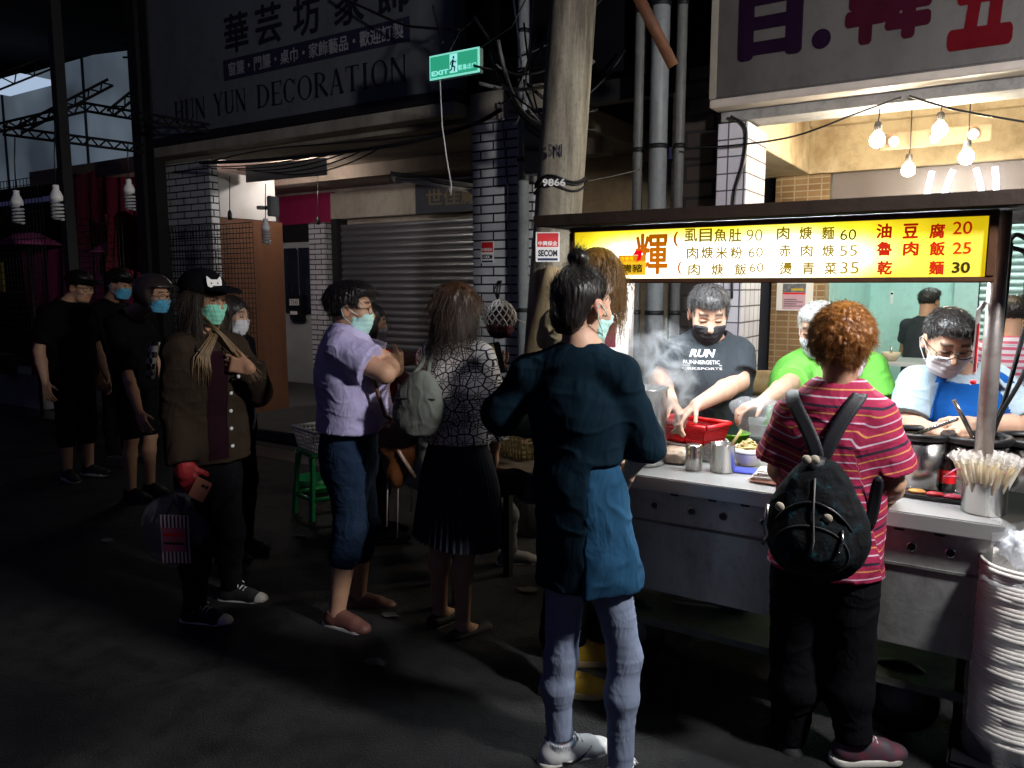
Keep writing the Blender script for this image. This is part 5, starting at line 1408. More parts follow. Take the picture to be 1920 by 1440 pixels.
c = pz(1262, 862, Z0) + V(.02, .13, 0)
lathe_thing('tub', 'pale plastic tub of noodles under the red basket', 'tub', c, [('tub', [(0, 0), (.085, 0), (.10, .055), (.104, .058), (.10, .06), (0, .058)], mat('pale_tub', (.70, .66, .60), .4)), ])
crate('red_basket', 'red plastic colander basket on top of the pale tub', 'basket', c + UP * .064, V(.96, -.28, 0), .27, .17, .075, redM, .86, 26, 7, .45, .005)
# noodle bag in front of the tub
def soft(name, label, cat, c, ells, m, h=.005, wr=.006, sc=(30, 30, 30), cut=None, group=None, rel=1):
    c = np.asarray(c, float); fd = Field(c - .3, c + .3, h)
    for off, rad in ells: fd.ell(c + np.array(off), np.array(rad), None, .02)
    fd.half(c, -UP)
    v, f = fd.mesh(); v = relax(v, f, rel); v = wrinkle(v, f, wr, sc, c[0] * 9)
    v[:, 2] = np.maximum(v[:, 2], c[2] + .0005)
    return tag(link(name, np_mesh(name, v - c, f), m, None, c), label, cat, group)
bagN, t_, b_ = nodes('bag_of_noodles'); nf = tex(t_, 90, 3, .6, stretch=(1, .3, 1.5)); t_.links.new(mixc(t_, nf, (.62, .42, .28), (.80, .66, .54)), b_.inputs['Base Color']); b_.inputs['Roughness'].default_value = .18; bump(t_, b_, tex(t_, 40, 4, .7), .6, .006)
soft('noodle_bag', 'clear plastic bag full of brown noodles below the red basket', 'bag', pz(1258, 868, Z0) + V(.01, .02, 0), [((0, 0, .025), (.075, .05, .038)), ((-.04, .01, .02), (.05, .045, .03))], bagN)
towM = cloth('white_towel', (.80, .78, .75), .08, fold=20, fstr=.5)
soft('towel', 'crumpled white towel between the red basket and the green bowl', 'towel', pz(1322, 845, Z0) + V(.01, .03, 0), [((0, 0, .045), (.058, .04, .020)), ((.03, .01, .035), (.045, .035, .02)), ((0, 0, .02), (.05, .035, .022))], towM)
c = pz(1325, 866, Z0) + V(0, .012, 0); tag(MB().box(c + UP * .035, (.045, .03, .07), None, .004).build('grater', mat('dark_perforated', (.10, .10, .11), .4, .6, vs=90, c2=(.4, .4, .4)), None, c), 'dark perforated metal box between the shaker tin and sauce pot', 'box')
# folded cloths at the edge and blue mat
c = pz(1425, 905, Z0); o = thing('folded_cloth', 'folded white cloth lying on the counter edge beside the striped shirt', 'cloth', c)
for i, (w, d_, m_) in enumerate(((.135, .10, mat('pink_cloth', (.72, .42, .34), .9)), (.125, .095, towM), (.11, .09, towM))):
    MB().box(c + V(.03 + .004 * i, .03, .008 + .0155 * i), (w, d_, .0145), Matrix.Rotation(R(4 * i - 3), 3, 'Z'), .006).build('layer', m_, o, c)
c = pz(1380, 885, Z0); tag(MB().box(c + V(.01, .03, .0025), (.12, .09, .004), Matrix.Rotation(R(6), 3, 'Z'), .001).build('mat', mat('blue_mat', (.05, .07, .42), .5), None, c), 'blue plastic mat under the white noodle bowl', 'mat')

# big pots with black rims
soup = mat('dark_soup', (.035, .022, .014), .12, bs=60, bstr=.8)
def big_pot(label, px, py, r, h_, dv=0.0):
    c = pz(px, py, Z0) + V(0, dv, 0)
    o = lathe_thing('soup_pot', label, 'pot', c, [('body', [(0, 0), (r - .004, 0), (r, .004), (r, h_ - .012), (r - .003, h_ - .012), (r - .004, .01), (0, .01)], M['steel_v']),
        ('rim', [(r + .006, h_ - .022), (r + .012, h_ - .016), (r + .012, h_ - .002), (r + .006, h_ + .003), (r - .012, h_ - .001), (r - .012, h_ - .012)], M['black']), ('soup', [(0, h_ - .018), (r - .013, h_ - .018)], soup)], 'soup pots')
    return c
cA = big_pot('steel soup pot with black rim nearest the striped shirt, tongs resting on it', 1716, 918, .098, .19, .10)
cB = big_pot('steel soup pot with black rim in the middle, next to the cart post', 1822, 930, .098, .19, .10)
cC = big_pot('steel soup pot with black rim at the right photo edge', 1930, 928, .105, .18, .10)
_p = pd(1203, 760, 3.02); cD = V(_p[0], _p[1], Z0); r, h_ = .10, .30
lathe_thing('stock_pot', 'tall dented stock pot steaming at the left end of the counter', 'pot', cD, [('body', [(0, 0), (r - .004, 0), (r, .004), (r, h_ - .006), (r + .006, h_), (r - .003, h_), (r - .004, .01), (0, .01)], M['steel_v']), ('soup', [(0, h_ - .04), (r - .0045, h_ - .04)], soup)])
def tongs(label, c, d, L):
    d = nrm(d); s_ = nrm(np.cross(d, UP)); o = thing('tongs', label, 'tongs', c)
    for q_ in (-1, 1): MB().tube([c + s_ * q_ * .014, c + d * L * .5 + s_ * q_ * .017, c + d * L * .94 + s_ * q_ * .014], .005, 6).build('arm', M['steel_v'], o, c)
    MB().tube([c + d * L * .93 + s_ * .014 * math.cos(a) + d * .02 * math.sin(a) for a in np.linspace(0, math.pi, 9)], .006, 6).build('spring', M['steel_v'], o, c)
tongs('steel tongs resting on the rim of the left soup pot', cA + V(-.005, -.02, .185), V(.75, -.35, .45), .13)
o = thing('ladle', 'steel ladle handle sticking out of the middle soup pot', 'ladle', cB + V(.0, .0, .16)); c = V(*o.location)
MB().tube([c, c + V(-.045, -.02, .09), c + V(-.075, -.035, .15)], .008, 8).build('handle', M['steel_v'], o, c); MB().lathe([(0, -.03), (.03, -.02), (.038, 0), (.036, 0), (.028, -.018), (0, -.026)], c, 18).build('bowl', M['steel_v'], o, c)
# tray, bottle, chopsticks
c = pz(1752, 938, Z0); o = thing('tray', 'black tray with scraps in front of the soup pots', 'tray', c)
MB().box(c + V(0, .03, .006), (.20, .09, .010), Matrix.Rotation(R(-2), 3, 'Z'), .003).build('tray', M['black'], o, c)
for dx, dy, cc, nm in ((-.055, .03, (.52, .24, .05), 'scrap'), (.0, .02, (.55, .02, .03), 'packet'), (.05, .012, (.45, .02, .06), 'packet')):
    soft_c = c + V(dx, dy, .0125); fd = Field(soft_c - .05, soft_c + .05, .004); fd.ell(soft_c, V(.028, .018, .012)); fd.half(soft_c - UP * .001, -UP); v, f = fd.mesh(); v = wrinkle(v, f, .003, (60, 60, 60)); link(nm, np_mesh(nm, v - c, f), mat('scrap_%d' % int(dx * 1000), cc, .5), o)
c = pz(1775, 925, Z0) + V(0, .035, 0)
lathe_thing('sauce_bottle', 'dark soy sauce bottle with red label between the soup pots', 'bottle', c, [('bottle', [(0, 0), (.022, 0), (.022, .085), (.012, .105), (.012, .118), (0, .118)], mat('soy_glass', (.012, .006, .005), .1)), ('label', [(.0226, .03), (.0226, .075)], redM), ('cap', [(.014, .112), (.014, .132), (0, .133)], M['black'])])
c = pz(1843, 962, Z0) + V(0, .02, 0); r_, h_ = .062, .098
CH = lathe_thing('chopstick_holder', 'round steel holder full of paper wrapped chopsticks at the counter end', 'holder', c, [('can', [(0, 0), (r_ - .002, 0), (r_, .003), (r_, h_), (r_ + .001, h_ + .002), (r_ - .002, h_), (r_ - .003, .01), (0, .01)], M['steel_v'])])
wrapM, t_, b_ = nodes('paper_wrap'); b_.inputs['Base Color'].default_value = (.82, .80, .76, 1); b_.inputs['Roughness'].default_value = .35; b_.inputs['Alpha'].default_value = .55; bump(t_, b_, tex(t_, 60, 3, .7), .8, .004)
stick = mat('chopstick_wood', (.72, .56, .26), .6, c2=(.60, .42, .17), vs=40)
proto = None
for i in range(46):
    a = 2.4 * i; rr = .052 * math.sqrt((i + .5) / 46); lean = rr * 1.15 + .004
    b0 = V(rr * .7 * math.cos(a), rr * .7 * math.sin(a), .012); tip = V((rr * .7 + lean) * math.cos(a), (rr * .7 + lean) * math.sin(a), .168 + .018 * random.random())
    o = thing('chopsticks', 'thin paper wrapped wooden chopsticks standing in the round steel holder', 'chopsticks', c + b0, 'chopsticks in the steel holder')
    d = tip - b0; L = np.linalg.norm(d)
    if proto is None:
        k0 = V(0, 0, 0); MB().tube([k0, V(0, 0, L * .93)], .0042, 6).build('stick', stick, o)
        MB().tube([V(0, 0, .06), V(.001, 0, L * .90), V(.004, .002, L * .97), V(.010, .004, L * 1.06)], [.0062, .0066, .008, .011], 7, False).build('wrapper', wrapM, o); proto = o; L0 = L
    else:
        for chd in [x for x in bpy.data.objects if x.parent == proto]:
            c2_ = chd.copy(); col.objects.link(c2_); c2_.parent = o
    qn = Vector((0, 0, 1)).rotation_difference(Vector(d)); o.rotation_euler = (qn.to_matrix() @ Matrix.Rotation(a, 3, 'Z')).to_euler()
# clear takeaway bag and things behind the counter
bagM, t_, b_ = nodes('clear_plastic_film'); b_.inputs['Base Color'].default_value = (.88, .92, .95, 1); b_.inputs['Roughness'].default_value = .16; b_.inputs['Alpha'].default_value = .17; bump(t_, b_, tex(t_, 18, 4, .6, dist=1.5), .5, .010)
# rack of tools on the post, cables
o = thing('thermometer', 'red and white strip hanging on the inner side of the cart post', 'thermometer', V(-.072, 2.77, 1.20)); c = V(*o.location)
MB().box(c + V(0, 0, .125), (.013, .005, .20), None, .002).build('strip', M['white'], o, c); MB().box(c + V(.003, -.004, .11), (.005, .004, .15), None, .001).build('red_column', M['red_ink'], o, c); MB().lathe([(0, -.005), (.009, .0), (.009, .008), (0, .012)], c + V(0, -.006, .0), 10).build('bulb', redM, o, c)
MB().tube([c + V(.0, .01, .22), c + V(.015, .012, .25)], .008, 6).build('hook', M['white'], o, c)
tie = MB()
for k_ in range(3): tie.tube([V(-.030 + .030 * math.cos(a), 2.80 + .030 * math.sin(a), .925 + .005 * k_) for a in np.linspace(0, 6.283, 17)], .003, 5, False)
tie.tube([V(-.05, 2.775, .925), V(-.10, 2.74, .93), V(-.13, 2.73, .905), V(-.09, 2.75, .905), V(-.05, 2.775, .92)], .003, 5); tie.tube([V(-.02, 2.775, .93), V(.05, 2.76, .93)], .004, 5)
tag(tie.build('string', mat('pink_string', (.78, .22, .34), .6), None, V(-.030, 2.80, .92)), 'pink plastic string tied round the cart post', 'string')
cable('black cable looping from the cart roof down beside the post', [pd(1895, 455, 2.45), pd(1885, 560, 2.45), pd(1868, 690, 2.45), pd(1852, 790, 2.45), pd(1862, 860, 2.45)], .008)
cable('black cable running from the upper right photo edge down to the post', [pd(1935, 560, 2.4), pd(1915, 640, 2.4), pd(1880, 760, 2.4), pd(1848, 820, 2.42), pd(1858, 880, 2.42)], .007)
cable('black cable hanging lowest at the right, crossing the striped diner', [pd(1940, 640, 2.35), pd(1915, 710, 2.35), pd(1875, 780, 2.38), pd(1850, 850, 2.4)], .007)
cable('twisted black cable knot above the right photo edge', [pd(1935, 455, 2.6), pd(1905, 440, 2.6), pd(1893, 462, 2.6), pd(1925, 480, 2.6), pd(1922, 560, 2.6)], .008)

# ------------------------------------------------------------------ stack of bowls in a bag at the lower right
c = pd(1908, 1330, 2.17); c = V(c[0], c[1], .0)
bst = mat('white_foam_bowl', (.80, .77, .72), .5, var=.06)
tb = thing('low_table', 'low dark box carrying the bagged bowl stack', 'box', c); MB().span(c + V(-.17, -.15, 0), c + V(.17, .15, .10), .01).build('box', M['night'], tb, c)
bp = None
for i in range(43):
    z = .104 + i * .0124
    if bp is None:
        bp = MB().lathe([(0, 0), (.075, 0), (.085, .005), (.1255, .062), (.1275, .067), (.1275, .079), (.120, .076), (.078, .009), (0, .008)], c + UP * z, 40).build('paper_bowl', bst, None, c + UP * z); o = bp
    else: o = bp.copy(); col.objects.link(o); o.location = [float(t) for t in c + UP * z + V(.0015 * math.sin(i * 2.1), .0015 * math.cos(i * 1.3), 0)]
    tag(o, 'white disposable bowl stacked upside up inside the clear bag', 'bowl', 'bowls stacked in the bag')
v, f, n, rows = [], [], 72, 60
for j in range(rows):
    u_ = j / (rows - 1); z = .106 + u_ * .69
    r = .139 if z < .655 else (.139 + (.05 - .139) * min(1, ((z - .655) / .055)) ** .8 if z < .71 else .05 + .04 * ((max(z, .711) - .71) / .09) ** .6)
    for i in range(n):
        a = 6.2832 * i / n; w = (.003 if z < .655 else .012 + .014 * (z > .71)) * math.sin(a * 9 + 14 * u_) + (.002 if z < .655 else .008) * math.sin(a * 17 - 30 * u_)
        v.append((math.cos(a) * (r + w), math.sin(a) * (r + w), z + (.018 * math.sin(a * 5) if z > .735 else 0)))
for j in range(rows - 1):
    for i in range(n): f.append((j * n + i, j * n + (i + 1) % n, (j + 1) * n + (i + 1) % n, (j + 1) * n + i))
tag(link('plastic_bag', np_mesh('plastic_bag', np.array(v), f), bagM, None, c), 'knotted clear plastic bag round the bowl stack at the lower right', 'bag')
kt = c + V(.012, -.01, .735); fd = Field(kt - .2, kt + .2, .006); fd.ell(kt, V(.085, .075, .050)); fd.ell(kt + V(.02, 0, .055), V(.055, .05, .035), None, .03); fd.ell(kt + V(-.05, -.02, .015), V(.045, .04, .03), None, .03); v, f = fd.mesh(); v = wrinkle(v, f, .016, (26, 26, 26), 7); v = wrinkle(v, f, .006, (60, 60, 60), 3)
film2, t_, b_ = nodes('crumpled_film'); b_.inputs['Base Color'].default_value = (.86, .90, .96, 1); b_.inputs['Roughness'].default_value = .22; b_.inputs['Alpha'].default_value = .62; bump(t_, b_, tex(t_, 40, 4, .7), .6, .006)
tag(link('plastic_bag', np_mesh('plastic_bag', v - kt, f), film2, None, kt), 'crumpled white plastic bag lying on top of the bagged bowl stack', 'bag')
yb = pz(1915, 1420, 0); tag(MB().box(yb + V(.03, .0, .03), (.12, .10, .06), Matrix.Rotation(R(20), 3, 'Z'), .02).build('sponge', mat('yellow_sponge', (.50, .38, .10), .9, bs=80), None, yb), 'yellow sponge block on the ground at the lower right corner', 'sponge')

# ------------------------------------------------------------------ things under the cart
mb = MB()
for i in range(9):
    p = pz(1262 + 0, 1128, .235) + V(.012 * (i % 3), .02 * i, .012 * (i % 4)); mb.tube([p, p + V(.20, -.02, .03 + .004 * i)], .006, 5)
tag(mb.build('skewers', mat('pale_bamboo', (.62, .56, .42), .6), None, pz(1262, 1128, .235)), 'loose bundle of pale sticks on the shelf under the cart', 'sticks')
c = pz(1375, 1135, .23); tag(MB().lathe([(0, 0), (.06, 0), (.07, .07), (.066, .07), (.055, .006), (0, .006)], c, 24).build('cup', mat('teal_plastic', (.04, .40, .32), .4), None, c), 'teal plastic tub on the shelf under the cart', 'tub')

# ------------------------------------------------------------------ vegetable table left of the cart, stool, baskets
tc0 = pz(970, 876, .70); VT = thing('table', 'low dark table with black plastic sheet beside the utility pole', 'table', V(tc0[0], tc0[1], 0)); c = V(*VT.location)
ang = R(0); MB().span((c[0] - .35, c[1] - .05, .665), (c[0] + .45, c[1] + .45, .698), .004).build('top', stained('worn_table_top', (.20, .16, .12), (.10, .08, .06)), VT, c)
for x, y in ((-.32, -.02), (.42, -.02), (-.32, .42), (.42, .42)): MB().span((c[0] + x - .018, c[1] + y - .018, 0), (c[0] + x + .018, c[1] + y + .018, .664)).build('leg', M['iron'], VT, c)
sh_ = MB()
n = 40; vv, ff = [], []
for j in range(8):
    for i in range(n):
        t = i / (n - 1); vv.append((c[0] - .35 + .8 * t, c[1] - .056 - .02 * (j / 7) * (1 + math.sin(t * 37)) - .004, .70 - .12 * j / 7 - .012 * math.sin(t * 23)))
for j in range(7):
    for i in range(n - 1): ff.append((j * n + i, j * n + i + 1, (j + 1) * n + i + 1, (j + 1) * n + i))
link('plastic_sheet', np_mesh('plastic_sheet', np.array(vv) - c, ff), mat('black_sheet', (.02, .02, .022), .2, bs=30, bstr=.8), VT)
yc = pz(966, 862, .70) + V(-.02, .10, .002)
crate('basket', 'pale yellow plastic basket of lettuce on the dark table', 'basket', yc, V(.9, -.42, 0), .23, .17, .13, mat('cream_plastic', (.66, .58, .30), .45), .86, 8, 5, 0, .010)
lf = MB(); random.seed(3)
for i in range(46):
    a = random.random() * 6.28; r = .09 * random.random() ** .5; p = yc + V(r * math.cos(a), r * .75 * math.sin(a), .085 + .075 * (1 - r / .1) * random.random() + .02); d = nrm(V(math.cos(a), math.sin(a), .6 + random.random())); s_ = nrm(np.cross(d, UP)); L = .05 + .03 * random.random()
    prev = None
    for k_ in range(5):
        t = k_ / 4; w = .028 * math.sin(math.pi * (t * .85 + .12)); q_ = p + d * L * t - UP * .03 * t * t; u3 = np.cross(s_, d)
        cur = [q_ - s_ * w + u3 * .012 * math.sin(i + 4 * t), q_ + u3 * -.006, q_ + s_ * w + u3 * .012 * math.cos(i + 5 * t)]
        if prev is not None:
            lf.poly([prev[0], prev[1], cur[1], cur[0]], smooth=True); lf.poly([prev[1], prev[2], cur[2], cur[1]], smooth=True)
        prev = cur
tag(lf.build('lettuce', mat('lettuce_leaf', (.22, .42, .05), .5, c2=(.38, .52, .12), vs=20, bs=60), None, yc + UP * .08), 'green lettuce leaves heaped in the pale yellow basket', 'vegetables')
# green stool
sc = pz(582, 962, 0) + V(.06, .06, 0); GS = thing('stool', 'green plastic stool under the white basket', 'stool', sc)
grM = mat('green_stool_plastic', (.012, .36, .10), .4, var=.1)
ex, ey = nrm(V(.95, -.3, 0)), nrm(V(.3, .95, 0)); Hs = .43
sq_ = lambda a, b, z, k=1: sc + ex * a * k + ey * b * k + UP * z
MB().box(sc + UP * (Hs - .012), (.27, .27, .024), Matrix.Rotation(math.atan2(ex[1], ex[0]), 3, 'Z'), .01).build('seat', grM, GS, sc)
for a, b in ((-1, -1), (1, -1), (1, 1), (-1, 1)):
    mb = MB(); mb.prism([(-.0, 0), (.055, 0), (.034, .30), (.055, Hs - .03), (-.0, Hs - .03)], (sq_(a * .155, b * .155, 0), -ex * a, UP - nrm(V(0, 0, 0)) * 0 - (ex * a + ey * b) * .07, -ey * b), .022); mb.build('leg', grM, GS, sc)
for a, b, d in ((-1, -1, ex), (-1, 1, ex), (-1, -1, ey), (1, -1, ey)): MB().tube([sq_(a * .135, b * .135, .13), sq_(a * .135, b * .135, .13) + d * .27], .016, 4).build('stretcher', grM, GS, sc)
crate('basket', 'white plastic basket standing on the green stool', 'basket', sc + UP * (Hs + .004), ex, .33, .24, .14, mat('white_basket', (.74, .74, .76), .45), .82, 12, 5, 0, .008)
# second green stool further back on its side
c = pz(545, 940, 0) + V(-.1, .3, 0); tag(MB().lathe([(.0, 0), (.12, 0), (.14, .10), (.132, .10), (.112, .008), (0, .008)], c, 24).build('basin', grM, None, c), 'green plastic basin on the dark ground behind the green stool', 'basin')
# hanging mesh bag and carrier on the pole
hb = pd(935, 610, 4.9); o = thing('mesh_bag', 'black and white mesh bag hanging on the white brick tile column', 'bag', hb); c = V(*hb)
mb = MB()
for k_ in range(14):
    a = k_ / 14 * 6.283
    mb.tube([c + V(.11 * math.sin(min(1, t * 1.4) * math.pi) ** .7 * math.cos(a + 2.5 * t) + .01, .09 * math.sin(min(1, t * 1.4) * math.pi) ** .7 * math.sin(a + 2.5 * t), .17 - .33 * t) for t in np.linspace(0, .70, 11)], .0042, 4)
    mb.tube([c + V(.11 * math.sin(min(1, t * 1.4) * math.pi) ** .7 * math.cos(a - 2.5 * t) + .01, .09 * math.sin(min(1, t * 1.4) * math.pi) ** .7 * math.sin(a - 2.5 * t), .17 - .33 * t) for t in np.linspace(0, .70, 11)], .0042, 4)
mb.build('net', M['white'], o, c)
fd = Field(c - .25, c + .25, .008); fd.ell(c + V(.01, 0, .015), V(.095, .075, .10), None); v, f = fd.mesh(); v = wrinkle(v, f, .012, (20, 20, 20)); link('contents', np_mesh('contents', v - c, f), mat('dark_contents', (.03, .012, .018), .6, c2=(.12, .01, .02), vs=14), o)
mb = MB()
for k_ in range(3): mb.tube([c + V(.0, -.01, .16), c + V(-.02 + .02 * k_, -.02, .22), c + V(.01 * k_, .0, .28)], .006, 5)
mb.build('handle', M['cable'], o, c)
hk = pd(1000, 598, 4.9); cable('short pale wire hooked between the mesh bag and the drain pipe', [pd(955, 590, 4.88), pd(975, 602, 4.85), pd(992, 606, 4.9)], .005, M['white'])
# plastic carrier bag behind the leather bag
# ------------------------------------------------------------------ clothes materials
C = {}
C['navy'] = cloth('navy_sweatshirt', (.006, .018, .030), fold=6, fstr=.6)
C['denim_shirt'] = cloth('denim_shirt', (.016, .080, .16), fold=7, fstr=.7, c2=(.008, .04, .09))  # blue of the dark top where light falls on it
C['jeans_pale'] = cloth('pale_jeans', (.27, .32, .43), fold=10, fstr=.42, c2=(.17, .21, .31))
C['jeans_dark'] = cloth('dark_jeans', (.014, .034, .075), fold=10, fstr=.7, c2=(.008, .018, .042))
C['lavender'] = cloth('lavender_blouse', (.50, .46, .72), var=.1, fold=9, fstr=.5)
C['black'] = cloth('black_cotton', (.005, .005, .0065), fold=8, fstr=.5)
C['blacktee'] = cloth('charcoal_tee', (.034, .042, .05), fold=8, fstr=.6)
C['skirt'] = cloth('black_skirt', (.034, .037, .050), fold=4, fstr=.2)
C['olive'] = cloth('olive_jacket', (.040, .029, .020), fold=7, fstr=.7, c2=(.022, .014, .010))
C['beige'] = cloth('beige_hoodie', (.42, .36, .20), fold=7, fstr=.6)
C['green'] = cloth('lime_tee', (.20, .66, .10), var=.1, fold=8, fstr=.5)
C['pale'] = cloth('pale_blue_tee', (.40, .52, .60), var=.1, fold=8, fstr=.6)
C['apron'] = cloth('blue_apron', (.004, .08, .33), var=.12, fold=6, fstr=.4)
C['red'] = cloth('red_tee', (.52, .02, .03), fold=8)
C['greypant'] = cloth('grey_trousers', (.16, .17, .17), fold=9, fstr=.6)
C['darkpant'] = cloth('dark_trousers', (.006, .006, .008), fold=9, fstr=.5)
C['mask_green'] = cloth('green_mask', (.24, .66, .50), .06, fold=16, fstr=.2)
C['mask_mint'] = cloth('mint_mask', (.46, .74, .68), .06, fold=16, fstr=.2)
C['mask_blue'] = cloth('blue_mask', (.10, .40, .62), .06, fold=16, fstr=.2)
C['mask_white'] = cloth('white_mask', (.76, .76, .80), .04, fold=16, fstr=.2)
C['mask_black'] = cloth('black_mask', (.035, .034, .038), .1, fold=16, fstr=.3)
leather = mat('brown_leather', (.13, .045, .014), .36, var=.4, vs=9, bs=60)
gloss = mat('black_frame', (.012, .012, .014), .25)
wht = mat('shoe_white', (.70, .72, .72), .5, var=.1); wsole = mat('sole_white', (.66, .64, .58), .6); dsole = mat('sole_dark', (.03, .03, .03), .7)
ylw = mat('yellow_suede', (.78, .48, .03), .7, bs=50); brn = mat('tan_loafer', (.20, .085, .065), .5); blk = mat('black_canvas', (.012, .012, .014), .75)
def stripes_mat(name, stops, period):
    m, t, b = nodes(name)
    a = N(t, 'ShaderNodeAttribute', attribute_name='along')
    f = math_n(t, 'FRACT', math_n(t, 'DIVIDE', math_n(t, 'ADD', a.outputs['Fac'], math_n(t, 'MULTIPLY', tex(t, 6, 2), .004)), period))
    n = t.nodes.new('ShaderNodeValToRGB'); t.links.new(f, n.inputs[0]); n.color_ramp.interpolation = 'CONSTANT'
    e = n.color_ramp.elements
    while len(e) < len(stops): e.new(.5)
    for x, (p, c) in zip(e, stops): x.position = p; x.color = (*c, 1)
    t.links.new(mixc(t, 1.0, n.outputs[0], mixc(t, tex(t, 300, 2), (1, 1, 1), (.75, .75, .75)), 'MULTIPLY'), b.inputs['Base Color']); b.inputs['Roughness'].default_value = .85
    bump(t, b, tex(t, 8, 3, .55, dist=.6), .6, .03); return m
cr_ = (.34, .008, .060); C['stripe'] = stripes_mat('striped_tee', [(0, cr_), (.10, (.62, .50, .60)), (.14, cr_), (.30, (.66, .27, .08)), (.335, cr_), (.50, (.60, .42, .54)), (.535, cr_), (.70, (.60, .27, .08)), (.735, cr_), (.86, (.02, .008, .03)), (.93, cr_)], .116)
pk = (.52, .10, .18); C['stripe2'] = stripes_mat('pink_striped_polo', [(0, (.60, .58, .66)), (.25, pk), (.5, (.60, .58, .66)), (.62, (.25, .28, .42)), (.66, (.60, .58, .66)), (.75, pk), (.96, (.60, .58, .66))], .075)
def lace_mat(rt):
    m, t, b = nodes('floral_lace')
    tc = t.nodes.new('ShaderNodeTexCoord')
    d1 = t.nodes.new('ShaderNodeVectorMath'); d1.operation = 'DOT_PRODUCT'; t.links.new(tc.outputs['Object'], d1.inputs[0]); d1.inputs[1].default_value = [float(q) for q in rt]
    sp = t.nodes.new('ShaderNodeSeparateXYZ'); t.links.new(tc.outputs['Object'], sp.inputs[0])
    cb = t.nodes.new('ShaderNodeCombineXYZ'); t.links.new(d1.outputs['Value'], cb.inputs[0]); t.links.new(sp.outputs[2], cb.inputs[1])
    sc = t.nodes.new('ShaderNodeVectorMath'); sc.operation = 'SCALE'; sc.inputs['Scale'].default_value = 20; t.links.new(cb.outputs[0], sc.inputs[0])
    vo = N(t, 'ShaderNodeTexVoronoi', Scale=1.0, Randomness=.72); vo.voronoi_dimensions = '2D'; t.links.new(sc.outputs[0], vo.inputs['Vector'])
    ve = N(t, 'ShaderNodeTexVoronoi', Scale=1.0, Randomness=.72); ve.voronoi_dimensions = '2D'; ve.feature = 'DISTANCE_TO_EDGE'; t.links.new(sc.outputs[0], ve.inputs['Vector'])
    sb = t.nodes.new('ShaderNodeVectorMath'); sb.operation = 'SUBTRACT'; t.links.new(sc.outputs[0], sb.inputs[0]); t.links.new(vo.outputs['Position'], sb.inputs[1])
    s2 = t.nodes.new('ShaderNodeSeparateXYZ'); t.links.new(sb.outputs[0], s2.inputs[0])
    ang = math_n(t, 'ARCTAN2', s2.outputs[1], s2.outputs[0])
    pet = math_n(t, 'ABSOLUTE', math_n(t, 'SINE', math_n(t, 'MULTIPLY', ang, 4.0)))
    r = vo.outputs['Distance']
    w = math_n(t, 'MULTIPLY', pet, r)                         # distance to a petal edge
    pal = math_n(t, 'MULTIPLY', math_n(t, 'GREATER_THAN', w, .125), math_n(t, 'MULTIPLY', math_n(t, 'GREATER_THAN', r, .19), math_n(t, 'GREATER_THAN', ve.outputs['Distance'], .055)))
    pal = math_n(t, 'MAXIMUM', pal, math_n(t, 'MULTIPLY', math_n(t, 'LESS_THAN', r, .13), math_n(t, 'GREATER_THAN', r, .07)))
    t.links.new(mixc(t, pal, (.008, .008, .010), (.74, .69, .66)), b.inputs['Base Color']); b.inputs['Roughness'].default_value = .85
    bump(t, b, math_n(t, 'MULTIPLY_ADD', pal, -.4, tex(t, 8, 3)), .5, .01); return m

def up_(v, dz): return np.asarray(v) + UP * dz
# ------------------------------------------------------------------ woman with hair bun (foreground)
D = 2.28
ft = hdir(60)
bun = person('woman with hair bun in dark sweatshirt over blue shirt tail and pale jeans',
    pz(1105, 1425, 0), 18, 1.62, head=pd(1090, 578, 2.30), hyaw=48, hpitch=6, girth=.85, h=.005, skin='fair', male=False, hair_h=.004,
    J=dict(nb=pd(1090, 655, 2.28), sL=pd(992, 704, 2.33), sR=pd(1160, 704, 2.24), ch=pd(1082, 775, 2.28), wa=pd(1086, 905, 2.28), pe=pd(1098, 1045, 2.28),
           eL=pd(940, 775, 2.36), wL=pd(1015, 800, 2.56), eR=pd(1207, 835, 2.28), wR=pd(1180, 884, 2.46), hL=pd(1058, 1060, 2.30), hR=pd(1142, 1060, 2.25),
           kL=pd(1052, 1235, 2.31), kR=pd(1172, 1230, 2.26), aL=pd(1050, 1392, 2.30), aR=pd(1163, 1448, 2.24)),
    top=dict(m=C['navy'], sleeve='long', hem=.365, lit_cutout=(pd(1190, 1010, 2.22), V(.125, .40, .225), 18), fit=1.04, neck=.064, name='sweatshirt', wr=.006, puff=1.12, cuff=1.2, sc=(7, 7, 10)),  # dark top cut away where its lit side is painted blue
    bottom=dict(m=C['jeans_pale'], fit=.88, wr=.0022, sc=(5, 5, 26), cut=.93, name='jeans', ankle=1.0),
    shoes=dict(m=wht, sole=wsole, lace=wht), feet=dict(L=hdir(68), R=hdir(40)), hair=dict(style='bun', c='black', n=2600, bun=(-.004, -.028, .150), vol=.93), mask=C['mask_mint'])
I = P_INFO[bun.name]; Q = I['Q']
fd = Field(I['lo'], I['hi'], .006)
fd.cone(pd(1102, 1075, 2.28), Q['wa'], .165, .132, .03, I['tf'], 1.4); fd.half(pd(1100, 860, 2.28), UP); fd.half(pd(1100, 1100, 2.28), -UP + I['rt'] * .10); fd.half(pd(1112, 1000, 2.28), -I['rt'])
cloth_obj('shirt_tail', fd, C['denim_shirt'], bun, I['base'], .010, (9, 9, 9), 2.0)  # blue panel stands for the lit side of the dark top
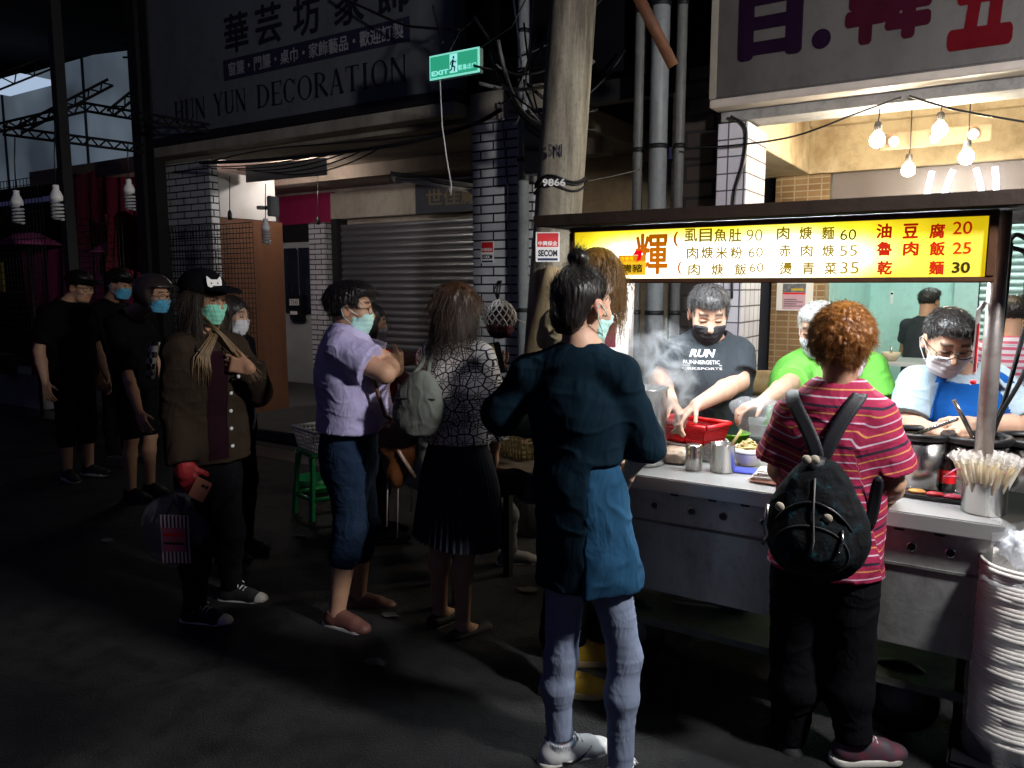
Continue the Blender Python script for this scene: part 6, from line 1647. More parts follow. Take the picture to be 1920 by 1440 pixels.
# swoosh on the visible shoe, frayed jeans hem
def on_shoe(P, ank, hd, m, s=1.0):
    f = nrm(hd); x = nrm(np.cross(f, UP)); base = P_INFO[P.name]['base']
    q_ = lambda a, b, c: V(ank[0], ank[1], ank[2] - .075 * s) + x * a * s + f * b * s + UP * c * s
    up = [(-.01, .034), (.02, .026), (.05, .033), (.075, .046), (.098, .062)]; dn = [(.06, .030), (.03, .019), (.008, .017), (-.006, .024)]
    sh = [c for c in bpy.data.objects if c.parent == P and c.name.startswith('shoe')][0]
    mb = MB(); mb.prism([(p[0], p[1]) for p in up + dn], (q_(.0445, 0, .0), f * s + x * -.02, UP * s - x * .18, x), .003); mb.build('swoosh', m, sh, base)
on_shoe(bun, Q['aL'], hdir(68), gloss)
mb = MB()
for i in range(60):
    a = i / 60 * 6.283; p = Q['aL'] + V(.045 * math.cos(a), .045 * math.sin(a), .022); mb.tube([p, p + V(.006 * math.cos(a), .006 * math.sin(a), -.012 - .01 * random.random())], .0012, 3)
mb.build('frayed_hem', C['jeans_pale'], bun, I['base'])
# small shoulder bag strap? none. ---------------------------------------------------------------- man in yellow shoes
yel = person('person with amber hair in beige hoodie and yellow shoes, half hidden behind the bun woman', pz(1092, 1285, 0), 85, 1.70, head=pd(1124, 530, 2.86), hyaw=38, hpitch=5, skin='mid',
    J=dict(nb=pd(1085, 610, 2.86), aR=pz(1050, 1300, 0) + UP * .075, aL=pz(1078, 1243, 0) + UP * .075, kR=pd(1052, 1150, 2.76), kL=pd(1072, 1120, 2.94), hR=pd(1068, 960, 2.78), hL=pd(1075, 960, 2.93), pe=pd(1072, 950, 2.86), wa=pd(1070, 830, 2.86), ch=pd(1075, 720, 2.86),
           sR=pd(1062, 650, 2.74), sL=pd(1090, 640, 3.0), eR=pd(1060, 780, 2.72), wR=pd(1120, 840, 2.74), eL=pd(1090, 770, 3.02), wL=pd(1150, 820, 2.98)),
    top=dict(m=C['beige'], sleeve='long', hem=.5, fit=1.08, name='hoodie', wr=.007), bottom=dict(m=C['darkpant']), shoes=dict(m=ylw, sole=mat('sole_gum', (.52, .40, .20), .6), lace=mat('lace_tan', (.55, .42, .18), .7)),
    feet=dict(L=hdir(88), R=hdir(95)), hair=dict(style='bob', c='amber', n=2400, end=-.10, vol=.98))
I = P_INFO[yel.name]; c = pd(1052, 612, 2.83); fd = Field(c - .2, c + .2, .006); fd.ell(c, V(.075, .085, .075), None); fd.ell(c + V(.05, .02, .05), V(.06, .06, .05), None, .02, 's'); fd.ell(c - UP * .05, V(.09, .09, .05), None, .03)
cloth_obj('hood', fd, C['beige'], yel, I['base'], .006, (14, 14, 14), 1.0)

# ------------------------------------------------------------------ woman in lace blouse
flo = person('woman with brown bob in black and white floral lace blouse and pleated black skirt', pz(850, 1180, 0), 28, 1.58, head=pd(860, 582, 3.22), hyaw=52, hpitch=8, girth=.95, skin='mid', male=False, h=.0055,
    J=dict(nb=pd(860, 645, 3.22), sL=pd(812, 672, 3.28), sR=pd(898, 672, 3.18), ch=pd(855, 735, 3.22), wa=pd(858, 825, 3.22), pe=pd(862, 900, 3.22), eR=pd(922, 752, 3.20), wR=pd(928, 838, 3.28), eL=pd(850, 770, 3.42), wL=pd(912, 702, 3.52),
           hL=pd(835, 910, 3.24), hR=pd(890, 910, 3.20), kL=pd(826, 1020, 3.26), kR=pd(873, 1025, 3.18), aL=pd(826, 1143, 3.30), aR=pd(868, 1172, 3.18)),
    top=dict(m=lace_mat(np.cross(hdir(28), UP)), sleeve='long', hem=.535, fit=1.08, neck=.062, name='blouse', wr=.005, puff=1.25, cuff=1.5, cut=.92),
    bottom=dict(kind='skirt', m=C['skirt'], hem=.265), shoes=dict(m=blk, sole=dsole, flat=True), feet=dict(L=hdir(42), R=hdir(48)), hair=dict(style='bob', c='brown', n=2600, end=-.115), mask=C['mask_mint'],
    hands=dict(L=dict(d=UP * .6 + hdir(40), n=-hdir(28), c=.8)))
ph = pd(928, 672, 3.50); PH = MB().box(ph, (.072, .009, .145), Matrix.Rotation(R(-14), 3, 'Y') @ Matrix.Rotation(R(40), 3, 'Z'), .004).build('phone', M['black'], None, ph); tag(PH, 'phone held up by the woman in the lace blouse', 'phone')
MB().box(ph + V(.006, -.008, 0), (.014, .003, .135), Matrix.Rotation(R(-14), 3, 'Y') @ Matrix.Rotation(R(40), 3, 'Z')).build('pale_edge', mat('phone_edge', (.72, .66, .40), .3), PH, ph)
# grey shoulder bag
gb_c = pd(782, 758, 3.10); fd = Field(gb_c - .3, gb_c + .3, .006); fr_ = np.stack([hdir(100), hdir(10), UP], 1)
fd.ell(gb_c - UP * .03, V(.105, .055, .12), fr_, .02); fd.ell(gb_c + UP * .05 + hdir(100) * .02, V(.07, .045, .09), fr_, .05); fd.half(gb_c - UP * .145, -UP, .03)
v, f = fd.mesh(); v = relax(v, f, 1); v = wrinkle(v, f, .006, (12, 12, 12), 4)
GB = link('shoulder_bag', np_mesh('shoulder_bag', v - gb_c, f), cloth('grey_canvas', (.14, .15, .13), fold=8, fstr=.5), None, gb_c); tag(GB, 'grey canvas shoulder bag hanging from the lace blouse woman', 'bag')
sv = pd(812, 652, 3.25)
for o_ in (-.02, .03): MB().tube([gb_c + hdir(100) * (o_ * 1.5) + UP * .10, lerp(gb_c + UP * .1, sv, .5) + hdir(100) * o_ * .6, sv + UP * .035 + hdir(100) * o_ * .3, sv + hdir(20) * .06], .010, 6).build('strap', bpy.data.materials['grey_canvas'], GB, gb_c)
MB().tube([gb_c + hdir(100) * t + UP * (.03 - .1 * t * t) - hdir(10) * .050 for t in np.linspace(-.09, .09, 9)], .004, 5).build('seam', M['iron'], GB, gb_c)

# ------------------------------------------------------------------ woman in lavender blouse
lav = person('woman with glasses in lavender blouse and dark capri jeans, arms crossed', pz(660, 1150, 0), 88, 1.60, head=pd(656, 580, 3.38), hyaw=86, hpitch=4, girth=1.28, skin='mid', male=False, h=.0055,
    J=dict(nb=pd(643, 640, 3.39), sR=pd(640, 655, 3.22), sL=pd(655, 652, 3.56), ch=pd(655, 705, 3.39), wa=pd(662, 770, 3.39), pe=pd(655, 860, 3.39), eR=pd(722, 700, 3.17), wR=pd(742, 676, 3.40), eL=pd(738, 690, 3.56), wL=pd(722, 668, 3.30),
           hR=pd(650, 860, 3.30), hL=pd(662, 860, 3.48), kR=pd(658, 990, 3.30), kL=pd(682, 985, 3.48), aR=pd(632, 1148, 3.28), aL=pd(672, 1118, 3.50)),
    top=dict(m=C['lavender'], sleeve='short', hem=.545, fit=1.06, neck=.066, name='blouse', wr=.006, puff=1.18, cut=.66, belly=.135, bust=.085, drop=.03),
    bottom=dict(kind='capri', m=C['jeans_dark'], cut=.30, fit=1.0, name='jeans', sc=(11, 11, 22)), shoes=dict(m=brn, sole=wsole), feet=dict(L=hdir(92), R=hdir(118)),
    hair=dict(style='short', c='black', n=2200, len=.035, lift=.08, vol=1.03), mask=C['mask_mint'], glasses=gloss, hands=dict(L=dict(d=-hdir(88) * .4 - hdir(0), n=-UP * .3 - hdir(88), c=1.3), R=dict(d=hdir(10), n=-hdir(88), c=.9)))
# brown leather bag
lc = pd(746, 846, 3.20); fd = Field(lc - .3, lc + .3, .006); fr_ = np.stack([hdir(95), hdir(5), UP], 1)
fd.ell(lc, V(.075, .045, .135), fr_, .02); fd.ell(lc - UP * .11 + hdir(95) * -.01, V(.035, .035, .05), fr_, .03); fd.box(lc + UP * .05, V(.07, .04, .06), fr_, .02, .04)
v, f = fd.mesh(); v = relax(v, f, 1); v = wrinkle(v, f, .010, (13, 13, 10), 8)
LBG = link('handbag', np_mesh('handbag', v - lc, f), leather, None, lc); tag(LBG, 'slouchy brown leather bag hanging at the hip of the lavender blouse woman', 'bag')
MB().tube([lc + UP * .12, pd(722, 780, 3.20), pd(700, 712, 3.18), pd(668, 650, 3.2), pd(650, 640, 3.3)], .009, 6).build('strap', leather, LBG, lc)
MB().tube([lc + UP * .10 + hdir(95) * -.03, lc + hdir(95) * .02 - hdir(5) * .05 + UP * .0, lc + hdir(95) * .08 - hdir(5) * .04 - UP * .10], .010, 6).build('front_strap', mat('pale_leather', (.34, .22, .16), .4), LBG, lc)
MB().tube([lc + UP * .12 + V(.018 * math.cos(a), 0, .018 * math.sin(a)) for a in np.linspace(0, 6.283, 15)], .004, 6, False).build('ring', M['steel_v'], LBG, lc)
for k_, (dx, L_) in enumerate(((-.045, .22), (.0, .27), (.06, .15))): MB().tube([lc + hdir(95) * dx - UP * .11, lc + hdir(95) * (dx - .01) - UP * (.11 + L_)], .0035, 5).build('tassel', mat('pale_cord', (.36, .30, .27), .6), LBG, lc)
# pale plastic carrier behind the leather bag
pc2 = pd(778, 862, 3.7); fd = Field(pc2 - .3, pc2 + .3, .007); fd.ell(pc2, V(.085, .06, .15), None); fd.ell(pc2 + UP * .12, V(.05, .04, .08), None, .04); v, f = fd.mesh(); v = wrinkle(v, f, .014, (14, 14, 9), 3)
tag(link('carrier_bag', np_mesh('carrier_bag', v - pc2, f), mat('pale_blue_carrier', (.40, .48, .52), .35, bs=40), None, pc2), 'pale blue plastic carrier bag between the leather bag and the grey shoulder bag', 'bag')

# ------------------------------------------------------------------ half hidden people behind them
redp = person('person in red sleeves reaching out an arm behind the lavender blouse woman', pz(715, 1010, 0), 80, 1.58, head=pd(692, 606, 4.3), hyaw=80, male=False, skin='mid', h=.008,
    J=dict(nb=pd(700, 655, 4.3), ch=pd(700, 710, 4.3), sR=pd(708, 674, 4.22), eR=pd(745, 676, 4.15), wR=pd(800, 664, 4.12), sL=pd(706, 672, 4.5), eL=pd(752, 705, 4.4), wL=pd(783, 735, 4.3)), top=dict(m=C['red'], cut=.55), bottom=dict(m=C['darkpant']), shoes=dict(m=blk, sole=dsole), hair=dict(style='bob', c='black', n=500, end=-.12), mask=C['mask_white'])
gry = person('person in grey trousers and grey shoes behind the lace blouse woman', pz(925, 1050, 0), 70, 1.55, head=pd(866, 598, 4.15), hyaw=60, h=.008, skin='mid', male=False,
    J=dict(nb=pd(872, 655, 4.13), sL=pd(858, 680, 4.25), sR=pd(872, 682, 4.0), ch=pd(872, 725, 4.12), wa=pd(878, 800, 4.1), pe=pd(890, 865, 4.08), hL=pd(888, 870, 4.2), hR=pd(895, 875, 4.0), kL=pd(905, 955, 4.22), kR=pd(950, 965, 4.0), aL=pd(905, 1020, 4.25), aR=pd(955, 1038, 4.05)),
    top=dict(m=C['black'], sleeve='long'), bottom=dict(m=C['greypant']), shoes=dict(m=mat('grey_shoe', (.24, .23, .22), .6), sole=wsole), feet=dict(L=hdir(80), R=hdir(80)), hair=dict(style='short', c='black', n=500))

# ------------------------------------------------------------------ woman with cap and green mask
capw = person('woman in black cap and green mask with straw hair and olive jacket, carrying bags', pz(412, 1145, 0), 128, 1.57, head=pd(383, 562, 3.42), hyaw=112, hpitch=6, girth=1.1, skin='tan', male=False,
    J=dict(nb=pd(380, 632, 3.44), sR=pd(335, 655, 3.33), sL=pd(436, 655, 3.54), ch=pd(388, 705, 3.43), wa=pd(390, 810, 3.43), pe=pd(392, 890, 3.43), eR=pd(330, 775, 3.30), wR=pd(344, 872, 3.24), eL=pd(480, 735, 3.52), wL=pd(468, 690, 3.36),
           hR=pd(368, 900, 3.37), hL=pd(418, 900, 3.50), kR=pd(372, 1020, 3.33), kL=pd(432, 1000, 3.54), aR=pd(366, 1142, 3.33), aL=pd(435, 1103, 3.57)),
    top=dict(m=C['olive'], sleeve='long', hem=.46, fit=1.12, name='jacket', wr=.010, sc=(6, 6, 9), cuff=1.5), bottom=dict(m=C['darkpant']), shoes=dict(m=blk, sole=wsole, lace=wht, toe=wsole, high=True), feet=dict(L=hdir(98), R=hdir(100)),
    hair=dict(style='long', c='darkbrown', n=2600, vol=.92), mask=C['mask_green'], hands=dict(R=dict(d=V(0, 0, -1) + hdir(90) * .3, n=hdir(0), c=1.2), L=dict(d=hdir(255) + UP * .25, n=hdir(330), c=1.5)))
I = P_INFO[capw.name]; Q = I['Q']; hp, HF = I['hp'], I['HF']
def cap_on(P, m, brim=True, vol=1.0, name='cap', helmet=False):
    I = P_INFO[P.name]; hp, HF, hs, base = I['hp'], I['HF'], I['hs'], I['base']
    fd = Field(I['Q']['hc'] - .3, I['Q']['hc'] + .3, .006)
    if helmet:
        fd.ell(hp(0, -.015, .035), V(.128, .150, .128) * hs, HF); fd.box(hp(0, .16, -.06), V(.2, .12, .12), HF, .03, .01, 's'); fd.half(hp(0, 0, -.07), HF @ V(0, .2, -1))
    else:
        fd.ell(hp(0, -.016, .045), V(.098, .116, .100) * hs * vol, HF); fd.half(hp(0, .03, .038), HF @ V(0, -.12, -1))
    if brim:
        fb = Field(I['Q']['hc'] - .3, I['Q']['hc'] + .3, .005); fb.ell(hp(0, .10, .050), V(.082, .105, .030) * hs, HF); fb.ell(hp(0, .09, .034), V(.11, .13, .028) * hs, HF, .002, 's'); fb.half(hp(0, .075, .05), HF @ V(0, -1, 0))
        v, f = fb.mesh()
        if len(v): br = (v, f)
    v, f = fd.mesh(); v = relax(v, f, 2); cp = link(name, np_mesh(name, v - base, f), m, P)
    if brim: link('brim', np_mesh('brim', br[0] - base, br[1]), m, cp)
    return cp
cp = cap_on(capw, C['black'], vol=1.04)
fs = hp(.042, .093, .090); n_ = nrm(HF @ V(.42, .82, .35)); ex_ = nrm(np.cross(UP, n_)); ey_ = np.cross(n_, ex_)
mb = MB(); mb.prism([(-.030, -.018), (-.012, -.026), (.012, -.026), (.030, -.018), (.032, .004), (.030, .028), (.014, .012), (-.012, .012), (-.030, .028), (-.032, .004)], (fs + n_ * .002, ex_, ey_, n_), .004); em = mb.build('emblem', M['white'], cp, I['base'])
mb = MB()
for x_ in (-.014, .014): mb.prism([(x_ - .004, -.008), (x_ + .004, -.008), (x_, .001)], (fs + n_ * .0065, ex_, ey_, n_), .001)
mb.prism([(-.010, -.019), (.010, -.019), (.010, -.016), (-.010, -.016)], (fs + n_ * .0065, ex_, ey_, n_), .001); mb.build('markings', M['black'], em, I['base'])
from mathutils.bvhtree import BVHTree
jk = [c_ for c_ in bpy.data.objects if c_.parent == capw and c_.name.startswith('jacket')][0]; jv = np.empty(len(jk.data.vertices) * 3, np.float32); jk.data.vertices.foreach_get('co', jv); jv = jv.reshape(-1, 3) + I['base']
jb_ = BVHTree.FromPolygons([tuple(q) for q in jv], [tuple(p.vertices) for p in jk.data.polygons]); jx = nrm(np.cross(UP, I['tf']))
def on_jacket(u_, z, off):
    o_ = lerp(Q['wa'], Q['ch'], np.clip((z - Q['wa'][2]) / (Q['ch'][2] - Q['wa'][2]), -1.5, 1)) * V(1, 1, 0) + UP * z + jx * u_ + I['tf'] * .6; h_ = jb_.ray_cast(Vector(o_), Vector(-I['tf']))
    return (np.array(h_[0]) if h_[0] is not None else o_ - I['tf'] * .46) + I['tf'] * off
def front_patch(name, u0, u1, z0, z1, m, off, par, taper=0.0):
    vv, nx_, nz_ = [], 8, 40
    for j in range(nz_):
        t_ = j / (nz_ - 1); z = z0 + (z1 - z0) * t_
        for i in range(nx_): vv.append(on_jacket(u0 + (u1 - u0) * i / (nx_ - 1) * (1 - taper * (1 - t_)) , z, off) - I['base'])
    ff = [(j * nx_ + i, j * nx_ + i + 1, (j + 1) * nx_ + i + 1, (j + 1) * nx_ + i) for j in range(nz_ - 1) for i in range(nx_ - 1)]
    return link(name, np_mesh(name, np.array(vv), ff), m, par)
zt_, zb_ = Q['nb'][2] - .055, .47 * 1.57 + .02
front_patch('front_strip', -.075, .012, zb_ - .015, zt_, cloth('dark_maroon_strip', (.018, .006, .010), fold=8, fstr=.5), .004, capw)  # dark maroon strip down the middle of the jacket front
front_patch('placket', .010, .042, zb_ - .01, zt_, bpy.data.materials['olive_jacket'], .008, capw)
for i in range(6):
    p = on_jacket(.026, zt_ - .03 - i * (zt_ - zb_ - .05) / 5.2, .010); MB().lathe([(0, 0), (.0085, 0), (.0085, .004), (0, .005)], p, 12, axis=I['tf']).build('button', wht, capw, I['base'])
for q_ in (-1, 1):                                              # turned down collar leaves
    k0, k1 = Q['nb'] + jx * q_ * .062 + UP * .012 + I['tf'] * .03, on_jacket(q_ * .052 - .012, zt_ - .045, .014)
    cv = [k0 - I['base'], on_jacket(q_ * .030 - .012, zt_ + .012, .016) - I['base'], k1 - I['base'], on_jacket(q_ * .105, zt_ + .005, .014) - I['base']]
    ob = link('collar', np_mesh('collar', np.array(cv), [(0, 1, 2, 3)]), bpy.data.materials['olive_jacket'], capw); md = ob.modifiers.new('soft', 'SUBSURF'); md.subdivision_type = 'SIMPLE'; md.levels = md.render_levels = 3; md = ob.modifiers.new('thickness', 'SOLIDIFY'); md.thickness = .006
mb = MB()                                                        # locks of hair falling over the jacket
for q_ in (-1, 1):
    for i in range(34):
        o_ = random.gauss(0, .010); h0 = hp(q_ * .070 + o_ * .4, .035 + random.gauss(0, .012), -.06)
        e_ = on_jacket(q_ * .085 + o_ * 2, Q['ch'][2] + .02 + random.uniform(-.05, .05), .012); m_ = on_jacket(q_ * .080 + o_ * 1.5, Q['nb'][2] - .075, .022)
        mb.tube([h0, lerp(h0, m_, .55) + I['tf'] * .015, m_, lerp(m_, e_, .55), e_], [.0026, .0028, .0026, .002, .0006], 4)
mb.build('hair_locks', HAIR['straw'], capw, I['base'])
# red glove, phone and bags in her hand
fd = Field(Q['wR'] - .2, Q['wR'] + .2, .005); dn = V(0, 0, -1) + hdir(90) * .3
lat = np.cross(nrm(dn), nrm(hdir(0))); hand(fd, Q['wR'], dn, hdir(0), 1 if np.dot(lat, I['fw']) >= 0 else -1, 1.2, I['s'] * 1.02, glove=.005); fd.cone(Q['wR'] + UP * .05, Q['wR'] - UP * .03, .04, .036, .02)
v, f = fd.mesh(); v = wrinkle(v, f, .003, (40, 40, 40)); link('glove', np_mesh('glove', v - I['base'], f), mat('red_glove', (.46, .03, .035), .6, vs=30, bs=60), capw)
p = pd(375, 918, 3.16); rot = Matrix.Rotation(YAW, 3, 'Z') @ Matrix.Rotation(R(28), 3, 'Y')
PH2 = MB().box(p, (.072, .010, .095), rot, .004).build('phone', mat('salmon_case', (.55, .22, .13), .4), None, p); tag(PH2, 'salmon coloured phone held against the red glove', 'phone')
for dx in (.008, .024):
    q_ = p + np.array(rot @ Vector((dx, -.007, .026))); MB().lathe([(0, 0), (.006, 0), (.006, .003), (0, .003)], q_, 12, axis=-hdir(0)).build('lens', gloss, PH2, p)
bg = pd(330, 1010, 3.22); ex_, ez_ = hdir(96), hdir(6)
SBG = MB().box(bg, (1, 1, 1)) and None
sb_m, t_, b_ = nodes('striped_bag'); tc_n = t_.nodes.new('ShaderNodeTexCoord'); dd = t_.nodes.new('ShaderNodeVectorMath'); dd.operation = 'DOT_PRODUCT'; t_.links.new(tc_n.outputs['Object'], dd.inputs[0]); dd.inputs[1].default_value = [float(q) for q in ex_]
st_f = math_n(t_, 'GREATER_THAN', math_n(t_, 'FRACT', math_n(t_, 'MULTIPLY', dd.outputs['Value'], 58.0)), .5); t_.links.new(mixc(t_, st_f, (.015, .012, .016), (.62, .46, .48)), b_.inputs['Base Color']); b_.inputs['Roughness'].default_value = .4
def slab(c, ex, ez, w, h, d, m, name, parent, o): mb = MB(); mb.prism([(-w / 2, -h / 2), (w / 2, -h / 2), (w / 2, h / 2), (-w / 2, h / 2)], (c, ex, UP, -ez), d); return mb.build(name, m, parent, o)
SBG = slab(bg, ex_, ez_, .125, .21, .012, sb_m, 'paper_bag', None, bg); tag(SBG, 'black and white striped paper bag with pink label hanging from the red glove', 'bag')
lb2 = slab(bg - ez_ * .013, ex_, ez_, .105, .105, .002, mat('pink_label', (.46, .10, .16), .5, vs=14), 'label', SBG, bg)
slab(bg - ez_ * .0155 + UP * .022, ex_, ez_, .09, .014, .001, redM, 'label_band', lb2, bg); slab(bg - ez_ * .0155 - UP * .016, ex_, ez_, .09, .010, .001, blk, 'label_band', lb2, bg)
MB().tube([bg + UP * .105 - ex_ * .04, bg + UP * .17, bg + UP * .105 + ex_ * .04], .004, 6).build('handle', blk, SBG, bg)
fd = Field(bg - .3, bg + .3, .008); fd.ell(bg - ex_ * .05 + ez_ * .095, V(.150, .07, .165), np.stack([ex_, ez_, UP], 1)); fd.ell(bg + UP * .15 + ez_ * .07, V(.04, .03, .06), None, .05); v, f = fd.mesh(); v = wrinkle(v, f, .014, (14, 14, 8), 5)
filmD, t_, b_ = nodes('smoky_film'); b_.inputs['Base Color'].default_value = (.26, .26, .30, 1); b_.inputs['Roughness'].default_value = .2; b_.inputs['Alpha'].default_value = .34; bump(t_, b_, tex(t_, 30, 4, .7), .8, .01)
tag(link('plastic_bag', np_mesh('plastic_bag', v - bg, f), filmD, None, bg), 'smoky clear plastic bag hanging behind the striped paper bag', 'bag')

# ------------------------------------------------------------------ the dark queue on the left
def helmet_person():
    p_ = person('rider in dark helmet and glasses with blue mask and checkered strap, bare legs', pz(268, 932, 0), 112, 1.55, head=pd(291, 556, 5.1), hyaw=108, hpitch=5, skin='mid', h=.007,
        J=dict(eR=pd(243, 715, 5.05), wR=pd(262, 775, 4.95)), top=dict(m=C['black'], cut=.85, fit=1.08), bottom=dict(kind='shorts', m=C['darkpant']), shoes=dict(m=blk, sole=dsole), mask=C['mask_blue'], glasses=gloss, hair=dict(style='short', c='black', n=200))
    cap_on(p_, mat('helmet_shell', (.030, .022, .022), .3), False, name='helmet', helmet=True)
    I = P_INFO[p_.name]; chk, t_, b_ = nodes('checker_strap'); n = N(t_, 'ShaderNodeTexChecker', Scale=26); n.inputs['Color1'].default_value = (.012, .012, .012, 1); n.inputs['Color2'].default_value = (.6, .6, .6, 1)
    tcx = t_.nodes.new('ShaderNodeTexCoord'); t_.links.new(tcx.outputs['Object'], n.inputs[0]); t_.links.new(n.outputs[0], b_.inputs['Base Color'])
    a, b = pd(292, 640, 4.98), pd(282, 708, 4.98); MB().tube([a, lerp(a, b, .5) - hdir(0) * .02, b], .035, 4).build('strap', chk, p_, I['base'])
helmet_person()
wm = person('woman with white mask in black jacket with white piping behind the cap woman', pz(447, 1040, 0), 112, 1.46, head=pd(436, 592, 4.2), hyaw=105, skin='fair', male=False, h=.008, top=dict(m=C['black'], sleeve='long', hem=.46, name='jacket'), bottom=dict(m=C['darkpant']), shoes=dict(m=blk, sole=dsole), hair=dict(style='long', c='black', n=700), mask=C['mask_white'],
    J=dict(eL=pd(478, 740, 4.15), wL=pd(452, 700, 4.0)))
MB().tube([pd(448, 622, 4.03), pd(462, 645, 4.0), pd(473, 690, 4.0), pd(479, 780, 4.0), pd(475, 805, 4.0)], .006, 6).build('piping', wht, wm, P_INFO[wm.name]['base'])
wb = pd(462, 690, 3.95); WL = MB().box(wb, (.05, .02, .03), None, .003).build('keys', M['white'], None, wb); tag(WL, 'white trinket in the hand of the white masked woman', 'trinket')
fb = person('man in dark cap with bright blue mask farthest back in the queue', pz(228, 868, 0), 105, 1.62, head=pd(224, 535, 6.4), hyaw=105, skin='tan', h=.009, top=dict(m=C['black']), bottom=dict(m=C['darkpant']), shoes=dict(m=blk, sole=dsole), hair=dict(style='short', c='black', n=200), mask=C['mask_blue'])
cap_on(fb, C['black'])
fl = person('man in black polo shirt and dark cap at the left end of the queue', pz(150, 896, 0), 120, 1.61, head=pd(150, 540, 5.95), hyaw=105, skin='mid', h=.007, girth=1.12, top=dict(m=C['black'], name='polo_shirt', fit=1.08), bottom=dict(kind='capri', m=C['darkpant'], cut=.5, name='trousers'), shoes=dict(m=blk, sole=wsole), glasses=gloss, hair=dict(style='short', c='black', n=200), feet=dict(L=hdir(100), R=hdir(130)))
cap_on(fl, C['black'])

# ------------------------------------------------------------------ the cooks
s1 = person('cook in charcoal printed tee and black mask working over the red basket', st(.82, 3.42, 0), 186, 1.70, head=pd(1328, 588, 3.36), hyaw=186, hpitch=26, skin='fair', h=.005, hair_h=.004, girth=1.1,
    J=dict(nb=pd(1328, 640, 3.42), sR=pd(1272, 662, 3.42), sL=pd(1384, 662, 3.42), ch=pd(1327, 715, 3.42), wa=pd(1325, 815, 3.45), pe=pd(1325, 890, 3.45), eR=pd(1235, 712, 3.36), wR=pd(1258, 752, 3.10), eL=pd(1386, 716, 3.34), wL=pd(1306, 760, 3.05)),
    top=dict(m=C['blacktee'], cut=.72, fit=1.05, neck=.070, hem=.44, wr=.006), bottom=dict(m=C['darkpant']), shoes=dict(m=blk, sole=dsole), hair=dict(style='short', c='greying', n=3600, len=.024, lift=.28, vol=.96), mask=C['mask_black'],
    hands=dict(L=dict(d=hdir(268) * .8 - UP * .5 + hdir(180) * .3, n=-UP - hdir(0) * .2, c=.9), R=dict(d=hdir(100) * .4 + hdir(180) * .5 - UP * .6, n=-UP - hdir(0) * .4, c=1.0)))
def chest_text(P, body, px, py, w, h, m, off, shear=0.0, dd=.0):
    I = P_INFO[P.name]; n = I['tf']; ex_ = nrm(np.cross(UP, n)); shirt = [c for c in bpy.data.objects if c.parent == P and c.name.split('.')[0] in ('shirt', 'apron')][-1]
    vs = np.empty(len(shirt.data.vertices) * 3, np.float32); shirt.data.vertices.foreach_get('co', vs); vs = vs.reshape(-1, 3) + I['base']
    me = text_mesh(body, .1, off); text_fit(me, -w / 2, -h / 2, w / 2, h / 2, shear)
    bm = bmesh.new(); bm.from_mesh(me); bmesh.ops.triangulate(bm, faces=bm.faces); bm.to_mesh(me); bm.free()
    cam0 = V(0, 0, EYE); c = pd(px, py, 3.3)
    from mathutils.bvhtree import BVHTree
    bv = BVHTree.FromPolygons([tuple(q) for q in vs], [tuple(p.vertices) for p in shirt.data.polygons])
    a = np.empty(len(me.vertices) * 3, np.float32); me.vertices.foreach_get('co', a); a = a.reshape(-1, 3)
    r0 = I['Q']['ch']; cx = (c - r0) @ ex_; out = []
    for p in a:
        o_ = r0 * V(1, 1, 0) + ex_ * (cx + p[0]) + UP * (c[2] + p[1]) + n * .6
        h_ = bv.ray_cast(Vector(o_), Vector(-n)); out.append((np.array(h_[0]) if h_[0] is not None else o_ - n * .45) + n * .0035)
    me.vertices.foreach_set('co', (np.array(out) - I['base']).astype(np.float32).ravel()); me.update()
    link('lettering', me, m, shirt)
pr = mat('shirt_print', (.72, .74, .74), .7)
chest_text(s1, 'RUN', 1317, 663, .098, .034, pr, .004, .35); chest_text(s1, 'RUNNERGETIC', 1317, 679.5, .150, .016, pr, .001); chest_text(s1, '-', 1317, 685.5, .165, .0028, pr, .0); chest_text(s1, 'CBKSPORTS', 1317, 691, .165, .010, pr, .0012)
s2 = person('grey haired cook in lime green tee and white mask behind the striped customer', st(1.38, 3.55, 0), 192, 1.66, head=pd(1535, 618, 3.46), hyaw=215, hpitch=18, skin='fair', h=.006, girth=1.1,
    J=dict(nb=pd(1552, 668, 3.52), sR=pd(1502, 696, 3.52), sL=pd(1634, 690, 3.5), ch=pd(1556, 740, 3.52), eR=pd(1478, 722, 3.36), wR=pd(1432, 752, 3.12), eL=pd(1655, 765, 3.42), wL=pd(1615, 805, 3.2)),
    top=dict(m=C['green'], cut=.8, fit=1.06), bottom=dict(m=C['darkpant']), shoes=dict(m=blk, sole=dsole), hair=dict(style='short', c='grey', n=2400, len=.02, lift=.25), mask=C['mask_white'], hands=dict(R=dict(d=hdir(262) - UP * .3, n=-UP, c=.7)))
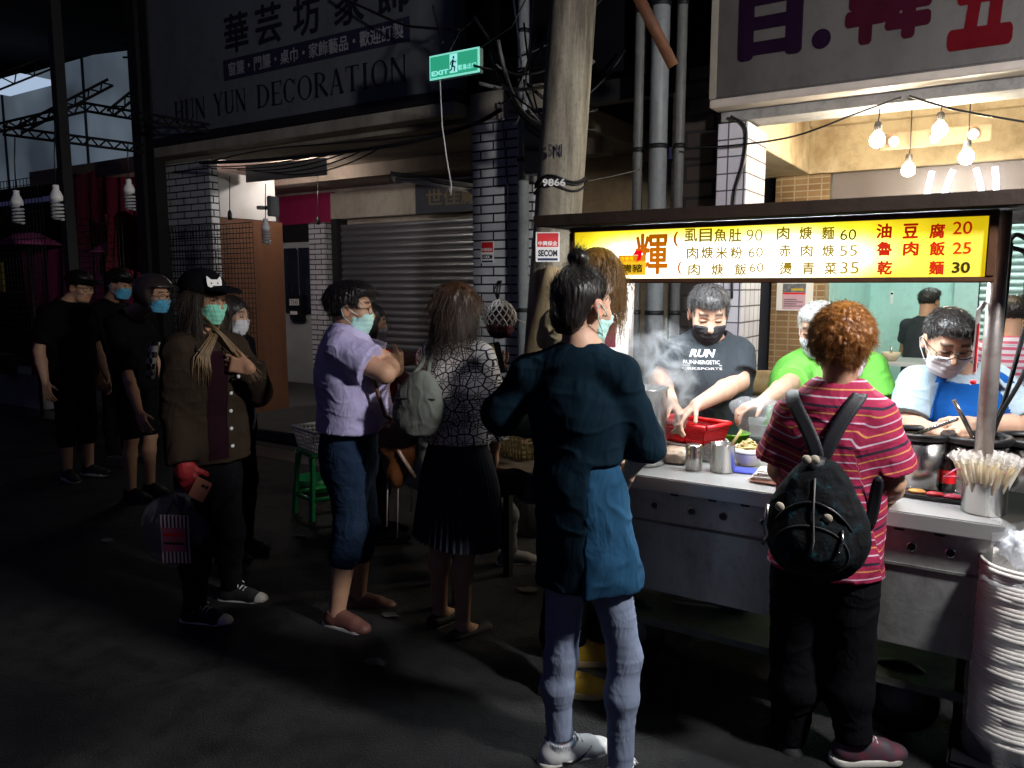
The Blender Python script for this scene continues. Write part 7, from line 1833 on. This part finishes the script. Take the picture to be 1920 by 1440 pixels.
s3 = person('cook in pale blue tee and blue apron with glasses and white mask, looking down', st(1.62, 2.95, 0), 190, 1.68, head=pd(1777, 640, 2.86), hyaw=191, hpitch=29, skin='fair', h=.005, hair_h=.004, girth=1.12,
    J=dict(nb=pd(1790, 700, 2.97), sR=pd(1722, 722, 2.97), sL=pd(1862, 718, 2.95), ch=pd(1788, 790, 2.97), wa=pd(1788, 890, 3.0), pe=pd(1788, 980, 3.0), eR=pd(1700, 800, 2.9), wR=pd(1752, 808, 2.74), eL=pd(1925, 800, 2.86), wL=pd(1826, 796, 2.72)),
    top=dict(m=C['pale'], cut=.78, fit=1.08, wr=.006), bottom=dict(m=C['darkpant']), shoes=dict(m=blk, sole=dsole), hair=dict(style='short', c='black', n=3600, len=.017, lift=.35, vol=.95), mask=C['mask_white'], glasses=gloss,
    hands=dict(L=dict(d=hdir(270) + hdir(180) * .2, n=-UP * .5 - hdir(180) * .5, c=1.0), R=dict(d=hdir(90) * .7 + hdir(180) * .3, n=-UP * .6 + hdir(0) * .3, c=.8)))
I = P_INFO[s3.name]; Q = I['Q']; ex_ = nrm(np.cross(UP, I['tf'])); s_, g_ = I['s'], 1.12 * 1.08
shs = [c_ for c_ in bpy.data.objects if c_.parent == s3 and c_.name.startswith('shirt')][0]; me_ = shs.data
sv_ = np.empty(len(me_.vertices) * 3, np.float32); me_.vertices.foreach_get('co', sv_); sv_ = sv_.reshape(-1, 3); sn_ = np.empty_like(sv_.ravel()); me_.vertices.foreach_get('normal', sn_); sn_ = sn_.reshape(-1, 3)
fi_ = np.empty(len(me_.polygons) * 4, np.int32); me_.polygons.foreach_get('vertices', fi_); fi_ = fi_.reshape(-1, 4)
W_ = sv_ + I['base'] - Q['ch']; lt_ = np.abs(W_ @ ex_); tz_ = pd(1790, 716, 2.85)[2]; z_ = sv_[:, 2] + I['base'][2]
wd_ = np.where(z_ > tz_ - .14, .105 + (tz_ - z_) * .35, .175 + np.clip(tz_ - .14 - z_, 0, .2) * .4)
ok_ = (W_ @ I['tf'] > -.02) & (sn_ @ I['tf'] > .15) & (lt_ < wd_) & (z_ < tz_ - .012 + .25 * np.abs(lt_) * (lt_ < .105) * .35)
used_ = ok_[fi_].all(1); fk_ = fi_[used_]; ids_ = np.unique(fk_); mp_ = np.full(len(sv_), -1); mp_[ids_] = np.arange(len(ids_))
ap = link('apron', np_mesh('apron', sv_[ids_] + sn_[ids_] * .007, mp_[fk_]), C['apron'], s3); md = ap.modifiers.new('thickness', 'SOLIDIFY'); md.thickness = .005
tpz = pd(1790, 717, 2.85)[2]
for q_ in (-1, 1):
    a = Q['ch'] * V(1, 1, 0) + UP * tpz + ex_ * q_ * .125 + I['tf'] * .135; b = Q['nb'] + ex_ * q_ * .080 + UP * .022 + I['tf'] * .03
    mb = MB(); w = ex_ * .019; mid = lerp(a, b, .5) + I['tf'] * .028 + UP * .01
    ring = [a, lerp(a, mid, .5) + I['tf'] * .008, mid, lerp(mid, b, .5) + I['tf'] * .012 + UP * .008, b, b - I['tf'] * .07]
    for p0, p1 in zip(ring, ring[1:]): mb.poly([p0 - w, p0 + w, p1 + w, p1 - w], smooth=True)
    mb.build('strap', C['apron'], ap, I['base'])

chest_text(s3, 'MIGM', 1785, 752, .060, .014, wht, .003)
# ------------------------------------------------------------------ customer with backpack
cst = person('customer with curly auburn hair in red striped tee wearing a small black backpack', pz(1525, 1425, 0), 22, 1.56, head=pd(1580, 642, 2.32), hyaw=34, hpitch=16, girth=1.0, skin='mid', male=False, h=.005, hair_h=.004,
    J=dict(nb=pd(1572, 735, 2.32), sL=pd(1490, 784, 2.38), sR=pd(1642, 784, 2.26), ch=pd(1566, 820, 2.33), wa=pd(1556, 935, 2.33), pe=pd(1545, 1060, 2.33), eL=pd(1462, 880, 2.42), wL=pd(1480, 900, 2.60), eR=pd(1672, 905, 2.26), wR=pd(1665, 935, 2.46),
           hL=pd(1500, 1085, 2.36), hR=pd(1590, 1085, 2.30), kL=pd(1492, 1230, 2.37), kR=pd(1592, 1235, 2.30), aL=pd(1478, 1388, 2.37), aR=pz(1598, 1432, 0) + UP * .078),
    top=dict(m=C['stripe'], along=True, hem=.40, fit=1.06, cut=.80, puff=1.3, neck=.064, wr=.006), bottom=dict(m=C['darkpant'], fit=1.25), shoes=dict(L=dict(m=blk, sole=wsole), R=dict(m=mat('printed_sneaker', (.008, .045, .055), .6, c2=(.13, .012, .028), vs=34), sole=wsole, lace=wht)), feet=dict(L=hdir(-8), R=hdir(86)), hair=dict(style='curly', c='auburn', n=5200), mask=C['mask_white'], glasses=gloss)
I = P_INFO[cst.name]; Q = I['Q']; tf, rt = I['tf'], nrm(np.cross(I['tf'], UP))
bc = pd(1530, 985, 2.16); fr_ = np.stack([rt, tf, UP], 1)
bagK, t_, b_ = nodes('backpack_cloth'); f1 = tex(t_, 26, 5, .7); t_.links.new(ramp(t_, f1, [(.46, (.005, .005, .006)), (.60, (.006, .014, .018)), (.66, (.012, .07, .08)), (.74, (.006, .006, .007))]), b_.inputs['Base Color']); b_.inputs['Roughness'].default_value = .85; b_.inputs['Specular IOR Level'].default_value = .2; bump(t_, b_, tex(t_, 14, 4, .6), .5, .02)
fd = Field(bc - .34, bc + .34, .006); fd.ell(bc - UP * .02, V(.148, .075, .150), fr_, .03); fd.ell(bc + UP * .09, V(.090, .055, .11), fr_, .05); fd.ell(bc - UP * .04 - tf * .05, V(.105, .040, .085), fr_, .02)
v, f = fd.mesh(); v = relax(v, f, 1); v = wrinkle(v, f, .005, (11, 11, 11), 6)
BP = link('backpack', np_mesh('backpack', v - bc, f), bagK, None, bc); tag(BP, 'small black and teal backpack with pale tabs on the striped tee', 'backpack')
def strip(pts, w, name, m, par, o, th=.004):
    vv = []
    for (p, s_) in pts: vv += [p - s_ * w / 2 - o, p + s_ * w / 2 - o]
    ff = [(2 * i, 2 * i + 1, 2 * i + 3, 2 * i + 2) for i in range(len(pts) - 1)]
    ob = link(name, np_mesh(name, np.array(vv), ff), m, par); md = ob.modifiers.new('smooth', 'SUBSURF'); md.levels = md.render_levels = 2
    md = ob.modifiers.new('thickness', 'SOLIDIFY'); md.thickness = th; md.offset = 0; return ob
strapM = mat('black_webbing', (.012, .013, .018), .6, bs=200)
yk = pd(1530, 858, 2.155)
def back_at(px, py, off=.012):
    """a point just off the cloth on the back, below the given sight line"""
    p = pd(px, py, 2.2); T_ = bpy.data.objects['shirt.%03d' % 0] if False else shirtC
    d_ = (shv - V(0, 0, EYE)); rdir = nrm(p - V(0, 0, EYE)); tt = d_ @ rdir; perp = np.linalg.norm(d_ - tt[:, None] * rdir, axis=1); near = perp < .014
    t0 = tt[near].min() if near.any() else np.linalg.norm(p - V(0, 0, EYE)); return V(0, 0, EYE) + rdir * (t0 - off)
shirtC = [c for c in bpy.data.objects if c.parent == cst and c.name.startswith('shirt')][0]
shv = np.empty(len(shirtC.data.vertices) * 3, np.float32); shirtC.data.vertices.foreach_get('co', shv); shv = shv.reshape(-1, 3) + I['base']
for xs in ([(1482, 738), (1494, 768), (1512, 800), (1528, 838), (1536, 868)], [(1612, 742), (1592, 770), (1572, 800), (1552, 838), (1540, 868)]):
    pts = [back_at(*p_) for p_ in xs]; pts = [pts[0] + tf * .05 + UP * .006] + pts
    strip([(p_, nrm(np.cross(nrm(pts[min(i + 1, len(pts) - 1)] - pts[max(i - 1, 0)]), -tf))) for i, p_ in enumerate(pts)], .042, 'strap', strapM, BP, bc)
pts = [pd(1628, 1000, 2.20), pd(1640, 940, 2.19), pd(1648, 890, 2.17)]
strip([(p_, rt) for p_ in pts], .035, 'lower_strap', strapM, BP, bc)
MB().tube([yk, yk - UP * .05], .03, 6).build('yoke', strapM, BP, bc)
tabM = mat('pale_tab', (.50, .44, .34), .6)
for px, py, w_, h_, rz in ((1528, 862, .020, .042, 12), (1512, 862, .018, .036, -25), (1462, 950, .028, .030, 30), (1552, 972, .022, .026, 5)):
    p = pd(px, py, 2.075); MB().lathe([(0, -.003), (.012, -.002), (.013, .0), (.012, .002), (0, .003)], p, 16, axis=-tf).build('tab', tabM, BP, bc)
pv_ = np.empty(len(BP.data.vertices) * 3, np.float32); BP.data.vertices.foreach_get('co', pv_); pv_ = pv_.reshape(-1, 3) + bc
pb_ = BVHTree.FromPolygons([tuple(q) for q in pv_], [tuple(p.vertices) for p in BP.data.polygons])
def on_pack(u_, z_, off=.002):
    o_ = bc + rt * u_ + UP * z_ - tf * .4; h_ = pb_.ray_cast(Vector(o_), Vector(tf)); return (np.array(h_[0]) if h_[0] is not None else bc + rt * u_ + UP * z_) - tf * off
arc_ = [on_pack(.105 * math.sin(t), .055 - .085 * math.cos(t) * -.35 - .05 * abs(math.sin(t)) ** 2) for t in np.linspace(-1.35, 1.35, 25)]
MB().tube(arc_, .0035, 6).build('zip', mat('zip_tape', (.05, .05, .055), .35, .6), BP, bc)
MB().tube([on_pack(.10 * math.cos(t) , -.055 + .075 * math.sin(t), .001) for t in np.linspace(0, 6.283, 41)], .003, 6, False).build('pocket_seam', mat('seam_thread', (.020, .022, .024), .8), BP, bc)
MB().tube([on_pack(.08, .018, .006), on_pack(.085, -.01, .012), on_pack(.078, -.045, .010)], .004, 6).build('zip_pull', M['steel_v'], BP, bc)
MB().tube([on_pack(.0, .15, .004), on_pack(.004, .06, .006), on_pack(.012, -.02, .006), on_pack(.006, -.06, .005)], .003, 5).build('drawcord', M['pipe_dark'], BP, bc)
MB().tube([pd(1440, 945, 2.1), pd(1434, 985, 2.1), pd(1438, 1000, 2.1), pd(1430, 1020, 2.12)], .005, 6).build('charm', M['steel_v'], BP, bc)
# clear bag in the green cook's hands
c = pd(1425, 785, 3.08); fd = Field(c - .25, c + .25, .006); fd.ell(c, V(.095, .08, .075), None); fd.ell(c + V(-.03, -.02, .05), V(.085, .07, .03), None, .03); v, f = fd.mesh(); v = wrinkle(v, f, .010, (22, 22, 22), 2)
tag(link('plastic_bag', np_mesh('plastic_bag', v - c, f), bagM, None, c), 'clear plastic food bag held by the green tee cook over the counter', 'bag')

# ------------------------------------------------------------------ dining room
def sit(P0, hd, z=.44):
    f_, r_ = hdir(hd), np.cross(hdir(hd), UP); b = np.array(P0, float); g = lambda x, y, zz: b + r_ * x + f_ * y + UP * zz
    return dict(pe=g(0, 0, z + .09), wa=g(0, 0, z + .26), ch=g(0, .03, z + .46), nb=g(0, .05, z + .64), sL=g(-.155, .03, z + .58), sR=g(.155, .03, z + .58), eL=g(-.22, .10, z + .34), eR=g(.22, .10, z + .34), wL=g(-.16, .32, z + .33), wR=g(.16, .32, z + .33),
                hL=g(-.09, .02, z + .08), hR=g(.09, .02, z + .08), kL=g(-.11, .42, z + .06), kR=g(.11, .42, z + .06), aL=g(-.11, .40, .19), aR=g(.11, .40, .19), hc=g(0, .09, z + .80))
def diner(label, px, d, hd, mt, hc, zt, **k):
    p = pd(px, 700, d); b = V(p[0], p[1], .115); J = sit(V(p[0], p[1], .115), hd, zt); h_ = J.pop('hc')
    o = person(label, b, hd, 1.62, head=h_, hyaw=k.pop('hyaw', hd), J=J, h=.009, skin='mid', top=dict(m=mt, along=k.pop('along', False), hem=(zt + .04) / 1.62, cut=.6), bottom=dict(m=C['darkpant']), shoes=dict(m=blk, sole=dsole), hair=dict(style='short', c=hc, n=900), **k)
    s_ = thing('stool', 'round steel stool under the ' + label.split(' seated')[0], 'stool', b); MB().lathe([(0, zt - .02), (.16, zt - .02), (.16, zt), (0, zt)], b, 20).build('seat', M['steel_v'], s_, b)
    for a in range(4): MB().tube([b + V(.12 * math.cos(a * 1.57), .12 * math.sin(a * 1.57), zt - .02), b + V(.16 * math.cos(a * 1.57), .16 * math.sin(a * 1.57), 0)], .012, 6).build('leg', M['steel_v'], s_, b)
    return o
diner('diner in pink striped polo seated with back to the stall', 1896, 4.75, 15, C['stripe2'], 'black', .40, along=True)
diner('diner with bare face seated opposite the pink striped polo', 1912, 5.7, 200, C['pale'], 'black', .42)
diner('diner in dark green tee seated by the mint wall', 1722, 6.9, 60, C['blacktee'], 'black', .44)
def steel_table(label, px, d, w, dp, hgt=.76):
    p = pd(px, 690, d); b = V(p[0], p[1], .115); o = thing('table', label, 'table', b); MB().span(b + V(-w, -dp, hgt - .03), b + V(w, dp, hgt), .004).build('top', M['steel'], o, b)
    for q_ in (-1, 1):
        for e_ in (-1, 1): MB().tube([b + V(q_ * w * .85, e_ * dp * .8, hgt - .03), b + V(-q_ * w * .75, e_ * dp * .8, 0)], .012, 6).build('leg', M['steel_v'], o, b)
    return b + UP * hgt
tb_ = steel_table('steel folding table by the mint wall with bowl and greens', 1648, 6.6, .36, .28)
lathe_thing('bowl', 'small cream bowl with spoon on the steel table by the mint wall', 'bowl', tb_ + V(.10, -.12, .001), [('bowl', bowl_prof(.075, .07), mat('cream_bowl', (.66, .58, .42), .4)), ('spoon', [(0, .05), (.01, .05), (.01, .12), (0, .12)], M['steel_v'])])
soft('greens', 'heap of pale greens on the steel table by the mint wall', 'food', tb_ + V(-.08, -.16, .001), [((0, 0, .02), (.09, .06, .03)), ((.05, .02, .04), (.04, .04, .03))], mat('pale_greens', (.50, .58, .22), .6, vs=40, bs=70), .008, .008)
steel_table('steel folding table between the pink striped polo and the bare faced diner', 1905, 5.25, .40, .28)
# things on the pillar and wall
cal = pv(1490, 556, 6.925); CAL = MB().span((cal[0] - .15, 6.920, cal[2] - .12), (cal[0] + .15, 6.926, cal[2] + .12)).build('calendar', M['paper'], None, cal); tag(CAL, 'wall calendar with street picture hung on the brown tile pillar', 'calendar')
def flat(x0, z0, x1, z1, y, m, nm): MB().span((cal[0] + x0, y - .001, cal[2] + z0), (cal[0] + x1, y, cal[2] + z1)).build(nm, m, CAL, cal)
flat(-.10, .035, .09, .11, 6.9185, mat('street_picture', (.25, .25, .27), .6, c2=(.04, .05, .06), vs=26), 'picture'); flat(-.10, .018, .09, .033, 6.9185, redM, 'red_line'); flat(-.10, -.11, .09, .016, 6.9185, mat('pink_sheet', (.66, .42, .50), .7), 'pink_sheet'); flat(-.03, .05, .07, .07, 6.917, mat('taxi_yellow', (.55, .40, .04), .6), 'picture_detail')
for k_ in range(4): flat(-.085, -.03 - .018 * k_, .02 + .05 * (k_ % 2), -.024 - .018 * k_, 6.9165, M['dark_ink'], 'text_line')
ps = pv(1730, 572, 9.495); PS = MB().box(ps, (.05, .006, .20), Matrix.Rotation(R(4), 3, 'Y')).build('paper_strip', mat('pink_strip', (.78, .10, .26), .7), None, ps); tag(PS, 'narrow pink paper strip hanging on the mint wall', 'paper strip')
me = text_mesh('大吉大利', .04, .001); text_fit(me, -.08, -.013, .08, .013); text_on('lettering', me, M['red_ink'], PS, V(0, -.006, 0), V(0, 0, -1), V(1, 0, 0))
tm = pv(1672, 558, 9.495); TM = MB().box(tm, (.03, .01, .14), None, .004).build('wall_thermometer', M['paper'], None, tm); tag(TM, 'small wall thermometer on the mint wall left of the pink strip', 'thermometer'); MB().lathe([(0, 0), (.012, 0), (.012, .004), (0, .004)], tm + V(0, -.006, .045), 12, axis=V(0, -1, 0)).build('dial', gloss, TM, tm)
# rice tub and cabinet behind the cooks
rt0 = pd(1428, 722, 4.1); cb2 = thing('cabinet', 'steel work cabinet behind the cooks', 'cabinet', V(rt0[0], rt0[1], 0)); c = V(*cb2.location); MB().span(c + V(-.32, -.22, .0), c + V(.38, .25, rt0[2] - .075), .006).build('body', pan, cb2, c); MB().span(c + V(-.34, -.24, rt0[2] - .074), c + V(.40, .27, rt0[2] - .052), .004).build('top', M['steel'], cb2, c)
tubM = stained('wood_tub', (.42, .28, .12), (.28, .17, .07), rough=.6, sc=6)
o = thing('rice_tub', 'brown wooden rice tub lying on the steel cabinet between the cooks', 'tub', rt0); MB().lathe([(0, -.09), (.062, -.09), (.066, .0), (.062, .09), (0, .09)], rt0 + UP * .014, 24, axis=nrm(V(1, .12, .05))).build('tub', tubM, o, rt0)
for z_ in (-.07, .065): MB().lathe([(.0655, z_ - .012), (.069, z_ - .010), (.069, z_ + .010), (.0655, z_ + .012)], rt0 + UP * .014, 24, axis=nrm(V(1, .12, .05))).build('band', mat('navy_cloth_band', (.02, .03, .09), .8) if z_ > 0 else towM, o, rt0)

# ------------------------------------------------------------------ steam over the left pot
sm = bpy.data.materials.new('steam'); sm.use_nodes = True; t = sm.node_tree; t.nodes.remove(t.nodes['Principled BSDF'])
pvn = t.nodes.new('ShaderNodeVolumePrincipled'); pvn.inputs['Color'].default_value = (.92, .94, .97, 1); pvn.inputs['Anisotropy'].default_value = .3
c0 = cD + V(.04, 0, .28)
tcn = t.nodes.new('ShaderNodeTexCoord'); nz = N(t, 'ShaderNodeTexNoise', Scale=11, Detail=5, Roughness=.6, Distortion=1.4); mp = t.nodes.new('ShaderNodeMapping'); mp.inputs['Scale'].default_value = (1, 1, .9); t.links.new(tcn.outputs['Object'], mp.inputs[0]); t.links.new(mp.outputs[0], nz.inputs['Vector'])
gen = t.nodes.new('ShaderNodeSeparateXYZ'); t.links.new(tcn.outputs['Generated'], gen.inputs[0])
vl = t.nodes.new('ShaderNodeVectorMath'); vl.operation = 'DISTANCE'; t.links.new(tcn.outputs['Generated'], vl.inputs[0]); vl.inputs[1].default_value = (.5, .5, .42)
fall = math_n(t, 'MAXIMUM', math_n(t, 'MULTIPLY_ADD', vl.outputs['Value'], -2.1, 1.0), 0.0)
den = math_n(t, 'MULTIPLY', math_n(t, 'MULTIPLY', math_n(t, 'MAXIMUM', math_n(t, 'SUBTRACT', nz.outputs['Fac'], .47), 0.0), fall), 200.0)
t.links.new(den, pvn.inputs['Density']); t.links.new(pvn.outputs[0], t.nodes['Material Output'].inputs['Volume'])
sb = MB().span(c0 + V(-.16, -.15, -.16), c0 + V(.20, .15, .36)).build('steam', sm, None, c0); tag(sb, kind='stuff')
